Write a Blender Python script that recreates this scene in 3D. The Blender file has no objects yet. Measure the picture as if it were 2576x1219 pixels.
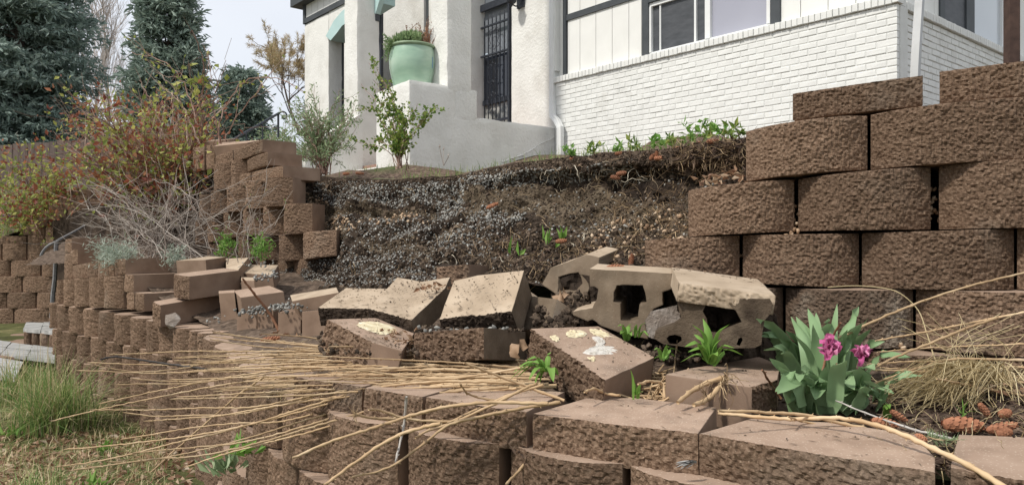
import bpy, bmesh, math, random
import numpy as np
from mathutils import Vector
random.seed(7)
RNG = np.random.default_rng(11)
SC = bpy.context.scene
COL = SC.collection
# ------------------------------------------------------------------ camera, light, exposure
F, CX, CY, H = 1900.0, 1288.0, 609.5, 1.35      # focal length and centre in reference pixels, eye height
cam_d = bpy.data.cameras.new('camera'); cam = bpy.data.objects.new('camera', cam_d); COL.objects.link(cam)
cam.location = (0, 0, H); cam.rotation_euler = (math.radians(90), 0, 0)
cam_d.sensor_width = 36; cam_d.lens = F / 2576 * 36; cam_d.clip_start = .05; cam_d.clip_end = 1500
SC.camera = cam
SUN_DIR = Vector((-.60, -.42, .92)).normalized()    # towards the sun
sun_el = math.asin(SUN_DIR.z); sun_az = math.atan2(SUN_DIR.x, SUN_DIR.y)
W = bpy.data.worlds.new('World'); SC.world = W; W.use_nodes = True
nt = W.node_tree; nt.nodes.clear()
wo = nt.nodes.new('ShaderNodeOutputWorld'); bg = nt.nodes.new('ShaderNodeBackground')
sky = nt.nodes.new('ShaderNodeTexSky'); sky.sky_type = 'NISHITA'; sky.sun_disc = False
sky.sun_elevation = sun_el; sky.sun_rotation = sun_az; sky.air_density = 1.0; sky.dust_density = 3.0; sky.ozone_density = 1.0
tc = nt.nodes.new('ShaderNodeTexCoord')
cn = nt.nodes.new('ShaderNodeTexNoise'); cn.inputs['Scale'].default_value = 2.2; cn.inputs['Detail'].default_value = 5
cr = nt.nodes.new('ShaderNodeMapRange'); cr.inputs[1].default_value = .3; cr.inputs[2].default_value = .65
cr.inputs[3].default_value = .72; cr.inputs[4].default_value = .95
mx = nt.nodes.new('ShaderNodeMix'); mx.data_type = 'RGBA'
mx.inputs[7].default_value = (8.9, 9.3, 10.0, 1)          # thin high cloud veil
nt.links.new(tc.outputs['Generated'], cn.inputs['Vector']); nt.links.new(cn.outputs['Fac'], cr.inputs[0])
nt.links.new(cr.outputs[0], mx.inputs[0]); nt.links.new(sky.outputs[0], mx.inputs[6])
nt.links.new(mx.outputs[2], bg.inputs['Color']); bg.inputs['Strength'].default_value = .095
nt.links.new(bg.outputs[0], wo.inputs['Surface'])
sd = bpy.data.lights.new('sun', 'SUN'); sd.energy = 3.2; sd.angle = math.radians(4); sd.color = (1, .95, .87)
so = bpy.data.objects.new('sun', sd); COL.objects.link(so); so.location = (-20, -15, 30)
so.rotation_euler = (-SUN_DIR).to_track_quat('-Z', 'Y').to_euler()
SC.view_settings.view_transform = 'Standard'; SC.view_settings.look = 'None'
SC.view_settings.exposure = 0.14; SC.view_settings.gamma = 1; SC.view_settings.use_curve_mapping = False
SC.cycles.max_bounces = 6; SC.cycles.diffuse_bounces = 3; SC.cycles.transparent_max_bounces = 4

# ------------------------------------------------------------------ helpers
def P(px, py, Y):
    return np.array([(px - CX) / F * Y, Y, (CY - py) / F * Y + H])
def zof(py, Y): return (CY - py) / F * Y + H

def _hash(i, j, k, s):
    n = (i * 374761393 + j * 668265263 + k * 2147483647 + s * 974634541) & 0xffffffff
    n = ((n ^ (n >> 13)) * 1274126177) & 0xffffffff
    n = ((n ^ (n >> 16)) * 2246822519) & 0xffffffff
    return ((n ^ (n >> 15)) & 0xffff) / 65535.0
def vnoise(p, s=0):
    f = np.floor(p); t = p - f; i = f.astype(np.int64); t = t * t * (3 - 2 * t)
    r = 0
    for a in (0, 1):
        wa = t[:, 0] if a else 1 - t[:, 0]
        for b in (0, 1):
            wb = t[:, 1] if b else 1 - t[:, 1]
            for c in (0, 1):
                wc = t[:, 2] if c else 1 - t[:, 2]
                r = r + wa * wb * wc * _hash(i[:, 0] + a, i[:, 1] + b, i[:, 2] + c, s)
    return r * 2 - 1
def fbm(p, o=3, s=0):
    r = 0; a = 1.0
    for k in range(o):
        r = r + a * vnoise(p * (2.03 ** k) + 17.3 * k, s + k); a *= .5
    return r

class MB:
    """collects polygons into one mesh"""
    def __init__(s): s.v = []; s.f = []; s.m = []; s.n = 0
    def add(s, V, Fs, mi=0):
        V = np.asarray(V, dtype=np.float64).reshape(-1, 3)
        s.v.append(V)
        if isinstance(Fs, np.ndarray):
            s.f.append(Fs + s.n); s.m.append(np.full(len(Fs), mi))
        else:
            for f in Fs:
                s.f.append(np.array([f]) + s.n); s.m.append(np.array([mi]))
        s.n += len(V); return s
    def box(s, lo, hi, mi=0, M=None):
        x0, y0, z0 = lo; x1, y1, z1 = hi
        V = np.array([(x0,y0,z0),(x1,y0,z0),(x1,y1,z0),(x0,y1,z0),(x0,y0,z1),(x1,y0,z1),(x1,y1,z1),(x0,y1,z1)], float)
        if M is not None: V = M(V)
        return s.add(V, np.array([(0,3,2,1),(4,5,6,7),(0,1,5,4),(1,2,6,5),(2,3,7,6),(3,0,4,7)]), mi)
    def tube(s, pts, rad, sides=6, mi=0, cap=True):
        pts = np.asarray(pts, float); n = len(pts)
        rad = np.broadcast_to(np.asarray(rad, float), (n,))
        T = np.gradient(pts, axis=0); T /= np.linalg.norm(T, axis=1)[:, None] + 1e-9
        up = np.array([0, 0, 1.0]) if abs(T[0][2]) < .9 else np.array([1.0, 0, 0])
        A = np.cross(T, up); A /= np.linalg.norm(A, axis=1)[:, None] + 1e-9
        B = np.cross(T, A)
        an = np.arange(sides) * 2 * math.pi / sides
        R = pts[:, None] + rad[:, None, None] * (np.cos(an)[None, :, None] * A[:, None] + np.sin(an)[None, :, None] * B[:, None])
        i = np.arange(n - 1)[:, None] * sides; j = np.arange(sides)[None]; k = (j + 1) % sides
        Q = np.stack([i + j, i + k, i + k + sides, i + j + sides], -1).reshape(-1, 4)
        s.add(R, Q, mi)
        if cap and sides > 2:
            s.f.append(np.array([list(range(sides))[::1]]) + s.n - n * sides); s.m.append(np.array([mi]))
            s.f.append(np.array([list(range(sides))[::-1]]) + s.n - sides); s.m.append(np.array([mi]))
        return s
    def lathe(s, prof, c, sides=24, mi=0):
        c = np.asarray(c, float); an = np.arange(sides) * 2 * math.pi / sides
        V = np.array([[(r * math.cos(a), r * math.sin(a), z) for a in an] for r, z in prof]) + c
        n = len(prof); i = np.arange(n - 1)[:, None] * sides; j = np.arange(sides)[None]; k = (j + 1) % sides
        return s.add(V, np.stack([i + j, i + k, i + k + sides, i + j + sides], -1).reshape(-1, 4), mi)
    def leaves(s, pos, dr, ln, wd, mi=0, curl=.25, side=None):
        """one four-cornered folded leaf per position"""
        pos = np.asarray(pos, float); n = len(pos); dr = np.asarray(dr, float)
        dr = dr / (np.linalg.norm(dr, axis=1)[:, None] + 1e-9)
        rv = RNG.normal(size=(n, 3)) if side is None else side
        sd_ = np.cross(dr, rv); sd_ /= np.linalg.norm(sd_, axis=1)[:, None] + 1e-9
        nn = np.cross(sd_, dr)
        ln = np.broadcast_to(ln, (n,))[:, None]; wd = np.broadcast_to(wd, (n,))[:, None]
        V = np.stack([pos, pos + dr * ln * .45 + sd_ * wd * .5 + nn * ln * curl * .3, pos + dr * ln - nn * ln * curl * .3,
                      pos + dr * ln * .45 - sd_ * wd * .5 + nn * ln * curl * .3], 1)
        b = np.arange(n)[:, None] * 4
        s.add(V, np.concatenate([b + np.array([[0, 1, 2]]), b + np.array([[0, 2, 3]])]), mi); return s
    def mesh(s, name, mats, smooth=False, org=(0, 0, 0)):
        me = bpy.data.meshes.new(name)
        V = np.concatenate(s.v) - np.asarray(org, float)
        lens = np.concatenate([np.full(len(f), f.shape[1]) for f in s.f])
        idx = np.concatenate([f.ravel() for f in s.f]).astype(np.int32)
        me.vertices.add(len(V)); me.vertices.foreach_set('co', V.ravel().astype(np.float32))
        me.loops.add(len(idx)); me.loops.foreach_set('vertex_index', idx)
        me.polygons.add(len(lens))
        st = np.concatenate([[0], np.cumsum(lens)[:-1]]).astype(np.int32)
        me.polygons.foreach_set('loop_start', st); me.polygons.foreach_set('loop_total', lens.astype(np.int32))
        me.polygons.foreach_set('material_index', np.concatenate(s.m).astype(np.int32))
        me.polygons.foreach_set('use_smooth', np.full(len(lens), bool(smooth)))
        me.update(calc_edges=True)
        if smooth == 'auto': me.set_sharp_from_angle(angle=math.radians(40))
        for m in (mats if isinstance(mats, (list, tuple)) else [mats]): me.materials.append(m)
        return me
    def build(s, name, mats, parent=None, smooth=False, loc=None):
        wl = np.array(parent.location) if parent is not None else np.zeros(3)
        if parent is not None and parent.parent is not None: wl = wl + np.array(parent.parent.location)
        org = np.array(loc, float) if loc is not None else (wl if parent is not None else s.base())
        me = s.mesh(name, mats, smooth, org)
        o = bpy.data.objects.new(name, me); COL.objects.link(o)
        o.location = org - wl
        if parent is not None: o.parent = parent
        return o
    def base(s):
        V = np.concatenate(s.v); lo = V.min(0); hi = V.max(0)
        return np.array([(lo[0] + hi[0]) / 2, (lo[1] + hi[1]) / 2, lo[2]])

def tag(o, label=None, cat=None, group=None, kind=None):
    if label: o['label'] = label
    if cat: o['category'] = cat
    if group: o['group'] = group
    if kind: o['kind'] = kind
    return o
def thing(name, loc, label, cat, group=None):
    o = bpy.data.objects.new(name, None); COL.objects.link(o); o.location = tuple(float(c) for c in loc)
    o.empty_display_size = .1
    return tag(o, label, cat, group)
def copy_thing(r, loc, rz=0, label=None, scale=1):
    c = r.copy(); COL.objects.link(c); c.location = tuple(float(v) for v in loc); c.rotation_euler = (r.rotation_euler[0], r.rotation_euler[1], rz)
    c.scale = (scale,) * 3
    if label: c['label'] = label
    for ch in list(r.children):
        d = ch.copy(); COL.objects.link(d); d.parent = c
    return c
def norm(v): v = np.asarray(v, float); return v / (np.linalg.norm(v) + 1e-12)
def spline(pts, n):
    """smooth interpolation through the points"""
    pts = np.asarray(pts, float); m = len(pts)
    if m < 3:
        t = np.linspace(0, 1, n)[:, None]; return pts[0] * (1 - t) + pts[-1] * t
    d = np.concatenate([[0], np.cumsum(np.linalg.norm(np.diff(pts, axis=0), axis=1))]); t = np.linspace(0, d[-1], n)
    M = np.gradient(pts, d, axis=0)
    k = np.clip(np.searchsorted(d, t, side='right') - 1, 0, m - 2); h = (d[k + 1] - d[k]); u = ((t - d[k]) / h)[:, None]; h = h[:, None]
    return ((2*u**3-3*u**2+1)*pts[k] + (u**3-2*u**2+u)*h*M[k] + (-2*u**3+3*u**2)*pts[k+1] + (u**3-u**2)*h*M[k+1])
# ------------------------------------------------------------------ materials
def mat(name, stops, scale=6., detail=4., rough=.9, bump=0., bscale=60., bdist=.004, spec=.3, bevel=0., coord='Object',
        speck=None, rand=0., island=0., distort=0., metal=0., coat=0., stretch=None, patch=None):
    m = bpy.data.materials.new(name); m.use_nodes = True; t = m.node_tree; N = t.nodes; L = t.links
    b = N['Principled BSDF']; b.inputs['Roughness'].default_value = rough
    b.inputs['Specular IOR Level'].default_value = spec; b.inputs['Metallic'].default_value = metal
    b.inputs['Coat Weight'].default_value = coat
    tc = N.new('ShaderNodeTexCoord'); vec = tc.outputs[coord]
    if stretch:
        mp = N.new('ShaderNodeMapping'); mp.inputs['Scale'].default_value = stretch; L.new(vec, mp.inputs[0]); vec = mp.outputs[0]
    no = N.new('ShaderNodeTexNoise'); no.inputs['Scale'].default_value = scale; no.inputs['Detail'].default_value = detail
    no.inputs['Distortion'].default_value = distort
    L.new(vec, no.inputs['Vector'])
    fac = no.outputs['Fac']
    if island:
        g = N.new('ShaderNodeNewGeometry'); ma = N.new('ShaderNodeMath'); ma.operation = 'MULTIPLY_ADD'
        L.new(g.outputs['Random Per Island'], ma.inputs[0]); ma.inputs[1].default_value = island
        m2 = N.new('ShaderNodeMath'); m2.operation = 'MULTIPLY_ADD'; L.new(fac, m2.inputs[0]); m2.inputs[1].default_value = 1 - island; m2.inputs[2].default_value = 0
        L.new(m2.outputs[0], ma.inputs[2]); fac = ma.outputs[0]
    rp = N.new('ShaderNodeValToRGB'); e = rp.color_ramp.elements
    while len(e) < len(stops): e.new(.5)
    for k, (p, c) in enumerate(stops): e[k].position = p; e[k].color = (*c, 1)
    L.new(fac, rp.inputs[0]); colr = rp.outputs[0]
    if patch:                                   # (colour, scale, threshold lo, hi)
        pn = N.new('ShaderNodeTexNoise'); pn.inputs['Scale'].default_value = patch[1]; pn.inputs['Detail'].default_value = 6
        L.new(tc.outputs['Object'], pn.inputs['Vector'])
        pr = N.new('ShaderNodeMapRange'); pr.inputs[1].default_value = patch[2]; pr.inputs[2].default_value = patch[3]; L.new(pn.outputs['Fac'], pr.inputs[0])
        px_ = N.new('ShaderNodeMix'); px_.data_type = 'RGBA'; px_.inputs[7].default_value = (*patch[0], 1)
        L.new(pr.outputs[0], px_.inputs[0]); L.new(colr, px_.inputs[6]); colr = px_.outputs[2]
    if speck:                                   # (colour, scale, size, amount)
        vo = N.new('ShaderNodeTexVoronoi'); vo.inputs['Scale'].default_value = speck[1]; L.new(tc.outputs['Object'], vo.inputs['Vector'])
        mr = N.new('ShaderNodeMapRange'); mr.inputs[1].default_value = speck[2]; mr.inputs[2].default_value = speck[2] * .6
        L.new(vo.outputs['Distance'], mr.inputs[0])
        mm = N.new('ShaderNodeMath'); mm.operation = 'MULTIPLY'; L.new(mr.outputs[0], mm.inputs[0]); mm.inputs[1].default_value = speck[3]
        mx_ = N.new('ShaderNodeMix'); mx_.data_type = 'RGBA'; mx_.inputs[7].default_value = (*speck[0], 1)
        L.new(mm.outputs[0], mx_.inputs[0]); L.new(colr, mx_.inputs[6]); colr = mx_.outputs[2]
    if rand:
        oi = N.new('ShaderNodeObjectInfo'); hs = N.new('ShaderNodeHueSaturation')
        r1 = N.new('ShaderNodeMapRange'); r1.inputs[3].default_value = 1 - rand; r1.inputs[4].default_value = 1 + rand
        L.new(oi.outputs['Random'], r1.inputs[0]); L.new(r1.outputs[0], hs.inputs['Value']); L.new(colr, hs.inputs['Color']); colr = hs.outputs[0]
    L.new(colr, b.inputs['Base Color'])
    nrm = None
    if bevel:
        bv = N.new('ShaderNodeBevel'); bv.samples = 4; bv.inputs['Radius'].default_value = bevel; nrm = bv.outputs[0]
    if bump:
        bn = N.new('ShaderNodeTexNoise'); bn.inputs['Scale'].default_value = bscale; bn.inputs['Detail'].default_value = 5; bn.inputs['Roughness'].default_value = .65
        L.new(vec, bn.inputs['Vector'])
        bu = N.new('ShaderNodeBump'); bu.inputs['Strength'].default_value = bump; bu.inputs['Distance'].default_value = bdist
        L.new(bn.outputs['Fac'], bu.inputs['Height'])
        if nrm: L.new(nrm, bu.inputs['Normal'])
        nrm = bu.outputs[0]
    if nrm: L.new(nrm, b.inputs['Normal'])
    return m
def leafmat(name, stops, trans=.35, rough=.55, scale=3., island=.75, **k):
    m = mat(name, stops, scale=scale, rough=rough, island=island, **k); t = m.node_tree; N = t.nodes; L = t.links
    b = N['Principled BSDF']; src = b.inputs['Base Color'].links[0].from_socket
    tr = N.new('ShaderNodeBsdfTranslucent'); L.new(src, tr.inputs['Color'])
    ms = N.new('ShaderNodeMixShader'); ms.inputs[0].default_value = trans
    L.new(b.outputs[0], ms.inputs[1]); L.new(tr.outputs[0], ms.inputs[2]); L.new(ms.outputs[0], N['Material Output'].inputs['Surface'])
    return m
M = {}
M['rough'] = mat('split_face_concrete', [(.3, (.098,.062,.041)), (.5, (.172,.113,.076)), (.7, (.255,.177,.124))], scale=110, detail=5, rough=.95,
                 bump=.8, bscale=170, bdist=.007, spec=.12, speck=((.36,.265,.19), 85, .22, .6), rand=.21, stretch=(1,1,1.15), patch=((.21,.158,.118), 4, .56, .74))  # micro-shadow of the split face is partly put into this darker colour
M['rough_chalk'] = mat('split_face_efflorescence', [(.3, (.085,.057,.040)), (.50, (.16,.112,.08)), (.60, (.28,.23,.18)), (.76, (.38,.325,.265))], scale=4.5, detail=7,
                 rough=.95, bump=1, bscale=150, bdist=.010, spec=.12, rand=.05)
M['smooth'] = mat('moulded_concrete', [(.25, (.175,.118,.083)), (.5, (.232,.160,.115)), (.75, (.285,.203,.148))], scale=9, detail=7, rough=.92, bump=.25, bscale=220, bdist=.002,
                  spec=.15, bevel=.006, speck=((.36,.29,.24), 170, .16, .55), rand=.1)
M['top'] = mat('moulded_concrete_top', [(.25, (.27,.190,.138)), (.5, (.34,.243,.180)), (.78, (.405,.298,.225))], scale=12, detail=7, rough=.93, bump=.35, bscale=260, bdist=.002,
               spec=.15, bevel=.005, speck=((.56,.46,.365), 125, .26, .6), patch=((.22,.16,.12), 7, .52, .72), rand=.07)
M['dusty'] = mat('dusty_concrete', [(.25, (.29,.225,.160)), (.5, (.395,.312,.228)), (.75, (.48,.392,.295))], scale=8, detail=8, rough=.95, bump=.4, bscale=130, bdist=.003,
                 spec=.1, bevel=.006, speck=((.12,.09,.065), 48, .14, .5), rand=.06, patch=((.20,.152,.11), 6, .60, .80))
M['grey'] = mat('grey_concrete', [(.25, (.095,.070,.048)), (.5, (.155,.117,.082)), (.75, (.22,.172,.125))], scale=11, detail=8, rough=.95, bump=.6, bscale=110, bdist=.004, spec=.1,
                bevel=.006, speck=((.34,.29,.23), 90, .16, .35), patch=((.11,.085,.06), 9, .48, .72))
M['dirty_shade'] = mat('soil_and_shade_concrete', [(.25, (.05,.037,.026)), (.48, (.10,.075,.053)), (.7, (.165,.128,.092)), (.85, (.23,.185,.14))], scale=10, detail=9, rough=.97, bump=1, bscale=90, bdist=.008, spec=.08, patch=((.045,.033,.024), 8, .5, .66))  # soil stains plus the block body's shade, both put into the colour
M['broken'] = mat('broken_concrete', [(.25, (.2,.16,.13)), (.5, (.33,.28,.24)), (.75, (.5,.46,.42))], scale=16, detail=8, rough=.95, bump=1, bscale=90, bdist=.008, spec=.1)
M['adhesive'] = mat('yellowed_adhesive', [(.3, (.5,.42,.25)), (.6, (.66,.58,.40)), (.8, (.78,.75,.68))], scale=30, detail=6, rough=.8, bump=.7, bscale=120, bdist=.004)
M['soil'] = mat('dark_soil', [(.28, (.020,.015,.012)), (.5, (.050,.037,.028)), (.66, (.085,.063,.046)), (.82, (.14,.105,.075))], scale=5, detail=9, rough=.97, bump=1, bscale=70, bdist=.012,
                spec=.08, distort=.4)
M['tansoil'] = mat('tan_subsoil', [(.25, (.060,.045,.031)), (.5, (.115,.089,.062)), (.75, (.18,.142,.10))], scale=9, detail=9, rough=.97, bump=1, bscale=80, bdist=.010, spec=.08, distort=.3)
M['tanclod'] = mat('tan_crumb', [(.15, (.05,.037,.026)), (.5, (.11,.084,.058)), (.85, (.20,.155,.108))], scale=4, rough=.97, island=.7, spec=.08)
M['terrace'] = mat('terrace_soil', [(.25, (.05,.037,.028)), (.5, (.12,.088,.066)), (.7, (.20,.15,.115)), (.88, (.30,.24,.19))], scale=26, detail=9, rough=.95, bump=1, bscale=60, bdist=.012, spec=.1)
M['clod'] = mat('soil_crumb', [(.12, (.026,.020,.015)), (.5, (.070,.052,.039)), (.88, (.165,.124,.09))], scale=4, rough=.97, island=.7, spec=.08, bump=.7, bscale=160, bdist=.004)
M['mulch'] = mat('bark_mulch_ground', [(.25, (.045,.033,.025)), (.5, (.12,.085,.065)), (.68, (.22,.165,.125)), (.85, (.33,.26,.2))], scale=26, detail=9, rough=.95, bump=1, bscale=60, bdist=.012, spec=.1,
                 patch=((.07,.10,.035), 1.3, .55, .7))
M['lawn'] = mat('dry_lawn', [(.25, (.05,.05,.022)), (.5, (.11,.115,.045)), (.7, (.22,.19,.095)), (.85, (.3,.26,.15))], scale=5, detail=9, rough=.95, bump=.8, bscale=40, bdist=.02, spec=.1)
M['pebble'] = mat('river_gravel', [(.05, (.125,.122,.112)), (.4, (.20,.197,.182)), (.72, (.29,.285,.262)), (.96, (.42,.41,.375))], scale=3, rough=.8, island=.92, spec=.25, bump=.3, bscale=200, bdist=.002)
M['tanpebble'] = mat('tan_gravel', [(.05, (.16,.10,.06)), (.4, (.36,.24,.15)), (.9, (.58,.45,.32))], scale=3, rough=.8, island=.92, spec=.2)
M['root'] = mat('pale_root', [(.2, (.22,.165,.105)), (.5, (.42,.35,.25)), (.9, (.66,.6,.48))], scale=3, rough=.8, island=.85)
M['straw'] = mat('dry_straw', [(.1, (.10,.065,.04)), (.45, (.24,.16,.09)), (.9, (.46,.34,.2))], scale=3, rough=.85, island=.85)
M['dustbit'] = mat('dry_soil_bit', [(.1, (.09,.066,.048)), (.5, (.16,.12,.085)), (.9, (.28,.215,.155))], scale=3, rough=.95, island=.85)
M['chip'] = mat('bark_chip', [(.1, (.030,.020,.016)), (.5, (.085,.055,.04)), (.9, (.21,.145,.10))], scale=3, rough=.9, island=.85)
M['white'] = mat('white_painted_brick', [(.3, (.66,.665,.64)), (.5, (.73,.735,.71)), (.8, (.78,.785,.76))], scale=7, detail=6, rough=.75, bump=.5, bscale=55, bdist=.004, spec=.25, rand=.03, bevel=.004, patch=((.56,.55,.51), 3, .56, .8))
M['mortar'] = mat('painted_mortar', [(.3, (.62,.625,.60)), (.7, (.70,.705,.68))], scale=9, rough=.9, bump=.4, bscale=90, bdist=.003)
M['stucco'] = mat('white_stucco', [(.3, (.67,.665,.63)), (.5, (.74,.735,.70)), (.8, (.79,.785,.75))], scale=3, detail=7, rough=.9, bump=.75, bscale=24, bdist=.016, spec=.15, patch=((.58,.56,.515), 1.6, .52, .8))
M['board'] = mat('white_siding', [(.3, (.72,.72,.69)), (.7, (.78,.78,.75))], scale=3, rough=.6, bump=.08, bscale=60, spec=.3)
M['trim'] = mat('charcoal_trim', [(.3, (.055,.062,.068)), (.7, (.075,.083,.09))], scale=5, rough=.6, bump=.1, bscale=80)
M['frame'] = mat('white_window_frame', [(.3, (.72,.73,.72)), (.7, (.78,.79,.78))], scale=5, rough=.4, spec=.45)
M['iron'] = mat('black_iron', [(.3, (.016,.019,.027)), (.7, (.030,.035,.046))], scale=20, rough=.42, spec=.5)
M['ironw'] = mat('weathered_iron', [(.3, (.13,.13,.135)), (.7, (.23,.225,.22))], scale=40, rough=.6, spec=.4, bump=.2, bscale=90)
M['pipe'] = mat('chalky_white_pipe', [(.3, (.36,.365,.36)), (.7, (.43,.435,.43))], scale=5, rough=.5)
M['teal'] = mat('pale_teal_paint', [(.3, (.40,.56,.55)), (.7, (.47,.63,.62))], scale=4, rough=.7, bump=.3, bscale=40)
M['pot'] = mat('celadon_glaze', [(.25, (.23,.37,.27)), (.5, (.33,.48,.36)), (.75, (.50,.62,.49))], scale=2.6, detail=5, rough=.28, spec=.5, coat=.3, bump=.06, bscale=30, stretch=(1,1,2.2))
M['potrim'] = mat('celadon_rim', [(.25, (.16,.22,.13)), (.6, (.24,.32,.20)), (.85, (.34,.40,.27))], scale=14, rough=.45, spec=.4)
M['blue'] = mat('blue_mark', [(.3, (.03,.13,.40)), (.7, (.05,.18,.5))], rough=.5)
M['sticker'] = mat('pale_sticker', [(.3, (.5,.6,.72)), (.7, (.6,.7,.8))], rough=.4)
M['post'] = mat('brown_steel', [(.3, (.045,.026,.02)), (.7, (.085,.05,.038))], scale=20, rough=.7)
M['slab'] = mat('pale_flagstone', [(.25, (.21,.205,.195)), (.5, (.33,.325,.31)), (.75, (.45,.445,.425))], scale=6, detail=6, rough=.8, bump=.4, bscale=40, stretch=(1,3,1))
M['tread'] = mat('red_brown_step', [(.3, (.22,.13,.10)), (.7, (.33,.21,.17))], scale=8, rough=.9, bump=.4)
M['fencewood'] = mat('grey_fence_wood', [(.3, (.10,.075,.065)), (.7, (.19,.15,.13))], scale=4, rough=.9, stretch=(8,8,1), rand=.12)
M['bark'] = mat('bark', [(.3, (.07,.055,.045)), (.7, (.16,.13,.11))], scale=14, rough=.95, bump=.8, bscale=30, bdist=.02, stretch=(3,3,1))
M['greybark'] = mat('pale_bark', [(.3, (.36,.315,.285)), (.7, (.54,.49,.45))], scale=10, rough=.95)
M['spruce'] = leafmat('blue_spruce_needles', [(.15, (.15,.205,.18)), (.5, (.255,.33,.285)), (.85, (.40,.47,.415))], trans=.25, scale=.7, island=.55)
M['spruced'] = leafmat('spruce_needles_dark', [(.15, (.14,.19,.158)), (.5, (.235,.305,.255)), (.85, (.37,.44,.375))], trans=.25, scale=.7, island=.55)
M['brownpine'] = leafmat('browned_pine_needles', [(.1, (.38,.27,.15)), (.5, (.54,.42,.26)), (.9, (.42,.40,.22))], trans=.2)
M['twig'] = mat('willow_bark', [(.2, (.28,.175,.09)), (.5, (.47,.33,.19)), (.8, (.60,.47,.31))], scale=9, detail=6, rough=.65, spec=.3, rand=.18, bump=.2, bscale=200, bdist=.001)
M['twigg'] = mat('grey_twig', [(.3, (.30,.27,.24)), (.7, (.52,.49,.45))], scale=30, rough=.85)
M['twigd'] = mat('dark_twig', [(.3, (.035,.03,.028)), (.7, (.09,.08,.075))], scale=30, rough=.8)
M['twigr'] = mat('red_twig', [(.3, (.16,.075,.04)), (.7, (.28,.14,.08))], scale=30, rough=.7)
M['cane'] = mat('rose_cane', [(.2, (.14,.075,.055)), (.5, (.29,.18,.14)), (.8, (.42,.31,.25))], scale=4, rough=.8, island=.6)
M['lav'] = mat('dead_grey_stem', [(.2, (.15,.115,.092)), (.5, (.28,.235,.20)), (.8, (.43,.385,.34))], scale=4, rough=.85, island=.7)
M['rosered'] = leafmat('rose_leaf_rust', [(.1, (.16,.045,.03)), (.5, (.30,.10,.055)), (.9, (.42,.20,.10))], trans=.4)
M['rosegrn'] = leafmat('rose_leaf_green', [(.1, (.15,.20,.05)), (.5, (.31,.35,.085)), (.9, (.52,.50,.15))], trans=.4)
M['tulip'] = leafmat('tulip_leaf', [(.2, (.17,.285,.125)), (.5, (.25,.38,.19)), (.8, (.34,.47,.27))], trans=.25, rough=.5, scale=8, island=.35, bump=.15, bscale=60, bdist=.002, stretch=(1,1,.2))
M['petal'] = leafmat('magenta_petal', [(.2, (.40,.05,.19)), (.5, (.62,.15,.35)), (.8, (.78,.38,.55))], trans=.3, scale=25, island=.3)
M['lily'] = leafmat('fresh_green_leaf', [(.2, (.10,.23,.035)), (.5, (.17,.33,.06)), (.8, (.27,.43,.11))], trans=.35, scale=8)
M['greygreen'] = leafmat('grey_green_leaf', [(.1, (.16,.235,.115)), (.5, (.27,.36,.19)), (.9, (.42,.49,.29))], trans=.3)
M['currant'] = leafmat('currant_leaf', [(.1, (.09,.17,.035)), (.5, (.18,.27,.055)), (.88, (.34,.38,.09)), (1, (.55,.5,.08))], trans=.35)
M['potgreen'] = leafmat('succulent_green', [(.1, (.13,.21,.09)), (.5, (.22,.32,.14)), (.9, (.36,.44,.24))], trans=.3)
M['silver'] = leafmat('silver_foliage', [(.1, (.30,.36,.29)), (.9, (.52,.57,.48))], trans=.25)
M['grass'] = leafmat('grass_blade', [(.1, (.10,.18,.05)), (.5, (.20,.30,.09)), (.85, (.40,.42,.17))], trans=.35)
M['grassdry'] = leafmat('dry_grass_blade', [(.1, (.38,.29,.15)), (.5, (.60,.49,.28)), (.9, (.76,.66,.43))], trans=.3)
M['deadleaf'] = leafmat('dead_leaf', [(.05, (.15,.07,.04)), (.4, (.31,.185,.11)), (.7, (.45,.32,.21)), (.95, (.6,.5,.38))], trans=.25, scale=10)
M['cone'] = mat('spruce_cone', [(.2, (.16,.06,.032)), (.5, (.30,.13,.07)), (.8, (.45,.24,.14))], scale=40, rough=.8, rand=.25)
M['purple'] = leafmat('purple_flower', [(.2, (.16,.04,.18)), (.8, (.36,.15,.38))], trans=.3)
def glass(name, col, rough=.06, spec=.6):
    m = mat(name, [(.3, col), (.7, tuple(c * 1.25 for c in col))], scale=2.5, rough=rough, spec=spec, bump=.03, bscale=6, bdist=.01); return m
M['glassd'] = glass('dark_glass', (.012,.015,.022), spec=.8)
M['glassr'] = glass('painted_reflection_glass', (.16,.175,.195), spec=.8)  # pale base colour paints the bright reflection in the upper door pane
M['glassk'] = mat('painted_stone_reflection_glass', [(.35, (.05,.055,.06)), (.5, (.20,.205,.20)), (.62, (.36,.36,.34))], scale=9, detail=2, rough=.15, spec=.6)  # grey blotches paint a stone reflection at the door foot
M['screen'] = mat('insect_screen', [(.3, (.05,.055,.062)), (.7, (.085,.09,.1))], scale=6, rough=.55, spec=.4, stretch=(1,1,3))
M['glassl'] = mat('painted_lavender_sky_glass', [(.3, (.33,.335,.40)), (.7, (.38,.385,.45))], scale=.8, rough=.12, spec=.6)  # window's sky reflection painted as a pale lavender base colour
M['glassb'] = mat('painted_sky_glass', [(.3, (.50,.54,.58)), (.7, (.58,.62,.66))], scale=.8, rough=.1, spec=.7)  # sky brightness painted into the pane's base colour
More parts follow.
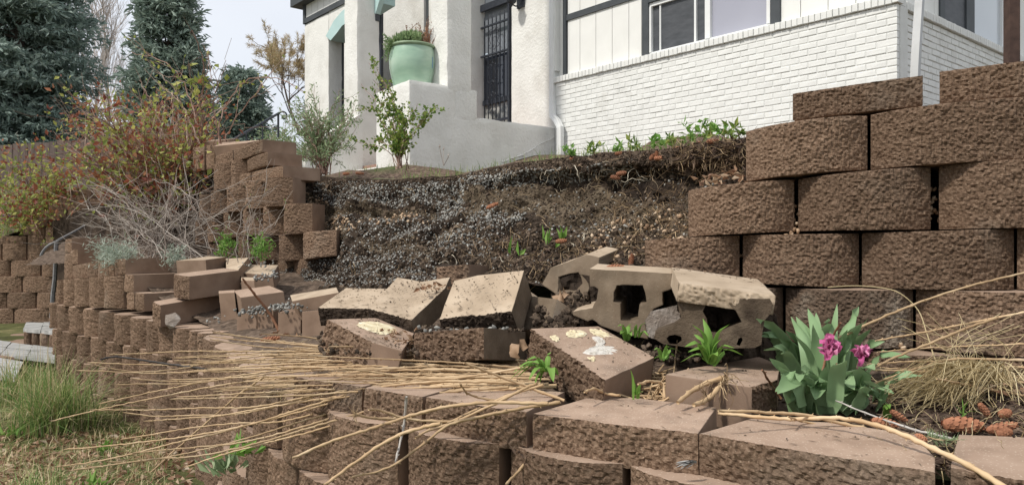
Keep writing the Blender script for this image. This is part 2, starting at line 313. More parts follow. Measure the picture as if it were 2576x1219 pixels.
# ------------------------------------------------------------------ concrete block builder
def rough_disp(p, amp, s=0):
    a = fbm(p / .06, 2, s); b = vnoise(p / np.array([.0118, .0118, .0108]), s + 5); c = vnoise(p / .0064, s + 9)
    return amp * (.8 * a + .5 * (.5 - np.abs(b) * 1.5) + 1.15 * c)
def slab_mb(top, bot, rough=(), bulge=0., res=.006, amp=.006, wob=.0, seed=0, top_mi=0, rough_mi=1, side_mi=2, bulges=None):
    """closed prism between the polygons top and bot; edges listed in rough get a split face"""
    mb = MB(); top = np.asarray(top, float); bot = np.asarray(bot, float); k = len(top); cen = (top.mean(0) + bot.mean(0)) / 2
    tl, bl = [], []
    for i in range(k):
        j = (i + 1) % k
        ln = max(np.linalg.norm(top[j] - top[i]), np.linalg.norm(bot[j] - bot[i])); hh = np.linalg.norm(bot[i] - top[i])
        r = i in rough
        nu = int(np.clip(ln / res, 8, 140)) if r else (14 if wob else 4)
        nv = int(np.clip(hh / res, 5, 64)) if r else 2
        u, v = np.meshgrid(np.linspace(0, 1, nu + 1), np.linspace(0, 1, nv + 1)); u = u.ravel(); v = v.ravel()
        T = top[i] + (top[j] - top[i]) * u[:, None]; B = bot[i] + (bot[j] - bot[i]) * u[:, None]
        S = T + (B - T) * v[:, None]
        n = norm(np.cross(top[j] - top[i], bot[i] - top[i]))
        if np.dot(n, (top[i] + bot[j]) / 2 - cen) < 0: n = -n
        d = np.zeros(len(u))
        bb = bulges.get(i, bulge) if bulges else (bulge if r else 0)
        if bb: d = d + bb * (1 - np.abs(2 * u - 1) ** (2.0 if bb > .1 else 2.4))
        if r:
            e = np.minimum(1, np.minimum(u, 1 - u) * ln / .012) * .6 + .4
            d = d + rough_disp(S + seed * 3.7, amp, seed % 50) * e - np.exp(-np.minimum(v, 1 - v) * hh / .006) * .003
        elif wob:
            d = d + wob * fbm(S / .05 + seed, 2)
        S = S + n * d[:, None]
        G = S.reshape(nv + 1, nu + 1, 3)
        a = np.arange(nv)[:, None] * (nu + 1) + np.arange(nu)[None]
        Q = np.stack([a, a + nu + 1, a + nu + 2, a + 1], -1).reshape(-1, 4)
        fn = np.cross(bot[i] - top[i], top[j] - top[i])
        if np.dot(fn, n) < 0: Q = Q[:, ::-1]
        mb.add(S, Q, rough_mi if r else side_mi)
        tl.append(G[0, :-1]); bl.append(G[-1, :-1])
    tl = np.concatenate(tl); bl = np.concatenate(bl)
    nrm_t = np.zeros(3)
    for a_, b_ in zip(tl, np.roll(tl, -1, 0)): nrm_t += np.cross(a_ - cen, b_ - cen)
    up = np.dot(nrm_t, top.mean(0) - bot.mean(0)) > 0
    f = list(range(len(tl)))
    mb.add(tl, [f if up else f[::-1]], top_mi); mb.add(bl, [f[::-1] if up else f], side_mi)
    return mb
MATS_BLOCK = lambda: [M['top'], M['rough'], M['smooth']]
def block_obj(name, top, bot, parent=None, mats=None, **k):
    return slab_mb(top, bot, **k).build(name, mats or MATS_BLOCK(), parent)

class Plan:
    """a wall line on the ground, given as (reference column, distance) pairs"""
    def __init__(s, pts): s.q = np.array([(( a - CX) / F * y, y) for a, y in pts]); s.px = np.array([a for a, _ in pts], float)
    def at(s, px):
        i = int(np.clip(np.searchsorted(s.px, px) - 1, 0, len(s.q) - 2)); a, b = s.q[i], s.q[i + 1]; k = (px - CX) / F; d = b - a
        t = (k * a[1] - a[0]) / (d[0] - k * d[1]); return a + d * t
BSEED = [1]
def wall_row(parent, plan, edges, ytop, ybot, dy=0., depth=.27, taper=.12, bulge=.095, res=.0042, amp=.0048, mats=None, gap=.003, tilt=0.):
    out = []
    for (x0, x1) in edges:
        BSEED[0] += 1; s = BSEED[0]
        a = plan.at(x0); b = plan.at(x1); a = a * (1 + dy / a[1]); b = b * (1 + dy / b[1])
        d2 = norm(b - a); dep = np.array([-d2[1], d2[0]]); dep = dep if dep[1] > 0 else -dep
        j = RNG.normal(size=2) * .004
        a = a + d2 * gap / 2 + dep * j[0]; b = b - d2 * gap / 2 + dep * j[1]
        L = np.linalg.norm(b - a)
        ba = a + dep * depth + d2 * L * taper; bb = b + dep * depth - d2 * L * taper
        zt = [zof(np.interp(x, *zip(*ytop)), y) for x, y in ((x0, a[1]), (x1, b[1]))]
        zb = [zof(np.interp(x, *zip(*ybot)), y) for x, y in ((x0, a[1]), (x1, b[1]))]
        top = [(*a, zt[0]), (*b, zt[1]), (*bb, zt[1]), (*ba, zt[0])]; bot = [(*a, zb[0]), (*b, zb[1]), (*bb, zb[1]), (*ba, zb[0])]
        out.append(block_obj('block', top, bot, parent, mats, rough=(0,), bulge=bulge, res=res, amp=amp, seed=s))
    return out
def course(parent, plan2, s0, s1, pitch, off, zt, h, set_, depth=.27, taper=.12, bulge=.035, res=.008, amp=.006, jit=.009, mats=None, gap=.006):
    """one course of blocks along a polyline of ground points, from arc length s0 to s1; zt is a function of arc length"""
    q = plan2; dl = np.linalg.norm(np.diff(q, axis=0), axis=1); cs = np.concatenate([[0], np.cumsum(dl)])
    def pos(s):
        i = int(np.clip(np.searchsorted(cs, s) - 1, 0, len(dl) - 1)); return q[i] + (q[i + 1] - q[i]) * (s - cs[i]) / dl[i]
    s = s0 - off; out = []
    while s < s1 - .03:
        e = min(s + pitch, s1); st = max(s, s0)
        if e - st > .06:
            BSEED[0] += 1
            a = pos(st + gap); b = pos(e - gap); d2 = norm(b - a); dep = np.array([-d2[1], d2[0]]); dep = dep if dep[1] > 0 else -dep
            j = RNG.normal(size=2) * jit
            a = a + dep * (set_ + j[0]); b = b + dep * (set_ + j[1]); L = np.linalg.norm(b - a)
            ba = a + dep * depth + d2 * L * taper; bb = b + dep * depth - d2 * L * taper
            ta, tb = zt(st), zt(e); jz = RNG.normal() * .003
            hh = h - .004
            ys = max(.5, (a[1] + b[1]) / 2)
            rr = max(res, ys * .0023)
            out.append(block_obj('block', [(*a, ta + jz), (*b, tb + jz), (*bb, tb), (*ba, ta)], [(*a, ta - hh + jz), (*b, tb - hh + jz), (*bb, tb - hh), (*ba, ta - hh)],
                                 parent, mats, rough=(0,), bulge=bulge, res=rr, amp=amp, seed=BSEED[0]))
        s += pitch
    return out
# ------------------------------------------------------------------ plans of the two tiers
UP_R = Plan([(1500, 13175 / 4525), (1622, 13175 / 4647), (1976, 13175 / 5001), (2360, 13175 / 5385), (4300, 13175 / 7325)])
UP_L = Plan([(300, 7.7), (540, 6.3), (740, 5.38), (865, 4.92), (1000, 4.45)])
LOWPTS = [(150, 5.95), (165, 5.85), (382, 4.82), (525, 4.05), (740, 2.40), (916, 2.13), (1070, 2.02), (1322, 1.84), (1757, 1.61), (2360, 1.37), (2800, 1.2), (4200, .85)]
LOW = Plan(LOWPTS)
# ------------------------------------------------------------------ ground
def grid_mesh(name, G, m, smooth=True, kind='structure'):
    G = np.asarray(G); nv, nu = G.shape[:2]
    a = np.arange(nv - 1)[:, None] * nu + np.arange(nu - 1)[None]
    Q = np.stack([a, a + 1, a + nu + 1, a + nu], -1).reshape(-1, 4)
    o = MB().add(G.reshape(-1, 3), Q).build(name, m, smooth=smooth); tag(o, kind=kind); return o
def shepard(ctrl, x, y, p=3.2, eps=.05):
    c = np.asarray(ctrl, float)
    d2 = (x[..., None] - c[:, 0]) ** 2 + (y[..., None] - c[:, 1]) ** 2 + eps ** 2
    w = d2 ** (-p / 2); return (w * c[:, 2]).sum(-1) / w.sum(-1)
# lower lawn out to the horizon
xs = np.concatenate([[-900, -300, -90, -40, -20], np.linspace(-12, 9, 106), [14, 30, 90, 300, 900]])
ys = np.concatenate([[-60, -15, -4], np.linspace(-1, 9.4, 66), [10.5, 14, 30, 90, 300, 1100]])
gx, gy = np.meshgrid(xs, ys)
ctrl = [(-2.6, 4.0, -1.21), (-3.6, 5.2, -1.13), (-1, 2, -1.27), (0, .5, -1.3), (-4.6, 6.5, -1.06), (-5.6, 7.5, -.98), (-8, 9, -.98), (-3, 2, -1.27), (4, 0, -1.3), (-10, 4, -1.15), (20, -5, -1.3), (-30, 0, -1.2)]
gz = shepard(ctrl, gx, gy) + H
msk = (np.abs(gx) < 14) & (gy < 11)
gz = gz + np.where(msk, fbm(np.stack([gx * 2.2, gy * 2.2, gx * 0], -1).reshape(-1, 3), 3).reshape(gx.shape) * .025, 0)
gz = np.where(gy > 10, gz - .25, gz)
grid_mesh('lower_lawn', np.stack([gx, gy, gz], -1), M['lawn'])
def lawn_z(x, y): return shepard(ctrl, np.asarray(x, float), np.asarray(y, float)) + H

# collapsed soil slope between the two remaining ends of the upper tier
SPX = [690, 800, 900, 1000, 1170, 1300, 1450, 1600, 1750, 1880, 2010]
CPY = [440, 440, 452, 450, 437, 410, 393, 379, 361, 346, 330]; CPYY = [6.5, 6.0, 5.3, 4.95, 4.5, 4.2, 3.85, 3.55, 3.30, 3.12, 3.0]
FPY = [785, 775, 765, 755, 742, 732, 722, 716, 710, 705, 700]; FYY = [4.95, 4.75, 4.15, 3.7, 3.3, 3.1, 2.98, 2.9, 2.85, 2.8, 2.78]
def slope_pt(px, v):
    px = np.asarray(px, float).ravel(); v = np.asarray(v, float).ravel()
    cy = np.interp(px, SPX, CPY); cY = np.interp(px, SPX, CPYY); fy = np.interp(px, SPX, FPY); fY = np.interp(px, SPX, FYY)
    py = fy + (cy - fy) * v
    right = np.clip((px - 1150) / 250, 0, 1)
    g0 = 1 - (1 - v) ** 1.55                                    # gentle foot, steep head
    g1 = np.interp(v, [0, .25, .45, .62, .72, .84, .90, 1], [0, .34, .56, .78, .97, 1.03, .93, 1.0])   # undercut below the turf lip
    lft = np.interp(v, [0, .3, .55, .66, .72, .9, 1], [0, .42, .7, .80, .90, .97, 1.0])
    g = lft * (1 - right) + g1 * right
    Y = fY + (cY - fY) * g
    hol = np.exp(-((px - 1610) / 110) ** 2 - ((v - .76) / .06) ** 2) * .16 + np.exp(-((px - 1280) / 45) ** 2 - ((v - .27) / .05) ** 2) * .10
    Y = Y + hol
    X = (px - CX) / F * Y; Z = (CY - py) / F * Y + H
    p = np.stack([X, Y, Z], -1)
    n = norm(np.array([-.35, -.8, .5]))
    e = np.clip((1 - v) * 9, .25, 1)
    d = (.055 * fbm(p / .33, 3, 3) + .030 * fbm(p / np.array([.22, .22, .055]), 3, 31) + .022 * fbm(p / .085, 3, 8) + .014 * np.abs(fbm(p / .028, 3, 12))) * e
    return p + n * d[:, None]
NU, NV = 480, 190
uu, vv = np.meshgrid(np.linspace(690, 2010, NU), np.linspace(0, 1, NV))
SG = slope_pt(uu, vv).reshape(NV, NU, 3)
so_ = grid_mesh('soil_slope', SG, M['soil'], smooth=False); so_.data.materials.append(M['tansoil'])
TANP = [[(1165,480),(1330,474),(1490,468),(1520,560),(1440,575),(1330,545),(1180,545)], [(1500,480),(1640,500),(1620,600),(1500,640),(1430,590)], [(790,522),(960,520),(1095,528),(1090,545),(900,540),(800,560)], [(740,470),(800,500),(880,600),(800,600)], [(1600,560),(1745,480),(1735,660),(1590,650)], [(900,600),(1050,610),(1120,650),(940,640)]]
def inpoly(x, y, poly):
    r = np.zeros(len(x), bool); m = len(poly)
    for i in range(m):
        (x0, y0), (x1, y1) = poly[i], poly[(i + 1) % m]
        c = ((y0 > y) != (y1 > y)) & (x < (x1 - x0) * (y - y0) / (y1 - y0 + 1e-9) + x0); r ^= c
    return r
up_ = ((uu[:-1, :-1] + uu[1:, 1:]) / 2).ravel(); vp_ = ((vv[:-1, :-1] + vv[1:, 1:]) / 2).ravel(); yp_ = np.interp(up_, SPX, FPY) * (1 - vp_) + np.interp(up_, SPX, CPY) * vp_
jj = np.stack([up_ / 22, yp_ / 12, up_ * 0], -1); up_ = up_ + fbm(jj, 3, 41) * 22; yp_ = yp_ + fbm(jj, 3, 44) * 14
mk = np.zeros(len(up_), bool)
for q_ in TANP: mk |= inpoly(up_, yp_, q_)
so_.data.polygons.foreach_set('material_index', mk.astype(np.int32))

# yard above the walls, rising to the house
front = [(-900, 605, 9.75), (0, 598, 9.7), (75, 570, 9.75), (120, 535, 9.9), (220, 490, 10.1), (360, 470, 9.4), (540, 415, 6.75), (740, 430, 5.75)]
fr = [P(*f) for f in front]
crest = [slope_pt([p], [1.0])[0] for p in np.linspace(800, 2000, 40)]
fr += crest + [P(2160, 280, 2.80), P(2340, 265, 2.70), P(2576, 245, 2.6), P(3400, 215, 2.45), P(4300, 195, 2.25), P(6500, 190, 2.0)]
fr = np.array(fr)
hc = [(3.77, 7.3, 1.27 + H), (.62, 11.1, 1.28 + H), (2.2, 9.2, 1.28 + H), (-1.3, 9.5, .95 + H), (-1.9, 10.2, .95 + H), (-3.4, 12.5, 1.0 + H), (-4.2, 14.7, 1.05 + H), (6, 6, 1.25 + H), (8, 10, 1.4 + H),
      (-8, 13, .95 + H), (-14, 14, .9 + H), (-10, 18, 1.2 + H), (0, 16, 1.3 + H), (-20, 22, 1.3 + H), (10, 20, 1.5 + H), (0, 60, 1.6 + H), (-60, 60, 1.6 + H), (60, 60, 1.6 + H)]
dl = np.concatenate([[0], np.cumsum(np.linalg.norm(np.diff(fr[:, :2], axis=0), axis=1))])
sn = np.unique(np.concatenate([np.linspace(0, dl[-1], 120), np.linspace(dl[7], dl[-4], 260)]))
fx = np.stack([np.interp(sn, dl, fr[:, k]) for k in range(3)], -1)
tt = np.concatenate([np.linspace(0, 1, 40) ** 1.6 * .12, [.16, .22, .32, .5, .75, 1]])
back = np.stack([np.interp(sn, dl, np.linspace(-420, 420, len(dl)) * 0 + fr[:, 0] * 0), sn * 0 + 420, sn * 0], -1)
back[:, 0] = np.interp(sn, [0, dl[-1]], [-420, 420])
near = fx.copy(); dirv = np.stack([np.interp(sn, dl, np.where(fr[:, 0] > -1, .35, -.05)), sn * 0 + 1, sn * 0], -1)
YG = []
for t in tt:
    if t <= .12: q = near + dirv * (t / .12) * 7.5
    else:
        w = (t - .12) / .88; q = (near + dirv * 7.5) * (1 - w) + back * w
    z = shepard(np.concatenate([fx[::4], np.array(hc)]), q[:, 0], q[:, 1], 3.0, .12)
    if t == 0: z = fx[:, 2]
    elif t < .12:
        z = z * min(1, t / .01) + fx[:, 2] * (1 - min(1, t / .01))
        z = z + fbm(np.stack([q[:, 0] * 4, q[:, 1] * 4, z * 0], -1), 3, 4) * .018
    YG.append(np.stack([q[:, 0], q[:, 1], z], -1))
YG = np.array(YG)
grid_mesh('yard', YG, M['mulch'])
YFLAT = YG[:40].reshape(-1, 3)
def yard_z(x, y):
    d = (YFLAT[:, 0] - x) ** 2 + (YFLAT[:, 1] - y) ** 2; i = np.argsort(d)[:4]; w = 1 / (d[i] + 1e-4); return float((YFLAT[i, 2] * w).sum() / w.sum())

# terrace between the tiers
Lp = [(60, 6.6, -.20), (165, 6.0, -.17), (315, 5.35, -.22), (400, 4.95, -.36), (525, 4.25, -.47), (740, 2.65, -.52), (1070, 2.2, -.50), (1322, 2.02, -.50), (1757, 1.78, -.50), (2360, 1.52, -.46), (4200, .95, -.44)]
Upp = [(200, 9.3, .1), (280, 8.4, .05), (400, 7.5, -.05), (540, 6.35, -.15), (865, 4.98, -.26), (1160, 3.95, -.27), (1340, 3.4, -.26), (1622, 2.95, -.30), (1976, 2.72, -.37), (2576, 2.45, -.37), (4300, 1.9, -.37)]
Lq = np.array([((a - CX) / F * y, y, z + H) for a, y, z in Lp]); Uq = np.array([((a - CX) / F * y, y, z + H) for a, y, z in Upp])
s1 = np.linspace(0, 1, len(Lp)); ss = np.linspace(0, 1, 300)
Li = np.stack([np.interp(ss, s1, Lq[:, k]) for k in range(3)], -1); Ui = np.stack([np.interp(ss, s1, Uq[:, k]) for k in range(3)], -1)
TG = np.array([Li * (1 - t) + Ui * t for t in np.linspace(0, 1, 70)])
TG[..., 2] += (fbm(TG.reshape(-1, 3) / .12, 3, 21) * .012 + np.abs(fbm(TG.reshape(-1, 3) / .03, 2, 22)) * .006).reshape(70, 300)
grid_mesh('terrace_soil', TG, M['terrace'], smooth=False)
TF = TG.reshape(-1, 3)
def terr_z(x, y):
    d = (TF[:, 0] - x) ** 2 + (TF[:, 1] - y) ** 2; return float(TF[np.argmin(d), 2])

# ------------------------------------------------------------------ gravel, crumbs, roots on the slope
ICO = None
def ico():
    global ICO
    if ICO is None:
        bm = bmesh.new(); bmesh.ops.create_icosphere(bm, subdivisions=1, radius=1); bm.verts.ensure_lookup_table()
        ICO = (np.array([v.co[:] for v in bm.verts]), np.array([[v.index for v in f.verts] for f in bm.faces])); bm.free()
    return ICO
def stones(mb, pos, size, flat=.62, jag=.18, mi=0):
    V, Fc = ico(); n = len(pos)
    q = RNG.normal(size=(n, 4)); q /= np.linalg.norm(q, axis=1)[:, None]; w, x, y, z = q.T
    R = np.stack([1-2*(y*y+z*z), 2*(x*y-z*w), 2*(x*z+y*w), 2*(x*y+z*w), 1-2*(x*x+z*z), 2*(y*z-x*w), 2*(x*z-y*w), 2*(y*z+x*w), 1-2*(x*x+y*y)], -1).reshape(n, 3, 3)
    sc = np.stack([np.ones(n), RNG.uniform(.65, .95, n), RNG.uniform(flat * .8, flat * 1.15, n)], -1) * np.asarray(size)[:, None] * .5
    vv = V[None] * (1 + RNG.normal(size=(n, len(V), 1)) * jag) * sc[:, None]
    vv = np.einsum('nij,nkj->nki', R, vv) + np.asarray(pos)[:, None]
    mb.add(vv, (Fc[None] + np.arange(n)[:, None, None] * len(V)).reshape(-1, 3), mi)
def inpoly(x, y, poly):
    r = np.zeros(len(x), bool); m = len(poly)
    for i in range(m):
        (x0, y0), (x1, y1) = poly[i], poly[(i + 1) % m]
        c = ((y0 > y) != (y1 > y)) & (x < (x1 - x0) * (y - y0) / (y1 - y0 + 1e-9) + x0); r ^= c
    return r
def slope_sample(poly, n):
    p = np.array(poly, float); out = []
    while sum(map(len, out)) < n:
        x = RNG.uniform(p[:, 0].min(), p[:, 0].max(), n * 2); y = RNG.uniform(p[:, 1].min(), p[:, 1].max(), n * 2)
        k = inpoly(x, y, poly); x, y = x[k], y[k]
        cy = np.interp(x, SPX, CPY); fy = np.interp(x, SPX, FPY); v = (y - fy) / (cy - fy); k = (v > .01) & (v < .99)
        out.append(np.stack([x[k], v[k]], -1))
        if len(out) > 60: break
    o = np.concatenate(out)[:n]; return slope_pt(o[:, 0], o[:, 1])
NSL = norm(np.array([-.35, -.8, .5]))
g = MB()
for poly, n in [([(800,460),(900,456),(1060,458),(1168,448),(1168,510),(1100,515),(960,512),(850,518),(790,505)], 1500),
                ([(830,540),(1180,520),(1340,560),(1300,660),(1000,690),(800,640)], 900),
                ([(1150,450),(1210,428),(1335,425),(1420,430),(1400,462),(1300,474),(1160,480)], 620),
                ([(1400,428),(1500,412),(1600,408),(1590,440),(1500,455),(1410,455)], 330),
                ([(1093,515),(1160,490),(1172,510),(1160,545),(1095,548)], 210),
                ([(1172,545),(1220,522),(1330,555),(1320,580),(1180,590)], 300),
                ([(840,545),(960,535),(1080,565),(1100,600),(950,600),(850,580)], 420),
                ([(1120,600),(1240,598),(1230,632),(1110,640)], 190),
                ([(700,690),(820,640),(1000,640),(1010,672),(1100,690),(1100,720),(900,720),(720,740)], 1150),
                ([(940,610),(1120,640),(1060,665),(960,660)], 160), ([(1380,560),(1560,540),(1640,620),(1480,650)], 130),
                ([(780,440),(1900,400),(1700,700),(760,740)], 900)]:
    pts = slope_sample(poly, int(n * 1.25)); stones(g, pts - NSL * .001, RNG.uniform(.008, .020, len(pts)) * RNG.uniform(.75, 1.15, len(pts)))
tag(g.build('gravel', M['pebble'], smooth=True), kind='stuff')
g = MB()
for poly, n in [([(745,500),(800,495),(830,510),(740,530)], 110), ([(800,560),(870,545),(900,580),(810,610)], 120), ([(1500,560),(1740,520),(1720,690),(1450,680)], 170), ([(1000,520),(1100,560),(900,560)], 60)]:
    pts = slope_sample(poly, n); stones(g, pts + NSL * .005, RNG.uniform(.010, .030, len(pts)))
tag(g.build('tan_gravel', M['tanpebble'], smooth=True), kind='stuff')
g = MB()
for poly, n, lo, hi in [([(770,440),(1890,330),(1760,720),(700,770)], 7000, .005, .016), ([(820,438),(1890,345),(1890,395),(820,475)], 3600, .006, .022), ([(700,640),(1000,600),(1600,640),(1600,715),(900,750)], 3000, .006, .020), ([(1180,560),(1700,600),(1600,700),(1100,690)], 1800, .006, .024), ([(770,440),(1890,330),(1760,720),(700,770)], 420, .018, .045)]:
    pts = slope_sample(poly, n); stones(g, pts + NSL * .001, RNG.uniform(lo, hi, len(pts)), flat=.8, jag=.34)
tag(g.build('soil_crumbs', M['clod'], smooth=False), kind='stuff')
g = MB()
for q_ in TANP:
    pts = slope_sample(q_, 700); stones(g, pts + NSL * .001, RNG.uniform(.004, .015, len(pts)), flat=.8, jag=.34)
tag(g.build('tan_crumbs', M['tanclod'], smooth=False), kind='stuff')
def fibres(mb, pos, length, rad, droop=.5, spread=1., base_dir=None, seg=6, sides=3, wig=.35):
    for p in pos:
        d = norm(RNG.normal(size=3) * spread + (NSL if base_dir is None else base_dir)); L = length * RNG.uniform(.5, 1.5); q = [np.array(p)]
        for k in range(seg):
            d = norm(d + RNG.normal(size=3) * wig + np.array([0, 0, -droop * .3])); q.append(q[-1] + d * L / seg)
        mb.tube(q, np.linspace(rad, rad * .45, seg + 1), sides, cap=False)
g = MB()
for poly, n, L in [([(1280,430),(1560,420),(1560,475),(1300,480)], 45, .12), ([(1540,425),(1680,430),(1680,470),(1540,470)], 50, .13), ([(1420,590),(1500,580),(1490,625),(1430,630)], 22, .09),
                   ([(1080,650),(1170,640),(1160,680),(1090,690)], 16, .10), ([(1150,540),(1190,540),(1180,580),(1150,580)], 10, .08), ([(800,440),(1880,360),(1700,690),(800,720)], 60, .09)]:
    pts = slope_sample(poly, int(n * .8)); fibres(g, pts, L * .85, .0022, droop=.8, seg=8, wig=.45)
tag(g.build('exposed_roots', M['root']), kind='stuff')
g = MB()
for poly, n, L in [([(1690,370),(1885,350),(1880,450),(1720,440)], 420, .05), ([(1500,440),(1720,420),(1740,600),(1560,620)], 300, .06), ([(1100,600),(1640,620),(1620,700),(1300,720)], 480, .055), ([(800,430),(1880,350),(1700,700),(760,740)], 520, .05)]:
    pts = slope_sample(poly, n); fibres(g, pts + NSL * .006, L * 1.15, .0015, droop=.5, seg=3, wig=.25)
tag(g.build('straw_litter', M['straw']), kind='stuff')
g = MB()
pts = np.concatenate([slope_sample([(1690,365),(1890,345),(1890,455),(1720,445)], 900), slope_sample([(1200,610),(1640,600),(1640,700),(1300,720)], 700), slope_sample([(820,430),(1890,345),(1880,400),(830,460)], 500)])
d = RNG.normal(size=(len(pts), 3)); g.leaves(pts + NSL * .004, d, RNG.uniform(.02, .055, len(pts)), RNG.uniform(.004, .011, len(pts)), curl=.1)
tag(g.build('bark_chips', M['chip']), kind='stuff')
# ------------------------------------------------------------------ upper tier, standing end near the house corner
w = thing('retaining_wall', P(2080, 930, 2.5), 'tall brown split-face block wall standing below the brick corner of the house, behind the tulips', 'retaining wall')
wall_row(w, UP_R, [(1876, 2183), (2189, 2660), (2668, 3120), (3128, 3640)], [(1876, 331), (2180, 292), (2189, 289), (3640, 146)], [(1876, 456), (2183, 427), (3640, 347)], dy=.03, depth=.3)
wall_row(w, UP_R, [(1731, 1999), (2007, 2342), (2361, 2740), (2748, 3200), (3208, 3700)], [(1731, 479), (2000, 452), (2340, 420), (3700, 338)], [(1731, 595), (2000, 581), (2345, 577), (3700, 554)], dy=.012, depth=.3)
wall_row(w, UP_R, [(1622, 1861), (1868, 2162), (2167, 2552), (2557, 2980), (2988, 3450)], [(1622, 604), (1860, 592), (2160, 587), (2552, 575), (3450, 553)], [(1622, 694), (1860, 708), (2160, 721), (2552, 727), (3450, 740)], dy=-.004, depth=.3)
r4 = wall_row(w, UP_R, [(1668, 1835), (1840, 1971), (1976, 2298), (2303, 2720), (2728, 3200), (3208, 3700)], [(1668, 700), (1840, 722), (2300, 727), (3700, 748)], [(1668, 800), (1840, 850), (2300, 872), (3700, 950)], dy=-.03, depth=.3)
for o in (r4[1], r4[2]):
    o.data.materials[1] = M['rough_chalk']; o['label'] = 'brown block with a chalky grey mineral stain'
wall_row(w, UP_R, [(1880, 2150), (2156, 2458), (2465, 2900), (2908, 3400)], [(1880, 868), (2150, 877), (3400, 928)], [(1880, 985), (3400, 1030)], dy=-.055, depth=.3)
c1 = wall_row(None, UP_R, [(1993, 2323)], [(1993, 236), (2323, 190)], [(1993, 302), (2323, 265)], dy=.035, depth=.26, bulge=.012)[0]
c1.name = 'cap_block'; tag(c1, 'flat brown cap block lying loose on the wall top in front of the diagonal drainpipe', 'concrete block', 'loose cap blocks on the tall wall')
c2 = wall_row(None, UP_R, [(2362, 2690)], [(2362, 180), (2690, 143)], [(2362, 259), (2690, 232)], dy=.03, depth=.26, bulge=.012)[0]
c2.name = 'cap_block'; tag(c2, 'flat brown cap block on the wall top beneath the dark brown steel post', 'concrete block', 'loose cap blocks on the tall wall')
# soil held behind the blocks
bf = []
for px in np.linspace(1640, 4300, 90):
    q = UP_R.at(px); q = q * (1 + .24 / q[1]); yt = np.interp(px, [1640, 1730, 1740, 1870, 1885, 2000, 2010, 2330, 2800], [640, 640, 510, 500, 355, 345, 318, 290, 250])
    bf.append([(*q, zof(y, q[1])) for y in (yt, yt + 120, 760, 1000)])
G_ = np.array(bf).transpose(1, 0, 2); grid_mesh('backfill_soil', G_, M['soil'], smooth=False)
# pebbles wedged in the open joints
g = MB()
for px, py, Y in [(2350, 505, 2.5), (2349, 525, 2.5), (2351, 545, 2.5), (2348, 480, 2.5), (2003, 560, 2.64), (2002, 530, 2.64), (1864, 640, 2.73), (2165, 700, 2.58), (1845, 580, 2.7), (2270, 868, 2.4), (1990, 586, 2.55), (2010, 580, 2.54)]:
    for k in range(3): stones(g, [P(px, py, Y + .02) + RNG.normal(size=3) * .008], [.02])
tag(g.build('joint_pebbles', M['tanpebble'], smooth=True), kind='stuff')

# ------------------------------------------------------------------ upper tier, leaning end by the stucco porch
w = thing('retaining_wall', P(700, 690, 5.4), 'broken leaning end of the upper brown block wall, beside the grey-green shrub', 'retaining wall')
def Zx(l): return [(447.2 + a / 4, 306.7 + b / 4) for a, b in l]
E4 = lambda l: [(447.2 + a / 4, 447.2 + b / 4) for a, b in l]
wall_row(w, UP_L, E4([(585, 735), (740, 1062)]), Zx([(585, 545), (735, 507), (1062, 440)]), Zx([(585, 660), (735, 632), (1062, 572)]), dy=-.07, depth=.30, taper=0, bulge=.012, res=.009)   # cap course
wall_row(w, UP_L, E4([(405, 590), (592, 705)]), Zx([(405, 450), (590, 405), (705, 385)]), Zx([(405, 710), (705, 640)]), dy=0, depth=.3, bulge=.09, res=.008, gap=.04)
wall_row(w, UP_L, E4([(692, 912)]), Zx([(692, 376), (912, 302)]), Zx([(692, 500), (912, 432)]), dy=-.05, depth=.28, taper=0, bulge=.012, res=.009)
wall_row(w, UP_L, E4([(380, 560), (563, 848)]), Zx([(380, 350), (560, 285), (848, 174)]), Zx([(380, 478), (560, 412), (848, 302)]), dy=-.06, depth=.28, taper=0, bulge=.012, res=.009)
wall_row(w, UP_L, E4([(150, 270), (300, 378)]), Zx([(150, 260), (378, 230)]), Zx([(150, 500), (378, 470)]), dy=.1, depth=.3, bulge=.02, res=.014)
wall_row(w, UP_L, E4([(300, 388), (390, 552), (556, 732), (735, 915), (918, 1172)]), Zx([(300, 755), (390, 725), (556, 668), (735, 622), (918, 578), (1172, 556)]), Zx([(300, 1000), (390, 965), (556, 922), (735, 893), (918, 865), (1172, 842)]), dy=.0, depth=.17, bulge=.105, res=.008, amp=.006, gap=.045, taper=.36)
wall_row(w, UP_L, E4([(250, 355), (360, 510), (512, 702), (705, 905), (910, 1098), (1102, 1370)]), Zx([(250, 1000), (360, 985), (512, 930), (705, 900), (910, 868), (1102, 842), (1370, 818)]), Zx([(250, 1240), (512, 1195), (705, 1150), (910, 1138), (1102, 1140), (1370, 1118)]), dy=.05, depth=.17, bulge=.105, res=.008, amp=.006, gap=.045, taper=.36)
wall_row(w, UP_L, E4([(340, 545), (550, 660), (665, 828), (832, 1052), (1056, 1275), (1280, 1610)]), Zx([(340, 1230), (550, 1185), (832, 1145), (1056, 1135), (1280, 1128), (1610, 1085)]), Zx([(340, 1420), (832, 1395), (1056, 1390), (1280, 1395), (1610, 1345)]), dy=.09, depth=.17, bulge=.105, res=.008, amp=.006, gap=.045, taper=.36)
wall_row(w, UP_L, E4([(330, 600), (604, 880), (884, 1150), (1154, 1420)]), Zx([(330, 1400), (1420, 1375)]), Zx([(330, 1560), (1420, 1560)]), dy=.13, depth=.3, bulge=.04, res=.012)
bf = []
for px in np.linspace(120, 765, 40):
    q = UP_L.at(px); q = q * (1 + .34 / q[1]); yt = np.interp(px, [120, 360, 540, 640, 740, 800], [560, 470, 415, 410, 450, 480])
    bf.append([(*q, zof(y, q[1])) for y in (yt, (yt + 700) / 2, 720)])
grid_mesh('backfill_soil', np.array(bf).transpose(1, 0, 2), M['soil'], smooth=False)
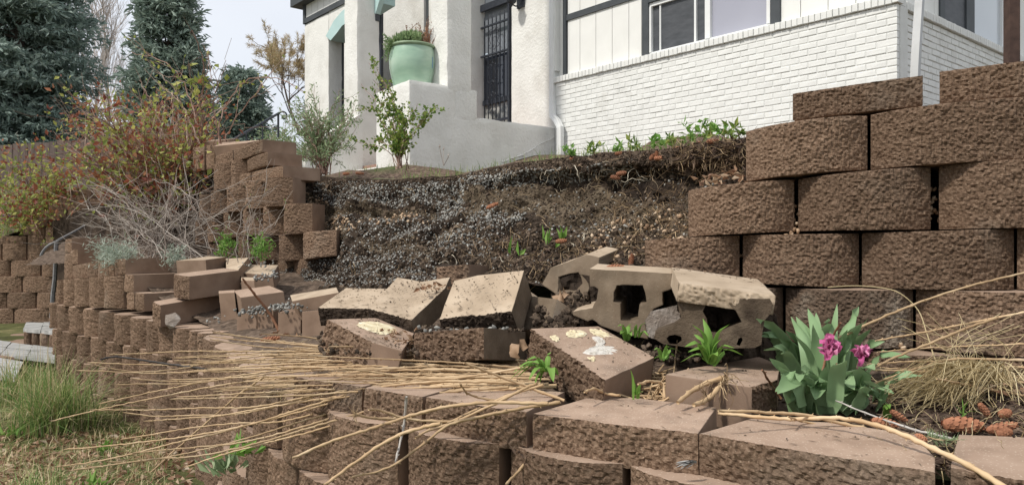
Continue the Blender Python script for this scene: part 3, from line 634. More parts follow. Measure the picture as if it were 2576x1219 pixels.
# smooth backs of the next caps behind
def slab_px(name, top, th, label=None, cat=None, group=None, rough=(), mats=None, parent=None, down=None, **k):
    t = np.array([P(*p) for p in top])
    n = np.zeros(3)
    for a, b in zip(t, np.roll(t, -1, 0)): n += np.cross(a - t.mean(0), b - t.mean(0))
    n = norm(n); n = n if n[2] > 0 else -n
    d = -n * th if down is None else np.array(down, float)
    BSEED[0] += 1
    o = block_obj(name, t, t + d, parent, mats, rough=rough, seed=BSEED[0], **k)
    if label: tag(o, label, cat, group)
    return o
slab_px('block', [(538, 368, 6.25), (622, 359, 6.15), (660, 352, 6.45), (560, 358, 6.6)], .12, parent=w, res=.012)
slab_px('block', [(516, 357, 6.7), (575, 351, 6.6), (600, 348, 6.9), (530, 352, 7.0)], .12, parent=w, res=.012)

# ------------------------------------------------------------------ lower tier
w = thing('retaining_wall', P(900, 1219, 2.6), 'long low front wall of brown split-face blocks under the willow twigs, curving back to the handrail', 'retaining wall')
lq = LOW.q; lq = np.concatenate([[lq[0] + (lq[0] - lq[1]) * 3 * np.array([.2, -.1])], lq])[1:]
ldl = np.concatenate([[0], np.cumsum(np.linalg.norm(np.diff(lq, axis=0), axis=1))]); LT = ldl[-1]
def arc(px): return float(np.interp(px, LOW.px, ldl))
def ztop(k): return lambda s: H + np.interp(s, [0, arc(525), arc(740), LT], [-.47, -.475, -.495, -.50]) - .2 * (k - 1)
for k in range(1, 6):
    set_ = -.005 * (k - 1)
    s0 = 0 if k < 3 else 0
    e = arc(2790) if k < 4 else arc(1450)
    course(w, lq, s0, arc(525), .275, .14 * (k % 2) + .03 * k, ztop(k), .2, .012 * (k - 1), depth=.27, bulge=.085, res=.008, amp=.006, gap=.020, jit=.006)
    course(w, lq, arc(525), e, .33, .165 * (k % 2) + .05, ztop(k), .2, set_, depth=.27, bulge=.055, res=.0046, amp=.0048, gap=.010)
# level above, only at the far end
def Lz(l): return [(127.8 + a / 4, 575 + b / 4) for a, b in l]
L4 = lambda l: [(127.8 + a / 4, 127.8 + b / 4) for a, b in l]
wall_row(w, LOW, L4([(128, 182), (184, 292), (294, 432), (436, 576), (580, 738)]), Lz([(128, 515), (292, 500), (432, 492), (576, 480), (738, 470)]), Lz([(128, 770), (292, 778), (576, 785), (738, 798)]), dy=.01, depth=.28, bulge=.07, res=.011, gap=.03)
wall_row(w, LOW, L4([(218, 372), (376, 474), (478, 636), (640, 745)]), Lz([(218, 372), (372, 345), (474, 328), (636, 312), (745, 298)]), Lz([(218, 500), (474, 486), (636, 470), (745, 464)]), dy=.02, depth=.30, taper=0, bulge=.014, res=.013)
wall_row(w, LOW, L4([(145, 222)]), Lz([(145, 255), (222, 245)]), Lz([(145, 505), (222, 500)]), dy=.03, depth=.28, bulge=.02, res=.014)
wall_row(w, LOW, L4([(200, 272)]), Lz([(200, 228), (272, 205)]), Lz([(200, 350), (272, 355)]), dy=.06, depth=.30, taper=0, bulge=.014, res=.014)
wall_row(w, LOW, L4([(146, 216)]), Lz([(146, 118), (216, 95)]), Lz([(146, 245), (216, 235)]), dy=.12, depth=.34, taper=0, bulge=.014, res=.014)
wall_row(w, LOW, L4([(748, 846)]), Lz([(748, 460), (846, 462)]), Lz([(748, 632), (846, 635)]), dy=.03, depth=.32, taper=0, bulge=.014, res=.012)
wall_row(w, LOW, L4([(752, 842), (844, 944)]), Lz([(752, 632), (842, 640), (944, 652)]), Lz([(752, 805), (842, 815), (944, 832)]), dy=0, depth=.30, taper=0, bulge=.014, res=.011)
# capping course towards the camera
def caps(l):
    for name, top, re in l:
        slab_px(name, top, .095, rough=(0,) if re is None else re, parent=w, res=.0042, amp=.005, wob=.001, bulges={0: .006})
caps([('cap_block', [(1071, 998, 2.02), (1324, 1036, 1.83), (1420, 985, 2.08), (1180, 972, 2.28)], None),
      ('cap_block', [(1340, 1040, 1.82), (1756, 1090, 1.625), (1802, 1024, 1.88), (1600, 1000, 2.02), (1475, 1001, 2.03)], (0,)),
      ('cap_block', [(1759, 1090, 1.622), (2352, 1188, 1.36), (2352, 1150, 1.44), (2300, 1092, 1.62), (2100, 1062, 1.745), (1890, 1052, 1.79)], (0,)),
      ('cap_block', [(2391, 1176, 1.38), (2900, 1260, 1.19), (2900, 1120, 1.5), (2560, 1098, 1.6), (2412, 1092, 1.62)], (0,)),
      ('cap_block', [(917, 975, 2.14), (1064, 997, 2.03), (1160, 968, 2.25), (1000, 955, 2.4)], None),
      ('cap_block', [(741, 948, 2.36), (912, 972, 2.16), (1000, 950, 2.4), (850, 936, 2.55)], None)])

# ------------------------------------------------------------------ far wall beside the steps
w = thing('retaining_wall', P(90, 840, 9.4), 'far brown block wall with a stepped top beyond the handrail, beside the white stone steps', 'retaining wall')
FAR = Plan([(-900, 10.3), (-200, 9.75), (0, 9.6), (170, 9.4), (260, 9.3), (400, 8.6)])
def FZ(l): return [(a * .474, b * .474) for a, b in l]
def fr_row(edges, y0, y1, dy): wall_row(w, FAR, FZ(edges), [(-900, 543 + y0 * .474), (300, 543 + y0 * .474)], [(-900, 543 + y1 * .474), (300, 543 + y1 * .474)], dy=dy, depth=.3, bulge=.05, res=.016, amp=.006, gap=.015)
fr_row([(-180, -2), (0, 143)], 106, 148, .05); fr_row([(146, 237)], 103, 146, .05); fr_row([(122, 238)], 58, 101, .07); fr_row([(240, 405)], 60, 145, .06)
fr_row([(160, 256), (258, 352)], 13, 56, .1); fr_row([(-300, -130), (-127, 10), (13, 140), (145, 300)], 148, 234, .03); fr_row([(-230, -60), (-57, 54), (56, 217), (219, 345)], 235, 319, .01)
fr_row([(-200, -40), (-37, 116), (118, 290), (293, 420)], 320, 404, -.01); fr_row([(-300, -130), (-126, 35), (38, 190), (193, 340)], 406, 489, -.03)
fr_row([(-260, -80), (-77, 72), (75, 272)], 491, 578, -.05); fr_row([(-300, -160), (-157, 8), (11, 122)], 580, 660, -.07)
def fz4(l): return [(a / 4, a / 4 + b * 0) for a, b in l]
for (x0, x1, y0, y1, dy) in [(122, 220, 510, 529, .14), (146, 219, 491, 510, .2), (178, 219, 471, 491, .26), (100, 165, 530, 549, .1), (222, 300, 500, 570, .25), (170, 215, 530, 569, .12), (222, 262, 470, 500, .4)]:
    wall_row(w, FAR, [(x0, x1)], [(0, y0), (400, y0)], [(0, y1), (400, y1)], dy=dy, depth=.3, bulge=.02, res=.022)
# stone steps
st = thing('garden_steps', P(90, 870, 7.4), 'pale stone-topped garden steps on brown block risers between the far wall and the front wall', 'steps')
def stepslab(top, th=.032, nx=2, ny=2):
    c = np.array([P(*p) for p in top[:4]])
    for i in range(nx):
        for j in range(ny):
            u0, u1 = (i + .01) / nx, (i + .985) / nx; v0, v1 = (j + .02) / ny, (j + .97) / ny
            q = [(1-v)*((1-u)*c[0]+u*c[1]) + v*((1-u)*c[3]+u*c[2]) for u, v in ((u0,v0),(u1,v0),(u1,v1),(u0,v1))]; q = np.array(q) + [0, 0, RNG.normal() * .004]
            BSEED[0] += 1; block_obj('paving_stone', q, q - [0, 0, th], st, [M['slab']] * 3, wob=.004, seed=BSEED[0])
stepslab([(58, 826, 7.3), (150, 834, 6.9), (156, 812, 7.7), (66, 810, 7.9)])
stepslab([(-60, 880, 6.9), (138, 903, 6.3), (140, 876, 6.85), (-20, 854, 7.5)], nx=3)
stepslab([(132, 779, 7.9), (170, 782, 7.7), (172, 769, 8.3), (135, 768, 8.4)], nx=2, ny=1)
stepslab([(-90, 930, 6.3), (40, 948, 5.8), (60, 910, 6.3), (-60, 890, 6.8)])
for (x0, x1, y0, y1, Y) in [(60, 76, 834, 872, 7.25), (79, 96, 835, 874, 7.2), (99, 122, 838, 878, 7.1), (124, 146, 842, 880, 7.0), (129, 144, 783, 812, 7.9), (147, 165, 784, 815, 7.8)]:
    wall_row(st, Plan([(0, Y + .1), (200, Y - .1)]), [(x0, x1)], [(0, y0), (300, y0)], [(0, y1), (300, y1)], depth=.2, bulge=.02, res=.02)
# soil filling under steps
g = MB(); g.box((-5.6, 6.6, .1), (-4.3, 8.9, H - 1.0)); g.build('step_core', M['smooth'], st)
# ------------------------------------------------------------------ tumbled blocks on the terrace
D_ = lambda: [M['dusty'], M['soil'], M['grey']]  # pale tops, split fronts in the dark soil colour, grey sides
G_ = 'tumbled concrete blocks on the terrace'
def Z1(l): return [(127.8 + a / 4, 575 + b / 4, Y) for a, b, Y in l]
slab_px('concrete_block', [(800, 774, 2.96), (930, 777, 2.9), (986, 726, 3.12), (870, 724, 3.22)], .075, 'pale dusty slab lying flat behind the sunken adhesive-stained block', 'concrete block', G_, rough=(0,), mats=D_(), amp=.005, wob=.0012)
slab_px('concrete_block', [(925, 776, 2.88), (1034, 806, 2.74), (1120, 724, 2.98), (1132, 697, 3.08), (1062, 708, 3.14), (1000, 697, 3.24)], .085, 'pale dusty notched slab with a clump of dead leaves on its corner', 'concrete block', G_, rough=(0,), mats=D_(), amp=.005, wob=.0012)
slab_px('concrete_block', [(1105, 803, 2.62), (1287, 784, 2.55), (1318, 680, 2.72), (1203, 692, 2.86), (1142, 706, 2.82)], .11, 'large pale dusty slab tilted steeply up, dark along its front edge', 'concrete block', G_, rough=(0,), mats=D_(), amp=.007, wob=.0012)
slab_px('concrete_block', [(1282, 832, 2.76), (1383, 824, 2.62), (1402, 752, 2.66), (1334, 744, 2.78), (1318, 722, 2.86), (1286, 730, 2.9)], .12, 'grey block on edge with a hollowed rim, leaning behind the steep pale slab', 'concrete block', G_, mats=[M['grey'], M['soil'], M['dusty']])
slab_px('concrete_block', [(822, 803, 2.62), (936, 861, 2.42), (1012, 882, 2.40), (1042, 838, 2.72), (946, 799, 2.86)], .12, 'sunken brown block with a yellowish adhesive patch and dead leaves on top', 'concrete block', G_, rough=(0,), res=.0065, amp=.0075)
slab_px('concrete_block', [(1042, 837, 2.5), (1217, 823, 2.38), (1322, 834, 2.62), (1150, 822, 2.85)], .10, 'brown block half buried in front of the steep pale slab, split face towards the twigs', 'concrete block', G_, rough=(0,), res=.006, amp=.0075, mats=[M['mulch'], M['rough'], M['grey']])
b5 = slab_px('concrete_block', [(1335, 826, 2.35), (1523, 956, 1.98), (1648, 898, 2.2), (1505, 820, 2.5)], .115, 'brown block tipped towards the twigs with a torn white adhesive patch on top', 'concrete block', G_, rough=(0,), res=.005, amp=.0075, wob=.0025)
slab_px('concrete_block', [(1675, 941, 2.0), (1892, 974, 1.9), (1956, 955, 2.0), (1962, 918, 2.25), (1910, 897, 2.4), (1740, 925, 2.2)], .115, 'clean brown block lying flat beside the tulip leaves', 'concrete block', G_, rough=(1,), res=.006, wob=.001)
# adhesive splashes: thin irregular crusts on the block tops
def splash(cpx, pts, corners, mname, parent, lift=.003):
    c = np.array([P(*p) for p in corners]); n = norm(np.cross(c[1] - c[0], c[3] - c[0])); n = n if n[2] > 0 else -n
    def hit(px, py):
        d = np.array([(px - CX) / F, 1, (CY - py) / F]); o = np.array([0, 0, H]); t = np.dot(c[0] - o, n) / np.dot(d, n); return o + d * t
    V = np.array([hit(*p) for p in pts]); q = spline(np.concatenate([V, V[:1]]), len(pts) * 5)[:-1]
    q = q + RNG.normal(size=q.shape) * .0012; m = len(q); ce = q.mean(0)
    mb = MB(); inn = ce + (q - ce) * .82
    mb.add(np.concatenate([q + n * .0015, inn + n * (lift + .001 * np.abs(RNG.normal(size=(m, 1)))), [ce + n * (lift + .001)]]),
           [[i, (i + 1) % m, m + (i + 1) % m, m + i] for i in range(m)] + [[m + i, m + (i + 1) % m, 2 * m] for i in range(m)])
    return mb.build('adhesive_patch', M[mname], parent)
c5 = [(1335, 826, 2.35), (1523, 956, 1.98), (1648, 898, 2.2), (1505, 820, 2.5)]
z5 = lambda l: [(1314.8 + a / 4, 626 + b / 4) for a, b in l]
splash(0, z5([(430, 850), (500, 815), (600, 825), (640, 850), (560, 890), (460, 890)]), c5, 'adhesive', b5)
splash(0, z5([(670, 810), (760, 810), (850, 850), (930, 890), (1000, 920), (960, 965), (880, 930), (780, 890), (690, 850)]), c5, 'adhesive', b5)
M['white_adh'] = mat('torn_white_adhesive', [(.3, (.46,.42,.36)), (.6, (.64,.61,.56)), (.85, (.44,.36,.26))], scale=60, detail=6, rough=.85, bump=1, bscale=110, bdist=.006)
splash(0, z5([(690, 885), (760, 880), (820, 920), (850, 1000), (920, 1000), (970, 1030), (940, 1090), (800, 1085), (700, 1080), (610, 1060), (660, 1020), (730, 980)]), c5, 'white_adh', b5, .007)
splash(0, z5([(265, 880), (320, 872), (360, 890), (330, 935), (290, 910)]), c5, 'adhesive', b5)
splash(0, z5([(1030, 1030), (1090, 1000), (1150, 1030), (1210, 1075), (1120, 1050), (1060, 1055)]), c5, 'adhesive', b5)
splash(0, z5([(640, 1090), (720, 1085), (740, 1110), (700, 1140)]), c5, 'adhesive', b5); splash(0, z5([(1040, 1130), (1090, 1112), (1140, 1140), (1090, 1150)]), c5, 'adhesive', b5)
b3 = [o for o in COL.objects if o.get('label', '').startswith('sunken brown block')][0]
z3 = lambda l: [(734.7 + a / 4, 626 + b / 4) for a, b in l]
splash(0, z3([(640, 760), (720, 735), (850, 735), (960, 760), (1040, 800), (1000, 850), (880, 860), (760, 820), (680, 790)]), [(822, 803, 2.62), (936, 861, 2.42), (1012, 882, 2.40), (946, 799, 2.86)], 'adhesive', b3)

# hollow cored blocks on their faces
def holed(name, outer, holes, vec, label, mats, top_dusty=True):
    bm = bmesh.new(); loops = []
    for k, L in enumerate([outer] + holes):
        pts = np.array([P(*p) for p in L])
        nx_ = np.roll(pts, -1, 0); m_ = 5; t_ = (np.arange(m_) / m_)[None, :, None]
        pts = (pts[:, None] * (1 - t_) + nx_[:, None] * t_).reshape(-1, 3); pts = pts + np.stack([fbm(pts / .02 + 31 * q, 2, q) for q in range(3)], -1) * np.array([.0014, .0005, .0014])
        vs = [bm.verts.new(p) for p in pts]; loops.append(vs)
    for vs in loops:
        for a, b in zip(vs, vs[1:] + vs[:1]): bm.edges.new((a, b))
    r = bmesh.ops.triangle_fill(bm, use_beauty=True, use_dissolve=False, edges=bm.edges[:])
    V0 = np.array([v.co[:] for v in bm.verts]); bm.verts.index_update()
    T = [[v.index for v in f.verts] for f in bm.faces]; LI = [[v.index for v in vs] for vs in loops]; bm.free()
    vec = np.asarray(vec, float); n = len(V0); mb = MB()
    mb.add(np.concatenate([V0, V0 + vec]), [t for t in T] + [[i + n for i in t[::-1]] for t in T], 0)
    for k, li in enumerate(LI):
        for a, b in zip(li, li[1:] + li[:1]):
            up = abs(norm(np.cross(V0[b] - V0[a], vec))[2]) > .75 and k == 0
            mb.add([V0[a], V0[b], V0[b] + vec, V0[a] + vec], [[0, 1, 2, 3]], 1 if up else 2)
    o = mb.build(name, mats)
    bm = bmesh.new(); bm.from_mesh(o.data); bmesh.ops.remove_doubles(bm, verts=bm.verts, dist=1e-5); bmesh.ops.recalc_face_normals(bm, faces=bm.faces)
    for f in bm.faces: f.smooth = False
    bm.to_mesh(o.data); bm.free()
    tag(o, label, 'concrete block', 'hollow concrete blocks at the wall break'); return o
# soil packed behind and inside the hollow blocks
mq = []
for px in np.linspace(1385, 1960, 60):
    Yb = np.interp(px, [1385, 1440, 1560, 1640, 1690, 1960], [2.93, 2.88, 2.82, 2.72, 2.56, 2.50]); yt = np.interp(px, [1385, 1450, 1690, 1720, 1900, 1960], [700, 690, 700, 730, 745, 800])
    mq.append([P(px, yt + (930 - yt) * k, Yb - .06 * k + .03 * math.sin(px * .13) * .4) for k in np.linspace(0, 1, 22)])
mq = np.array(mq).transpose(1, 0, 2); mq = mq + fbm(mq.reshape(-1, 3) / .05, 3, 61).reshape(22, 60, 1) * np.array([0, .025, .006]); grid_mesh('packed_soil', mq, M['soil'], smooth=False)
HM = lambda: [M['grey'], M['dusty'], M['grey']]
def z5Y(l, Y0, gx=0., gy=0.): return [(1314.8 + a / 4, 626 + b / 4, Y0 + gx * a + gy * b) for a, b in l]
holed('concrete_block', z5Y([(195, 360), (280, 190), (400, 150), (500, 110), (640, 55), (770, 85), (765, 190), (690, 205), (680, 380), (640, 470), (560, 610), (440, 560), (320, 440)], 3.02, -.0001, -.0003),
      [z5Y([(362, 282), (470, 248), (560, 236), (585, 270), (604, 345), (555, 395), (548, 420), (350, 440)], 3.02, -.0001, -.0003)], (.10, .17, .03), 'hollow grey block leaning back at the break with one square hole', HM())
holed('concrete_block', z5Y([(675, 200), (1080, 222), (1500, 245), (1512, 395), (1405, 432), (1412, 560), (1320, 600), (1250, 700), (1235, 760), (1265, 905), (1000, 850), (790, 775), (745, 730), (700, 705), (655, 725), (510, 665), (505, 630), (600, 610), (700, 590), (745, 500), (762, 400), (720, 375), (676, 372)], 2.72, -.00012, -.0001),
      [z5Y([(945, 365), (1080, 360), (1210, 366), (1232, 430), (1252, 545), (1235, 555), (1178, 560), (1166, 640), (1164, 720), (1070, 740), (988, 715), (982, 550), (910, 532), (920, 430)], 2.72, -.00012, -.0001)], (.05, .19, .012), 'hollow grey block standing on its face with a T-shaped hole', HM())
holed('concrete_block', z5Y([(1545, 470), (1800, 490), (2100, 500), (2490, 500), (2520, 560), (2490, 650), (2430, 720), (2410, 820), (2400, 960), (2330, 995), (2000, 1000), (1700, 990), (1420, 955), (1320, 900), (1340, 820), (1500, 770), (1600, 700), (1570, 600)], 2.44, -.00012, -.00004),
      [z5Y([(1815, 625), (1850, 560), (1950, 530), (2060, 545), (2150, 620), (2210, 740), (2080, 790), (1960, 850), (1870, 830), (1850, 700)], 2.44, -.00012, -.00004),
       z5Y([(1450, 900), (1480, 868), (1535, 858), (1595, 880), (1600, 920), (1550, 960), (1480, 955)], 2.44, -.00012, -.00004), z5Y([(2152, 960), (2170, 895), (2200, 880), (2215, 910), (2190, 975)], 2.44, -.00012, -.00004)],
      (.05, .2, -.01), 'broken hollow block darkened by soil and painted shade, with a rounded opening under a flat lid, beside the tulips', [M['dirty_shade'], M['dirty_shade'], M['dirty_shade']])
slab_px('concrete_block', [(1708, 711, 2.20), (1952, 744, 2.13), (1907, 702, 2.5), (1690, 672, 2.56)], .055, 'flat pale dusty lid slab resting on the broken hollow block', 'concrete block', 'hollow concrete blocks at the wall break', rough=(0,), mats=[M['dusty'], M['dusty'], M['dusty']], amp=.004, res=.006, wob=.0012)
BSEED[0] += 1
t = np.array([P(*p) for p in z5Y([(1290, 625), (1560, 560), (1610, 700), (1500, 770), (1340, 820), (1310, 900), (1260, 880), (1230, 720)], 2.40)])
o = block_obj('concrete_block', t, t + np.array([.03, .14, -.02]), None, [M['broken'], M['broken'], M['broken']], rough=(1, 2, 3, 4), res=.012, amp=.006)
tag(o, 'pale broken lump of concrete with a ragged curved edge beside the hollow block', 'concrete lump')
tag(slab_px('concrete_block', [(1505, 776, 2.55), (1692, 686, 2.55), (1694, 686, 2.7), (1490, 676, 2.7)], .02, mats=[M['dusty']] * 3), None) if False else None

# loose cap blocks on the broken end and rubble row behind them
LB = 'loose cap blocks at the broken end of the front wall'
def cap3(fl, fr_, back, Y, Yb, h, label, group=LB):
    """front-left corner, front-right corner and back corner of the top, all in image columns"""
    a = P(*fl, Y[0]); b = P(*fr_, Y[1]); c = P(*back, Yb); d = a + (c - b)
    BSEED[0] += 1
    o = block_obj('cap_block', [a, b, c, d], [q + np.array([0, 0, -h]) for q in (a, b, c, d)], None, None, rough=(0,), bulge=.012, res=.008, amp=.006, seed=BSEED[0])
    tag(o, label, 'concrete block', group); return o
cap3((127.8 + 1033 / 4, 575 + 730 / 4), (127.8 + 1105 / 4, 575 + 768 / 4), (127.8 + 1695 / 4, 575 + 668 / 4), (4.42, 4.30), 4.62, .128, 'brown cap block pushed out of the front wall end, lower of two loose caps')
cap3((127.8 + 1238 / 4, 575 + 455 / 4), (127.8 + 1395 / 4, 575 + 480 / 4), (127.8 + 1905 / 4, 575 + 418 / 4), (4.50, 4.36), 4.66, .135, 'brown cap block balanced on top of the other loose cap at the front wall end')
RB = 'rubble blocks behind the front wall'
slab_px('concrete_block', Z1([(1262, 322, 4.95), (1560, 312, 4.8), (1760, 285, 5.1), (1590, 275, 5.3)]), .11, 'brown block lying on its side below the dead lavender stems', 'concrete block', RB, mats=[M['dusty'], M['rough'], M['smooth']])
slab_px('concrete_block', Z1([(1765, 400, 4.85), (1885, 415, 4.7), (1990, 290, 5.0), (1760, 300, 5.2)]), .09, 'pale slanting block wedged behind the topmost loose cap', 'concrete block', RB, mats=[M['dusty'], M['rough'], M['smooth']])
slab_px('concrete_block', Z1([(1930, 445, 4.8), (2230, 465, 4.6), (2288, 365, 4.95), (1950, 362, 5.1)]), .09, 'flat block dusted with soil and white pebbles at the foot of the leaning wall', 'concrete block', RB, mats=[M['dusty'], M['rough'], M['smooth']])
slab_px('concrete_block', Z1([(1915, 520, 4.5), (2050, 520, 4.45), (2040, 490, 4.65), (1915, 485, 4.7)]), .10, 'small pale block end showing beyond the topmost loose cap', 'concrete block', RB, mats=[M['dusty'], M['rough'], M['smooth']])
slab_px('concrete_block', Z1([(1910, 692, 4.05), (2345, 632, 4.1), (2200, 572, 4.45), (1835, 622, 4.4)]), .13, 'dark brown block with a flat top set among gravel behind the loose caps', 'concrete block', RB)
slab_px('concrete_block', Z1([(1690, 650, 4.3), (1850, 640, 4.25), (1850, 615, 4.45), (1690, 625, 4.45)]), .25, 'dark smooth block end in the gap behind the lower loose cap', 'concrete block', RB)
slab_px('concrete_block', [(735, 757, 3.65), (852, 735, 3.5), (846, 722, 3.75), (730, 742, 3.85)], .10, 'narrow pale slab edge poking from the gravel beside the flat dusty slabs', 'concrete block', RB, mats=[M['dusty'], M['rough'], M['smooth']])
for k, (x0, y0, x1, y1, Y, lb) in enumerate([(596, 788, 646, 782, 3.98, 'smooth brown block face under the gravel ledge beside the front wall end'), (648, 783, 688, 778, 3.88, 'smooth brown block face in the middle of the gravel ledge row'),
                                        (700, 785, 757, 784, 3.68, 'brown block at the gravel ledge with a split corner next to the leaning twig'), (760, 783, 826, 778, 3.55, 'dark smooth block face at the gravel ledge under the pale flat slab')]):
    BSEED[0] += 1
    a, b = P(x0, y0, Y), P(x1, y1, Y - .03); dv = np.array([.02, .22, .01])
    o = block_obj('concrete_block', [a, b, b + dv, a + dv], [q - np.array([0, 0, .17]) for q in (a, b, b + dv, a + dv)], None, [M['mulch'] if k != 2 else M['smooth'], M['rough'], M['smooth']], rough=(3,) if k == 2 else (), res=.01)
    tag(o, lb, 'concrete block', RB)
o = slab_px('concrete_block', [(1098, 672, 3.35), (1180, 664, 3.3), (1230, 668, 3.5), (1110, 664, 3.55)], .09, 'buried brown block just showing through the soil above the steep pale slab', 'concrete block', RB, rough=(0,), res=.008, mats=[M['soil'], M['rough'], M['smooth']], bulges={0: .03})
# pebbles on the ledge tops
g = MB()
for (x0, y0, x1, y1, Y0, Y1, n) in [(600, 785, 760, 765, 3.9, 3.75, 90), (600, 670, 690, 662, 4.8, 4.9, 24), (520, 810, 575, 795, 4.0, 4.2, 12), (690, 775, 830, 765, 3.6, 3.7, 60), (640, 700, 700, 690, 4.5, 4.5, 40), (1050, 830, 1310, 826, 2.5, 2.56, 18), (590, 790, 690, 780, 3.86, 4.0, 26)]:
    t = RNG.uniform(size=n)
    stones(g, [P(x0 + (x1 - x0) * q, y0 + (y1 - y0) * q + RNG.normal() * 5, Y0 + (Y1 - Y0) * q + RNG.normal() * .05) for q in t], RNG.uniform(.010, .026, n))
tag(g.build('ledge_gravel', M['pebble'], smooth=True), kind='stuff')
g = MB()
for (x0, x1, y0, y1, Y0, Y1, n, hi) in [(1400, 1480, 735, 815, 2.78, 2.62, 160, .03), (1340, 1420, 770, 825, 2.7, 2.6, 110, .03), (1410, 1455, 715, 745, 2.97, 2.9, 60, .02), (1555, 1610, 800, 815, 2.75, 2.72, 40, .018), (1620, 1860, 865, 905, 2.36, 2.2, 200, .022), (1560, 1690, 650, 690, 2.88, 2.8, 140, .03), (800, 1050, 838, 890, 2.75, 2.4, 160, .022), (1050, 1320, 818, 832, 2.7, 2.5, 150, .018)]:
    t = RNG.uniform(size=n); x = RNG.uniform(x0, x1, n); stones(g, [P(a, y0 + (y1 - y0) * q, Y0 + (Y1 - Y0) * q) for a, q in zip(x, t)], RNG.uniform(.006, hi, n), flat=.8, jag=.34)
tag(g.build('rubble_soil', M['clod']), kind='stuff')
p = P(434, 806, 4.2)
g = MB(); stones(g, [p], [.10], flat=.6, jag=.15); tag(g.build('broken_stone', M['broken']), 'pale broken stone lump tucked under the lower loose cap', 'stone')

# needles, soil and chips fallen on the flat tops
g = MB(); g2 = MB()
for cs, n in [([(800, 774, 2.96), (930, 777, 2.9), (986, 726, 3.12), (870, 724, 3.22)], 60), ([(925, 776, 2.88), (1034, 806, 2.74), (1120, 724, 2.98), (1000, 697, 3.24)], 90), ([(1105, 803, 2.62), (1287, 784, 2.55), (1318, 680, 2.72), (1142, 706, 2.82)], 70),
              ([(1712, 713, 2.22), (1948, 744, 2.16), (1905, 703, 2.5), (1692, 674, 2.56)], 60), ([(1335, 826, 2.35), (1523, 956, 1.98), (1648, 898, 2.2), (1505, 820, 2.5)], 40), ([(822, 803, 2.62), (936, 861, 2.42), (1012, 882, 2.40), (946, 799, 2.86)], 90),
              ([(1675, 941, 2.0), (1892, 974, 1.9), (1956, 935, 2.1), (1740, 925, 2.2)], 30), ([(1340, 1040, 1.82), (1756, 1090, 1.625), (1802, 1024, 1.88), (1475, 1001, 2.03)], 24), ([(1759, 1090, 1.622), (2352, 1188, 1.36), (2300, 1092, 1.62), (1890, 1052, 1.79)], 40), ([(1071, 998, 2.02), (1324, 1036, 1.83), (1420, 985, 2.08), (1180, 972, 2.28)], 40)]:
    c = np.array([P(*q) for q in cs]); u = RNG.uniform(.03, .97, n); v = RNG.beta(1.2, 1.2, n); u = u[:, None]; v = v[:, None]
    p = (1-v)*((1-u)*c[0]+u*c[1]) + v*((1-u)*c[3]+u*c[2]); nn = norm(np.cross(c[1]-c[0], c[3]-c[0])); nn = nn if nn[2] > 0 else -nn
    d = RNG.normal(size=(n, 3)); d -= (d @ nn)[:, None] * nn; g.leaves(p + nn * .003, d, RNG.uniform(.006, .03, n), RNG.uniform(.0015, .004, n), curl=.1, side=np.tile(nn, (n, 1)))
    k = int(n * (.7 if cs[0][1] < 850 else .25)); u = RNG.uniform(0, 1, k)[:, None]; v = np.where(RNG.uniform(size=k) < .6, RNG.beta(1, 6, k), RNG.uniform(0, 1, k))[:, None]; v = 1 - v
    p = (1-v)*((1-u)*c[0]+u*c[1]) + v*((1-u)*c[3]+u*c[2]); stones(g2, p + nn * .001, RNG.uniform(.002, .009, k), flat=.7, jag=.3)
tag(g.build('fallen_needles', M['dustbit']), kind='stuff'); tag(g2.build('fallen_crumbs', M['dustbit']), kind='stuff')
# ------------------------------------------------------------------ house: a runs along the brick front, b into the house
HC = np.array([(2256 - CX) / F * 7.39, 7.39]); E1 = np.array([-.6416, .7670]); E2 = np.array([.7670, .6416])
def hp(a, b, z): q = HC + E1 * a + E2 * b; return np.array([q[0], q[1], z])
def hmap(V): V = np.asarray(V, float).reshape(-1, 3); return np.concatenate([HC + V[:, :1] * E1 + V[:, 1:2] * E2, V[:, 2:]], 1)
def a_at(px, b): k = (px - CX) / F; q = HC + E2 * b; return (k * q[1] - q[0]) / (E1[0] - k * E1[1])
def b_at(px, a): k = (px - CX) / F; q = HC + E1 * a; return (k * q[1] - q[0]) / (E2[0] - k * E2[1])
def zf(px, py, b): q = HC + E2 * b + E1 * a_at(px, b); return zof(py, q[1])
def zs(px, py, a): q = HC + E1 * a + E2 * b_at(px, a); return zof(py, q[1])
house = thing('house', hp(2.4, 0, 1.25 + H), 'white painted brick and stucco house with charcoal trim at the top of the bank', 'house')
def hbox(name, a, b, z, m, parent=house, label=None):
    mb = MB(); mb.box((min(a), min(b), min(z)), (max(a), max(b), max(z)), 0, hmap); o = mb.build(name, m, parent)
    bm = bmesh.new(); bm.from_mesh(o.data); bmesh.ops.recalc_face_normals(bm, faces=bm.faces); bm.to_mesh(o.data); bm.free()
    if label: o['label'] = label
    return o
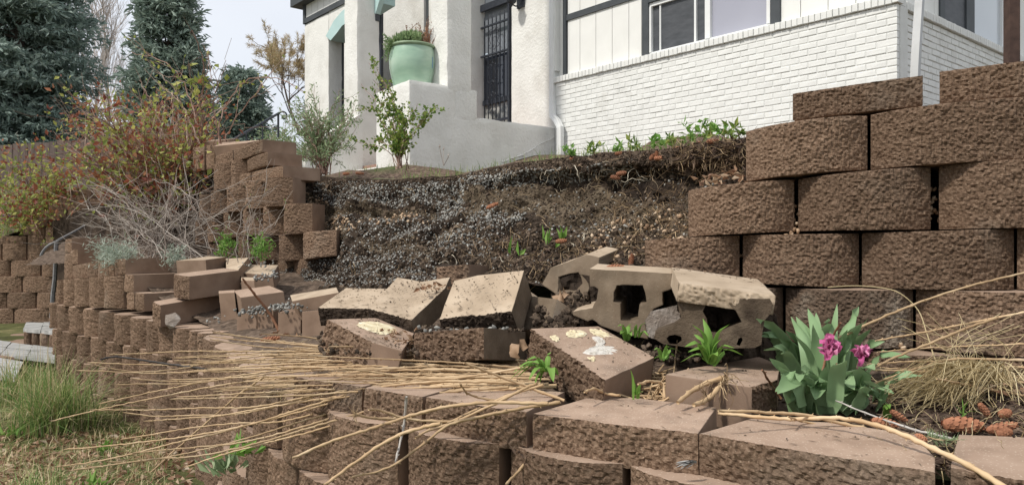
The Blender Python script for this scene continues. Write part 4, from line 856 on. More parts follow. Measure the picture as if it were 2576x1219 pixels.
def lumpy(name, a, b, z, m, parent=house, amp=.007, step=.05, shear=None):
    """stucco mass with hand-trowelled faces and rounded edges"""
    lo = np.array([min(a), min(b), min(z)]); hi = np.array([max(a), max(b), max(z)]); n = np.clip(((hi - lo) / step).astype(int), 1, 60); mb = MB(); c = (lo + hi) / 2
    for ax in range(3):
        u, v = [k for k in range(3) if k != ax]
        for sgn in (0, 1):
            U, Vv = np.meshgrid(np.linspace(0, 1, n[u] + 1), np.linspace(0, 1, n[v] + 1)); q = np.zeros((U.size, 3))
            q[:, ax] = hi[ax] if sgn else lo[ax]; q[:, u] = lo[u] + (hi[u] - lo[u]) * U.ravel(); q[:, v] = lo[v] + (hi[v] - lo[v]) * Vv.ravel()
            i = np.arange(n[v])[:, None] * (n[u] + 1) + np.arange(n[u])[None]
            Q = np.stack([i, i + 1, i + n[u] + 2, i + n[u] + 1], -1).reshape(-1, 4); mb.add(q, Q)
    mb.v = [np.concatenate(mb.v)]
    q = mb.v[0]
    edge = sum(((np.abs(q[:, k] - lo[k]) < 1e-6) | (np.abs(q[:, k] - hi[k]) < 1e-6)).astype(int) for k in range(3))
    q = q + np.stack([fbm(q / .16 + 7 * k, 3, k) for k in range(3)], -1) * amp
    dirc = np.sign(c - q); msk = (edge >= 2)[:, None]
    near = np.stack([((np.abs(mb.v[0][:, k] - lo[k]) < 1e-6) | (np.abs(mb.v[0][:, k] - hi[k]) < 1e-6)) for k in range(3)], -1)
    q = q + msk * near * dirc * .010
    if shear is not None: q[:, 2] += shear(q[:, 0], q[:, 1]) * (mb.v[0][:, 2] > c[2])
    mb.v = [hmap(q)]
    o = mb.build(name, m, parent, smooth=True)
    bm = bmesh.new(); bm.from_mesh(o.data); bmesh.ops.remove_doubles(bm, verts=bm.verts, dist=1e-4); bmesh.ops.recalc_face_normals(bm, faces=bm.faces); bm.to_mesh(o.data); bm.free(); o.data.set_sharp_from_angle(angle=math.radians(50))
    return o
AL = a_at(1397, 0); ZB = 2.338 + H; ZT = ZB + .083; CR = .0677; ZTOP = 7.0 + H; ZW = 4.70 + H
# ---- brick front and side
hbox('brick_wall', (-0.0, AL), (.0015, .25), (.9 + H, ZB), M['mortar'])
hbox('brick_wall', (.0645, .25), (.25, 6), (.9 + H, ZB), M['mortar'])
BR = []
def brick_mesh(L, Hh, D, axis, seed):
    """one painted brick with worn arrises; long side along the wall"""
    c = .004; r = np.random.default_rng(seed)
    x = np.array([0, c, L - c, L]); z = np.array([0, c, Hh - c, Hh])
    V = []; 
    for (yy, xs_, zs_) in ((0, (c, L - c), (c, Hh - c)), (c, (0, L), (0, Hh)), (D, (0, L), (0, Hh))):
        for q in ((xs_[0], yy, zs_[0]), (xs_[1], yy, zs_[0]), (xs_[1], yy, zs_[1]), (xs_[0], yy, zs_[1])): V.append(q)
    V = np.array(V, float); V[:4] += r.normal(size=(4, 3)) * .0011; V[4:8] += r.normal(size=(4, 3)) * .0008
    Fq = [[3, 2, 1, 0]] + [[i, (i + 1) % 4, 4 + (i + 1) % 4, 4 + i] for i in range(4)] + [[4 + i, 4 + (i + 1) % 4, 8 + (i + 1) % 4, 8 + i] for i in range(4)] + [[8, 9, 10, 11]]
    if axis == 0: W_ = np.stack([V[:, 0], V[:, 1], V[:, 2]], -1); org = hmap(W_) - np.array([*HC, 0])
    else: W_ = np.stack([-V[:, 1] * -1, V[:, 0], V[:, 2]], -1); org = hmap(W_) - np.array([*HC, 0])
    me = MB().add(org, Fq).mesh('brick', M['white']); bm = bmesh.new(); bm.from_mesh(me); bmesh.ops.recalc_face_normals(bm, faces=bm.faces); bm.to_mesh(me); bm.free(); return me
mA = {k: [brick_mesh(l, .0575, .05, 0, 10 * k + s) for s in range(4)] for k, l in ((0, .197), (1, .094))}
mS = [brick_mesh(.197, .0575, .05, 1, 60 + s) for s in range(4)]
cand = []
def vis(p):
    px = CX + p[0] / p[1] * F; py = CY - (p[2] - H) / p[1] * F; return px, py
nrow = 17
for r in range(nrow):
    z = ZB - CR * (r + 1) + .005; off = 0 if r % 2 else .1035
    a = -.004
    first = True
    while a < AL - .02:
        L = .207 if not (first and r % 2 == 0) else .1035
        if a + L > AL: break
        p = hp(a + L / 2, -.004, z); px, py = vis(p)
        hidden = py > np.interp(px, [1397, 1420, 1870, 1990, 2325, 2330], [395, 392, 345, 240, 192, 192]) + 90
        if not hidden: cand.append((1 / p[1], 0 if L > .15 else 1, a, z, 0))
        a += L; first = False
    b = .07 if r % 2 else .17
    while b < 5.8:
        p = hp(.06, b + .1, z); px, py = vis(p)
        if not (py > np.interp(px, [2262, 2322, 2325, 2362, 2366, 2600], [195, 190, 265, 262, 182, 160]) + 60) and px < 3300: cand.append((.8 / p[1], 0, b, z, 1))
        b += .207
cand.sort(key=lambda t: -t[0])
rest = MB()
for n_, (_, kd, s, z, ax) in enumerate(cand):
    me = (mA[kd] if ax == 0 else mS)[n_ % 4]
    q = hp(s, -.004, z) if ax == 0 else hp(.056, s, z)
    q = q + np.append(E2 * RNG.normal() * .0012 if ax == 0 else E1 * RNG.normal() * .0012, 0)
    if n_ < 300:
        o = bpy.data.objects.new('brick', me); COL.objects.link(o); o.parent = house; o.location = q - np.array(house.location)
    else:
        V = np.empty(len(me.vertices) * 3, np.float32); me.vertices.foreach_get('co', V); rest.add(V.reshape(-1, 3) + q, [list(f.vertices) for f in me.polygons])
if rest.n: tag(rest.build('brick_remainder', M['white'], house), kind='stuff')
# ---- rowlock sill
mB = [brick_mesh(.061, .083, .12, 0, 90 + s) for s in range(4)]; mBs = [brick_mesh(.061, .083, .12, 1, 95 + s) for s in range(4)]
a = -.03; k = 0
while a < AL:
    q = hp(a, -.035 + RNG.normal() * .0025, ZB + .001 + RNG.normal() * .0012); o = bpy.data.objects.new('sill_brick', mB[k % 4]); COL.objects.link(o); o.parent = house; o.location = q - np.array(house.location); a += .0665; k += 1
b = .02
while b < 5.9:
    q = hp(.02 + RNG.normal() * .002, b, ZB + .001); o = bpy.data.objects.new('sill_brick', mBs[k % 4]); COL.objects.link(o); o.parent = house; o.location = q - np.array(house.location); b += .0665; k += 1
hbox('sill_bed', (.0, AL), (-.02, .2), (ZB + .004, ZT - .006), M['mortar'])
hbox('sill_bed', (.045, .22), (.2, 6), (ZB + .004, ZT - .006), M['mortar'])
# dark corner recess strip
hbox('corner_strip', (-.006, .05), (.062, .068), (1.0 + H, ZB), M['mortar'])
# ---- upper siding wall, boards, trim, window
BW = .07                                                   # plane of the siding
hbox('upper_wall', (.13, AL), (BW + .04, BW + .2), (ZT, ZTOP), M['board'])
def board(px0, px1, b, y_lo=None):
    a1, a0 = a_at(px0, b), a_at(px1, b)
    return hbox('siding_board', (a0 + .004, a1 - .004), (b, b + .03), (ZT + .002, ZTOP), M['board'])
for x0, x1 in zip([1428, 1459, 1499, 1540, 1582], [1459, 1499, 1540, 1582, 1614]): board(x0, x1, BW)
for x0, x1 in zip([1961, 2014, 2083, 2153], [2014, 2083, 2153, 2235]): board(x0, x1, BW)
tz = zf(1427, 52, BW - .02); tz2 = zf(1427, 37, BW - .02)
hbox('trim_board', (a_at(1614, BW - .02), a_at(1424, BW - .02)), (BW - .022, BW + .006), (tz, tz2), M['trim'])
hbox('trim_board', (a_at(1424, BW - .02), a_at(1417, BW - .02)), (BW - .03, BW + .02), (ZT + .003, ZTOP), M['trim'])
hbox('upper_wall', (a_at(1417, BW), AL + .02), (BW, BW + .1), (ZT + .001, ZTOP), M['board'])
hbox('corner_board', (.10, .16), (BW - .01, BW + .15), (ZT + .001, ZTOP), M['board'])
# window
wf = thing('window', (0, 0, 0), None, None); wf.parent = house; wf.location = np.array(hp(1.6, BW, ZT + .5)) - np.array(house.location)
def wbox(name, x0, x1, b0, b1, z0, z1, m): return hbox(name, (a_at(x1, b0), a_at(x0, b0)), (b0, b1), (z0, z1), m, wf)
wtop_l = zf(1616, 12, BW - .03)
wbox('casing', 1615, 1630, BW - .035, BW + .05, ZT + .003, wtop_l + .09, M['trim']); wbox('casing', 1938, 1961, BW - .035, BW + .05, ZT + .003, wtop_l + .09, M['trim'])
hbox('casing', (a_at(1938, BW - .03) + .002, a_at(1630, BW - .03) - .002), (BW - .032, BW + .05), (wtop_l, wtop_l + .088), M['trim'], wf)
zt2 = wtop_l - .006
ZS = ZT + .012
hbox('frame', (a_at(1938, BW), a_at(1631, BW)), (BW - .005, BW + .05), (ZT + .003, ZS + .035), M['frame'], wf)
hbox('frame', (a_at(1938, BW), a_at(1631, BW)), (BW - .005, BW + .05), (zt2 - .045, zt2), M['frame'], wf)
wbox('frame', 1632, 1638, BW - .012, BW + .05, ZS + .036, zt2 - .046, M['frame']); wbox('frame', 1773, 1786, BW - .014, BW + .05, ZS + .036, zt2 - .046, M['frame'])
wbox('frame', 1928, 1937, BW - .012, BW + .05, ZS + .036, zt2 - .046, M['frame']); wbox('frame', 1746, 1751, BW + .0, BW + .04, ZS + .036, zt2 - .046, M['frame'])
wbox('frame', 1659, 1662, BW + .012, BW + .03, ZS + .036, zt2 - .046, M['frame'])
wbox('insect_screen', 1638, 1773, BW + .031, BW + .034, ZS + .036, zt2 - .046, M['screen']); wbox('pane', 1786, 1928, BW + .03, BW + .036, ZS + .036, zt2 - .046, M['glassl'])
# side wall above the sill
SA = .13
hbox('upper_wall', (SA + .04, SA + .2), (.17, 6), (ZT + .001, ZTOP), M['board'])
for x0, x1 in zip([2268, 2318, 2350], [2318, 2350, 2366]):
    hbox('siding_board', (SA, SA + .03), (b_at(x0, SA) + .004, b_at(x1, SA) - .004), (ZT + .002, ZTOP), M['board'])
ws = thing('window', (0, 0, 0), None, None); ws.parent = house; ws.location = np.array(hp(SA, 1.6, ZT + .5)) - np.array(house.location)
def sbox(name, x0, x1, a0, a1, z0, z1, m): return hbox(name, (a0, a1), (b_at(x0, a0), b_at(x1, a0)), (z0, z1), m, ws)
sbox('frame', 2366, 2378, SA - .02, SA + .05, ZT + .002, ZT + 1.6, M['trim']); sbox('pane', 2378, 2432, SA + .01, SA + .02, ZT + .02, ZT + 1.5, M['screen'])
sbox('frame', 2432, 2452, SA - .01, SA + .04, ZT + .02, ZT + 1.5, M['trim']); sbox('pane', 2452, 2522, SA + .01, SA + .02, ZT + .05, ZT + 1.5, M['glassb'])
sbox('frame', 2522, 2532, SA - .02, SA + .05, ZT + .002, ZT + 1.6, M['frame'])
hbox('frame', (SA - .01, SA + .05), (b_at(2453, SA), b_at(2521, SA)), (ZT + .003, ZT + .05), M['frame'], ws)
hbox('siding_board', (SA, SA + .03), (b_at(2532, SA) + .01, 6), (ZT + .002, ZTOP), M['board'])
hbox('trim_board', (SA - .02, SA + .02), (b_at(2548, SA), b_at(2556, SA)), (ZT + .003, ZTOP), M['frame'])
# ---- stucco walls and porch
DB = .10
aj, ak = a_at(1285, DB), a_at(1202, DB)
lumpy('stucco_wall', (AL + .012, aj), (DB, DB + .3), (.8 + H, ZTOP), M['stucco'], amp=.004, step=.09)
lumpy('stucco_wall', (ak, ak + .10), (-.06, DB + .3), (.8 + H, ZTOP), M['stucco'], amp=.003, step=.1)
hbox('wall_return', (AL + .001, AL + .012), (-.002, .2), (.9 + H, ZTOP), M['mortar'])
hbox('corner_board', (AL - .03, AL + .012), (-.02, BW), (ZT + .1, ZTOP), M['board'])
AP = AL + .02
bp = b_at(1030, AP); zp = zs(1030, 199, AP); bs = b_at(1205, AP); zlow = zs(1205, 295, AP)
bw_l = a_at(945, bp)
lumpy('porch_wall', (AP, AP + .22), (bp + .0, DB), (.6 + H, zlow), M['stucco'], amp=.006)
lumpy('porch_wall', (AP - .002, AP + .224), (bs - .02, bp + .7), (zlow - .1, zp), M['stucco'], amp=.006)
lumpy('porch_pedestal', (AP - .004, bw_l), (bp - .004, bp + .72), (.6 + H, zp + .004), M['stucco'], amp=.007, shear=lambda a, b: -(a - AP) * .05)
b0, b1 = b_at(1124, AP), b_at(1187, AP); al = a_at(1081, b0)
lumpy('pillar', (AP - .006, al), (b0, b1), (zp - .1, ZTOP), M['stucco'], amp=.009)
a0 = a_at(898, b0); a1 = a_at(865, b0)
lumpy('pillar', (a0, a1), (b0, b1), (.7 + H, ZTOP), M['stucco'], amp=.009)
# stair cheek sloping down towards the front
ac = a0 - .02
mb = MB(); bq = [bp - .25, b0 + .1]; zc = [1.44 + H, 2.03 + H]
V = [(ac, bq[0], .5 + H), (ac, bq[1], .5 + H), (ac, bq[1], zc[1]), (ac, bq[0], zc[0]), (ac + .22, bq[0], .5 + H), (ac + .22, bq[1], .5 + H), (ac + .22, bq[1], zc[1]), (ac + .22, bq[0], zc[0])]
mb.add(hmap(V), [[0, 1, 2, 3], [7, 6, 5, 4], [3, 2, 6, 7], [0, 3, 7, 4], [1, 5, 6, 2], [0, 4, 5, 1]]); o = mb.build('stair_cheek', M['stucco'], house)
for k in range(4): hbox('step', (AP + .88, ac - .004), (bp + .1 + k * .28, bp + .38 + k * .28), (.5 + H, .99 + H + k * .10), M['tread'] if k == 2 else M['stucco'])
hbox('porch_floor', (AP + .2, ac), (bp + 1.2, DB + .3), (.5 + H, zlow - .02), M['tread'])
# porch back wall with dark joint, left wing with arched opening
lumpy('stucco_wall', (ak + .1, a_at(1079, .0)), (-.02, .3), (.8 + H, ZTOP), M['stucco'], amp=.003, step=.12)
hbox('trim_board', (a_at(1078.5, 0), a_at(1068.5, 0)), (.03, .3), (.8 + H, ZTOP), M['trim'])
lumpy('stucco_wall', (a_at(1068, .0), a_at(820, .0)), (-.02, .3), (.8 + H, ZTOP), M['stucco'], amp=.003, step=.14)
bl = -1.15
al0, al1, al2 = a_at(848, bl), a_at(826, bl), a_at(765, bl)
lumpy('stucco_wall', (al1, al2), (bl, bl + .3), (.7 + H, ZTOP - 1.0 if False else zf(765, 62, bl)), M['stucco'], amp=.004, step=.1)
ztr = zf(765, 62, bl)
hbox('trim_board', (a1 + .02, al2), (bl - .02, bl + .05), (ztr, ztr + .10), M['trim']); hbox('trim_board', (al2 - .08, al2 + .005), (bl - .025, bl + .1), (ztr - .0, ZW), M['trim'])
n = 12
for i in range(n):
    u0 = a1 + (al2 - a1 - .08) * i / n; u1 = a1 + (al2 - a1 - .08) * (i + 1) / n; hbox('siding_board', (u0 + .006, u1 - .006), (bl + .005, bl + .03), (ztr + .102, ZW), M['board'])
hbox('upper_wall', (a1 + .2, al2 - .02), (bl + .035, bl + .3), (ztr + .05, ZW), M['mortar'])
# teal chamfered arch head of the opening
def prism(name, pts, b, m, parent=house):
    k = len(pts); V = [(a, b[0], z) for a, z in pts] + [(a, b[1], z) for a, z in pts]
    mb = MB().add(hmap(V), [list(range(k)), list(range(k, 2 * k))[::-1]] + [[i, (i + 1) % k, k + (i + 1) % k, k + i] for i in range(k)])
    o = mb.build(name, m, parent); bm = bmesh.new(); bm.from_mesh(o.data); bmesh.ops.recalc_face_normals(bm, faces=bm.faces); bm.to_mesh(o.data); bm.free(); return o
zq = lambda px, py: (a_at(px, bl), zf(px, py, bl))
prism('stucco_wall', [zq(826, 92), zq(826, 86), zq(846, 56), zq(863, 40), (a1 + .2, zf(863, 20, bl)), (a1 + .2, ztr), (al1 + .0, ztr)], (bl + .012, bl + .3), M['stucco'])
prism('arch_surround', [zq(823, 92), zq(843, 54), zq(864, 29), (a1 + .2, zf(864, 14, bl)), (a1 + .2, zf(864, 52, bl)), zq(864, 66), zq(851, 84), zq(835, 103)], (bl - .03, bl + .29), M['teal'])
hbox('door_recess', (a1 + .75, al1 - .04), (bl + .33, bl + .38), (.8 + H, ztr), M['iron'])
hbox('trim_board', (a_at(862, bl + .3), a_at(852, bl + .3)), (bl + .28, bl + .33), (.8 + H, zf(852, 95, bl + .3)), M['trim'])
# arch spring of the porch between the pillars
zz = lambda px, py: (a_at(px, b1), zf(px, py, b1))
prism('arch_surround', [(a0 + .02, zz(957.5, 38)[1]), (a0 - .03, zz(957, 38)[1]), (a0 - .16, zz(957, 8)[1]), (a0 - .16, zz(957, -60)[1]), (a0 + .02, zz(957, -60)[1])], (b1 - .10, b1 - .015), M['teal'])
hbox('trim_board', (a0 - .02, a0 + .002), (b1 - .09, b1 - .01), (zof(54, 12.0), zof(37, 12.0)), M['trim'])
prism('stucco_wall', [(a0, 6.9 + H), (a0, ZTOP + .3), (AP, ZTOP + .3), (AP, 6.9 + H)], (b0 + .01, b1 - .01), M['stucco'])
# eaves and roof over everything (seen only at its corner)
hbox('roof', (a1 + .25, al2 + .25), (bl - .18, bl + .32), (ZW, ZW + .16), M['trim'])
hbox('roof', (-.3, AL + .1), (-.05, 6.5), (ZTOP, ZTOP + .14), M['board'])
# ---- door
dr = thing('security_door', (0, 0, 0), None, None); dr.parent = house; DBp = DB + .10; dr.location = np.array(hp(1.4, DBp, 2.2 + H)) - np.array(house.location)
def dpx(zx, zy): px = 1182 + zx * .2618; py = zy * .2618; return a_at(px, DBp), zf(px, py, DBp)
zd0 = 1.35 + H
def dbar(x0, x1, z0, z1, th=.03, nm='bar'):
    A0, A1 = dpx(x1, 0)[0], dpx(x0, 0)[0]; return hbox(nm, (A0, A1), (DBp - th, DBp), (z0, z1), M['iron'], dr)
ztop_d = dpx(90, -60)[1]
PX_ = (dpx(398, 0)[0], dpx(78, 0)[0])
dbar(78, 105, zd0, ztop_d + .6, .05, 'frame'); dbar(384, 400, zd0, ztop_d + .6, .05, 'frame')
tr = dpx(240, 80)[1]
hbox('frame', (dpx(384, 0)[0], dpx(105, 0)[0]), (DBp - .05, DBp), (tr, tr + .11), M['iron'], dr)
zA = dpx(240, 238)[1]; zM = dpx(240, 520)[1]; zK = dpx(240, 962)[1]; zBm = dpx(360, 1140)[1]
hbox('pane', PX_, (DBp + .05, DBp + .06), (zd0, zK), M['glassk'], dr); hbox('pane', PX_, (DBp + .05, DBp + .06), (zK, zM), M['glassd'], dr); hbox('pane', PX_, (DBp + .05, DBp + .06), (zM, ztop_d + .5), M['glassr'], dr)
for z_, t_ in ((zA, .026), (zM, .026)): hbox('rail', (dpx(392, 0)[0], dpx(92, 0)[0]), (DBp - .045, DBp - .01), (z_ - t_ / 2, z_ + t_ / 2), M['iron'], dr)
hbox('rail', (dpx(384, 0)[0], dpx(105, 0)[0]), (DBp - .0, DBp + .02), (zK - .05, zK + .03), M['iron'], dr); hbox('rail', (dpx(392, 0)[0], dpx(92, 0)[0]), (DBp - .04, DBp - .01), (zBm - .02, zBm + .02), M['iron'], dr)
for zx in (115, 152, 190, 228, 266, 303, 345, 379):
    A, _ = dpx(zx, 0); mb = MB(); r = .0065; mb.box((A - r, DBp - .034, zd0), (A + r, DBp - .02, zA + .10), 0, hmap)
    tipV = [(A - .016, DBp - .027, zA + .10), (A, DBp - .040, zA + .12), (A + .016, DBp - .027, zA + .10), (A, DBp - .014, zA + .12), (A, DBp - .027, zA + .20), (A, DBp - .027, zA + .085)]
    mb.add(hmap(tipV), [[0, 1, 4], [1, 2, 4], [2, 3, 4], [3, 0, 4], [1, 0, 5], [2, 1, 5], [3, 2, 5], [0, 3, 5]]); mb.build('bar', M['iron'], dr)
def scroll(zx, zy0, zy1, wd):
    A, z1 = dpx(zx, zy0); _, z0 = dpx(zx, zy1); mb = MB(); hgt = z1 - z0; zc = (z0 + z1) / 2
    for sg in (-1, 1):
        for vs in (-1, 1):
            t = np.linspace(0, 1, 16); an = t * 4.2; rr = .045 * (1 - .65 * t)
            x = A + sg * (.012 + .055 * wd - rr * np.cos(an) * wd * 1.2 + 0 * t) ; z = zc + vs * (hgt * .30 + rr * np.sin(an) * 1.2)
            mb.tube(hmap(np.stack([x, x * 0 + DBp - .03, z], -1)), .0055, 5)
            mb.tube(hmap([(A + sg * .008, DBp - .03, zc + vs * hgt * .5), (A + sg * .035 * wd, DBp - .03, zc + vs * hgt * .44), (A + sg * .015, DBp - .03, zc + vs * hgt * .36)]), .005, 5)
        mb.tube(hmap([(A + sg * .06 * wd, DBp - .03, zc + hgt * .22), (A + sg * .085 * wd, DBp - .03, zc), (A + sg * .06 * wd, DBp - .03, zc - hgt * .22)]), .0055, 5)
    mb.build('scroll_ornament', M['iron'], dr)
scroll(245, 262, 478, 1.5); scroll(228, 600, 812, 1.1); scroll(228, 885, 1095, 1.1)
st_a, st_z = dpx(140, 528); hbox('sticker', (st_a - .035, st_a + .035), (DBp + .046, DBp + .049), (st_z - .03, st_z + .03), M['sticker'], dr)
A, z_ = dpx(70, 680); mb = MB(); mb.tube(hmap([(A, DBp - .05, z_ + .09), (A, DBp - .09, z_ + .06), (A, DBp - .09, z_ - .06), (A, DBp - .05, z_ - .09)]), .011, 6); mb.box((A - .02, DBp - .06, z_ - .06), (A + .02, DBp - .0, z_ + .10), 0, hmap); mb.build('handle', M['iron'], dr)
# low hose stub on the porch wall
sp = MB(); q = hp(AP, b_at(1208, AP), zs(1208, 455, AP)); sp.tube([q, q + np.append(-E1 * .05, -.012)], [.012, .016], 8); sp.build('pipe_stub', M['frame'], house)
# repaired crack
cp = [(1263, 408), (1290, 398), (1310, 392), (1335, 378), (1360, 362), (1385, 350), (1398, 340), (1401, 328)]
V = np.array([hp(AP, b_at(x, AP), zs(x, y, AP)) + np.append(-E1 * .004, 0) for x, y in cp]); ck = MB().tube(spline(V, 40) + RNG.normal(size=(40, 3)) * .004, .009, 5).build('mended_crack', M['stucco'], house)
# ---- downspouts
def downspout(pts, w_, d_, m, label):
    pts = spline(pts, 40) if len(pts) > 2 else np.array(pts); mb = MB(); T = np.gradient(pts, axis=0); V = []
    for p, t in zip(pts, T):
        t = norm(t); s_ = norm(np.append(E1, 0) - t * np.dot(np.append(E1, 0), t)); f_ = np.cross(t, s_)
        for cs in ((-.5, -.5), (-.17, -.5), (-.12, -.42), (.12, -.42), (.17, -.5), (.5, -.5), (.5, .5), (-.5, .5)): V.append(p + s_ * cs[0] * w_ + f_ * cs[1] * d_)
    n_ = len(pts); i = np.arange(n_ - 1)[:, None] * 8; j = np.arange(8)[None]; k = (j + 1) % 8
    mb.add(V, np.stack([i + j, i + k, i + k + 8, i + j + 8], -1).reshape(-1, 4)); o = mb.build('drainpipe', m)
    bm = bmesh.new(); bm.from_mesh(o.data); bmesh.ops.recalc_face_normals(bm, faces=bm.faces); bm.to_mesh(o.data); bm.free(); tag(o, label, 'drainpipe'); return o
a_ = a_at(1389, -.04); z_j = zf(1392, 290, -.04); a2 = a_at(1409, -.10)
downspout([hp(a_, -.03, ZTOP), hp(a_, -.03, z_j + 1.2), hp(a_, -.03, z_j + .12), hp(a_ - .02, -.05, z_j), hp((a_ + a2) / 2, -.08, z_j - .075), hp(a2 + .01, -.10, z_j - .15), hp(a2, -.10, z_j - .3), hp(a2, -.10, 1.2 + H)], .085, .065, M['frame'], 'white drainpipe with an offset elbow where the stucco meets the brick')
q1 = P(2302, 200, 6.2); q2 = P(2316, -40, 6.6)
downspout([q1 + np.array([-.012, 0, -.35]), q1, q2], .062, .05, M['pipe'], 'white drainpipe slanting in front of the brick corner of the house')
# brown steel post
q = P(2545, 160, 5.2); mb = MB(); mb.box((-.035, -.035, -.5), (.035, .035, 2.6)); mb.v = [v + q for v in mb.v]; mb.box((q[0] - .06, q[1] - .06, q[2] - .5), (q[0] + .06, q[1] + .06, q[2] - .42))
tag(mb.build('steel_post', M['post']), 'dark brown square steel post rising behind the wall-top cap block', 'post')
# ---- wall lantern
A = a_at(1300, DB - .12); zc = zf(1300, 8, DB - .12)
ln = thing('wall_lantern', hp(A, DB - .14, zc + .05), 'black wrought iron wall lantern hanging beside the security door', 'lantern')
c = hp(a_at(1287, DB - .2), DB - .2, zc)
mb = MB(); mb.lathe([(.001, -.07), (.012, -.065), (.018, -.05), (.012, -.035), (.05, -.015), (.075, .01), (.07, .03), (.09, .045), (.095, .06), (.06, .07)], c, 16); mb.build('lamp_base', M['iron'], ln, smooth=True)
mb = MB(); mb.lathe([(.06, .071), (.085, .30), (.001, .31)], c, 6); mb.build('lamp_glass', M['glassl'], ln)
mb = MB(); mb.lathe([(.10, .311), (.11, .33), (.05, .42), (.001, .44)], c, 16); mb.build('lamp_roof', M['iron'], ln, smooth=True)
mb = MB(); w0 = hp(a_at(1313, DB), DB - .02, zc + .12); mb.tube(spline([c + np.array([0, 0, -.02]), hp(a_at(1298, DB - .15), DB - .15, zc - .06), hp(a_at(1306, DB - .1), DB - .1, zc - .02), w0], 20), .011, 6)
mb.tube(spline([hp(a_at(1301, DB - .1), DB - .1, zc - .03), hp(a_at(1307, DB - .1), DB - .1, zc - .10), hp(a_at(1312, DB - .1), DB - .1, zc - .06)], 12), .009, 6); mb.build('bracket', M['iron'], ln)
mb = MB(); k0 = a_at(1321, DB); mb.box((k0, DB - .03, zc - .05), (k0 + .17, DB, zc + .4), 0, hmap); mb.build('back_plate', M['iron'], ln)
# ---- planter
pc = hp(AP + .50, bp + .36, zp - .02)
pot = thing('planter_pot', pc, 'large round celadon green glazed pot standing on the white stucco pedestal', 'planter')
pr = [(.001, .0), (.225, .0), (.24, .02), (.275, .14), (.302, .27), (.310, .36), (.305, .44), (.292, .52), (.284, .555)]
q = spline([(a, b, 0) for a, b in pr[1:]], 30)
MB().lathe([(.001, 0)] + [(a, b) for a, b, _ in q], pc, 48).build('body', M['pot'], pot, smooth=True)
rim = spline([(.284, .552, 0), (.302, .556, 0), (.312, .572, 0), (.304, .590, 0), (.282, .594, 0), (.27, .57, 0), (.265, .5, 0)], 20)
MB().lathe([(a, b) for a, b, _ in rim] + [(.001, .5)], pc, 48).build('rim', M['potrim'], pot, smooth=True)
an = math.atan2(-1, .72); V = []
for dz in np.linspace(.27, .42, 6):
    r_ = np.interp(dz, [x[1] for x in pr], [x[0] for x in pr]) + .002
    for da in (-.02, .02): V.append(pc + np.array([r_ * math.cos(an + .55 + da), r_ * math.sin(an + .55 + da), dz]))
MB().add(V, [[2 * i, 2 * i + 1, 2 * i + 3, 2 * i + 2] for i in range(5)]).build('paint_mark', M['blue'], pot)
# ------------------------------------------------------------------ trees and the far edge of the yard
def rdirs(n, zlo=-1, zhi=1):
    a = RNG.uniform(0, 2 * math.pi, n); z = RNG.uniform(zlo, zhi, n); r = np.sqrt(1 - z * z); return np.stack([r * np.cos(a), r * np.sin(a), z], -1)
def spruce(base, top_h, rad, z0, m, label, whorls, per, group='blue spruces behind the fence', seed=0, dens=1.0, power=.8, keep=None):
    """trunk, and drooping whorled boughs carrying flat needle sprays"""
    base = np.array(base, float); t = thing('spruce_tree', base, label, 'tree', group)
    MB().tube([base, base + [0, 0, top_h * .6], base + [0, 0, top_h]], [rad * .065, rad * .04, .015], 8).build('trunk', M['bark'], t)
    bo = MB(); fo = MB(); PO, DI, LE = [], [], []; dens = dens * 1.0
    for k in range(whorls):
        f = (k + RNG.uniform(-.3, .3)) / whorls; f = min(max(f, 0), .995); z = z0 + (top_h - z0) * f
        R = rad * ((1 - f) ** power) * RNG.uniform(.86, 1.08) + .12
        for j in range(max(4, int(per * (1 - .55 * f)))):
            an = RNG.uniform(0, 2 * math.pi); r = R * RNG.uniform(.72, 1.1); dv = np.array([math.cos(an), math.sin(an), 0])
            if keep is not None and not keep(dv): continue
            s = np.linspace(0, 1, 9)
            rise = .10 * r + .25 * f * r; cur = base + np.array([0, 0, z]) + dv * (r * s)[:, None] + np.array([0, 0, 1]) * ((rise * s - .38 * r * (1 - .6 * f) * s ** 2 + .12 * r * s ** 4))[:, None]
            bo.tube(cur, np.linspace(.022 * r + .004, .003, 9), 3, cap=False)
            sdv = np.array([-dv[1], dv[0], 0])
            for u in np.arange(.16, 1.001, .075 / max(r, .5) / dens * 1.6):
                p = np.array([np.interp(u, s, cur[:, i]) for i in range(3)])
                for sg in (-1, 1):
                    L = (.16 + .34 * r * (1 - u) * .55 + .07) * RNG.uniform(.6, 1.2)
                    dd = norm(dv * .65 + sdv * sg * RNG.uniform(.5, 1.1) + np.array([0, 0, RNG.uniform(-.45, .1)]))
                    ns = max(2, int(L / .085 * dens))
                    for q in np.linspace(.1, 1, ns):
                        PO.append(p + dd * L * q + np.array([0, 0, -.10 * L * q * q]) + RNG.normal(size=3) * .018); DI.append(dd + RNG.normal(size=3) * .35 + np.array([0, 0, -.12])); LE.append(RNG.uniform(.085, .16))
            PO.append(cur[-1]); DI.append(dv + [0, 0, .25]); LE.append(.16)
    PO = np.array(PO); DI = np.array(DI); LE = np.array(LE)
    for k in range(3):
        fo.leaves(PO + RNG.normal(size=PO.shape) * .03, DI / np.linalg.norm(DI, axis=1)[:, None] + RNG.normal(size=PO.shape) * (.2 + .35 * k), LE * 1.25, LE * .36, curl=.2)
    bo.build('boughs', M['bark'], t); fo.build('crown', m, t); return t
def tb(px, py, Y): return P(px, py, Y)
spruce(tb(50, 560, 17), 10.0, 1.95, .3, M['spruce'], 'tallest blue spruce, its crown cut by the picture edge, beside the bare tree', 46, 19, power=.62, dens=.95)
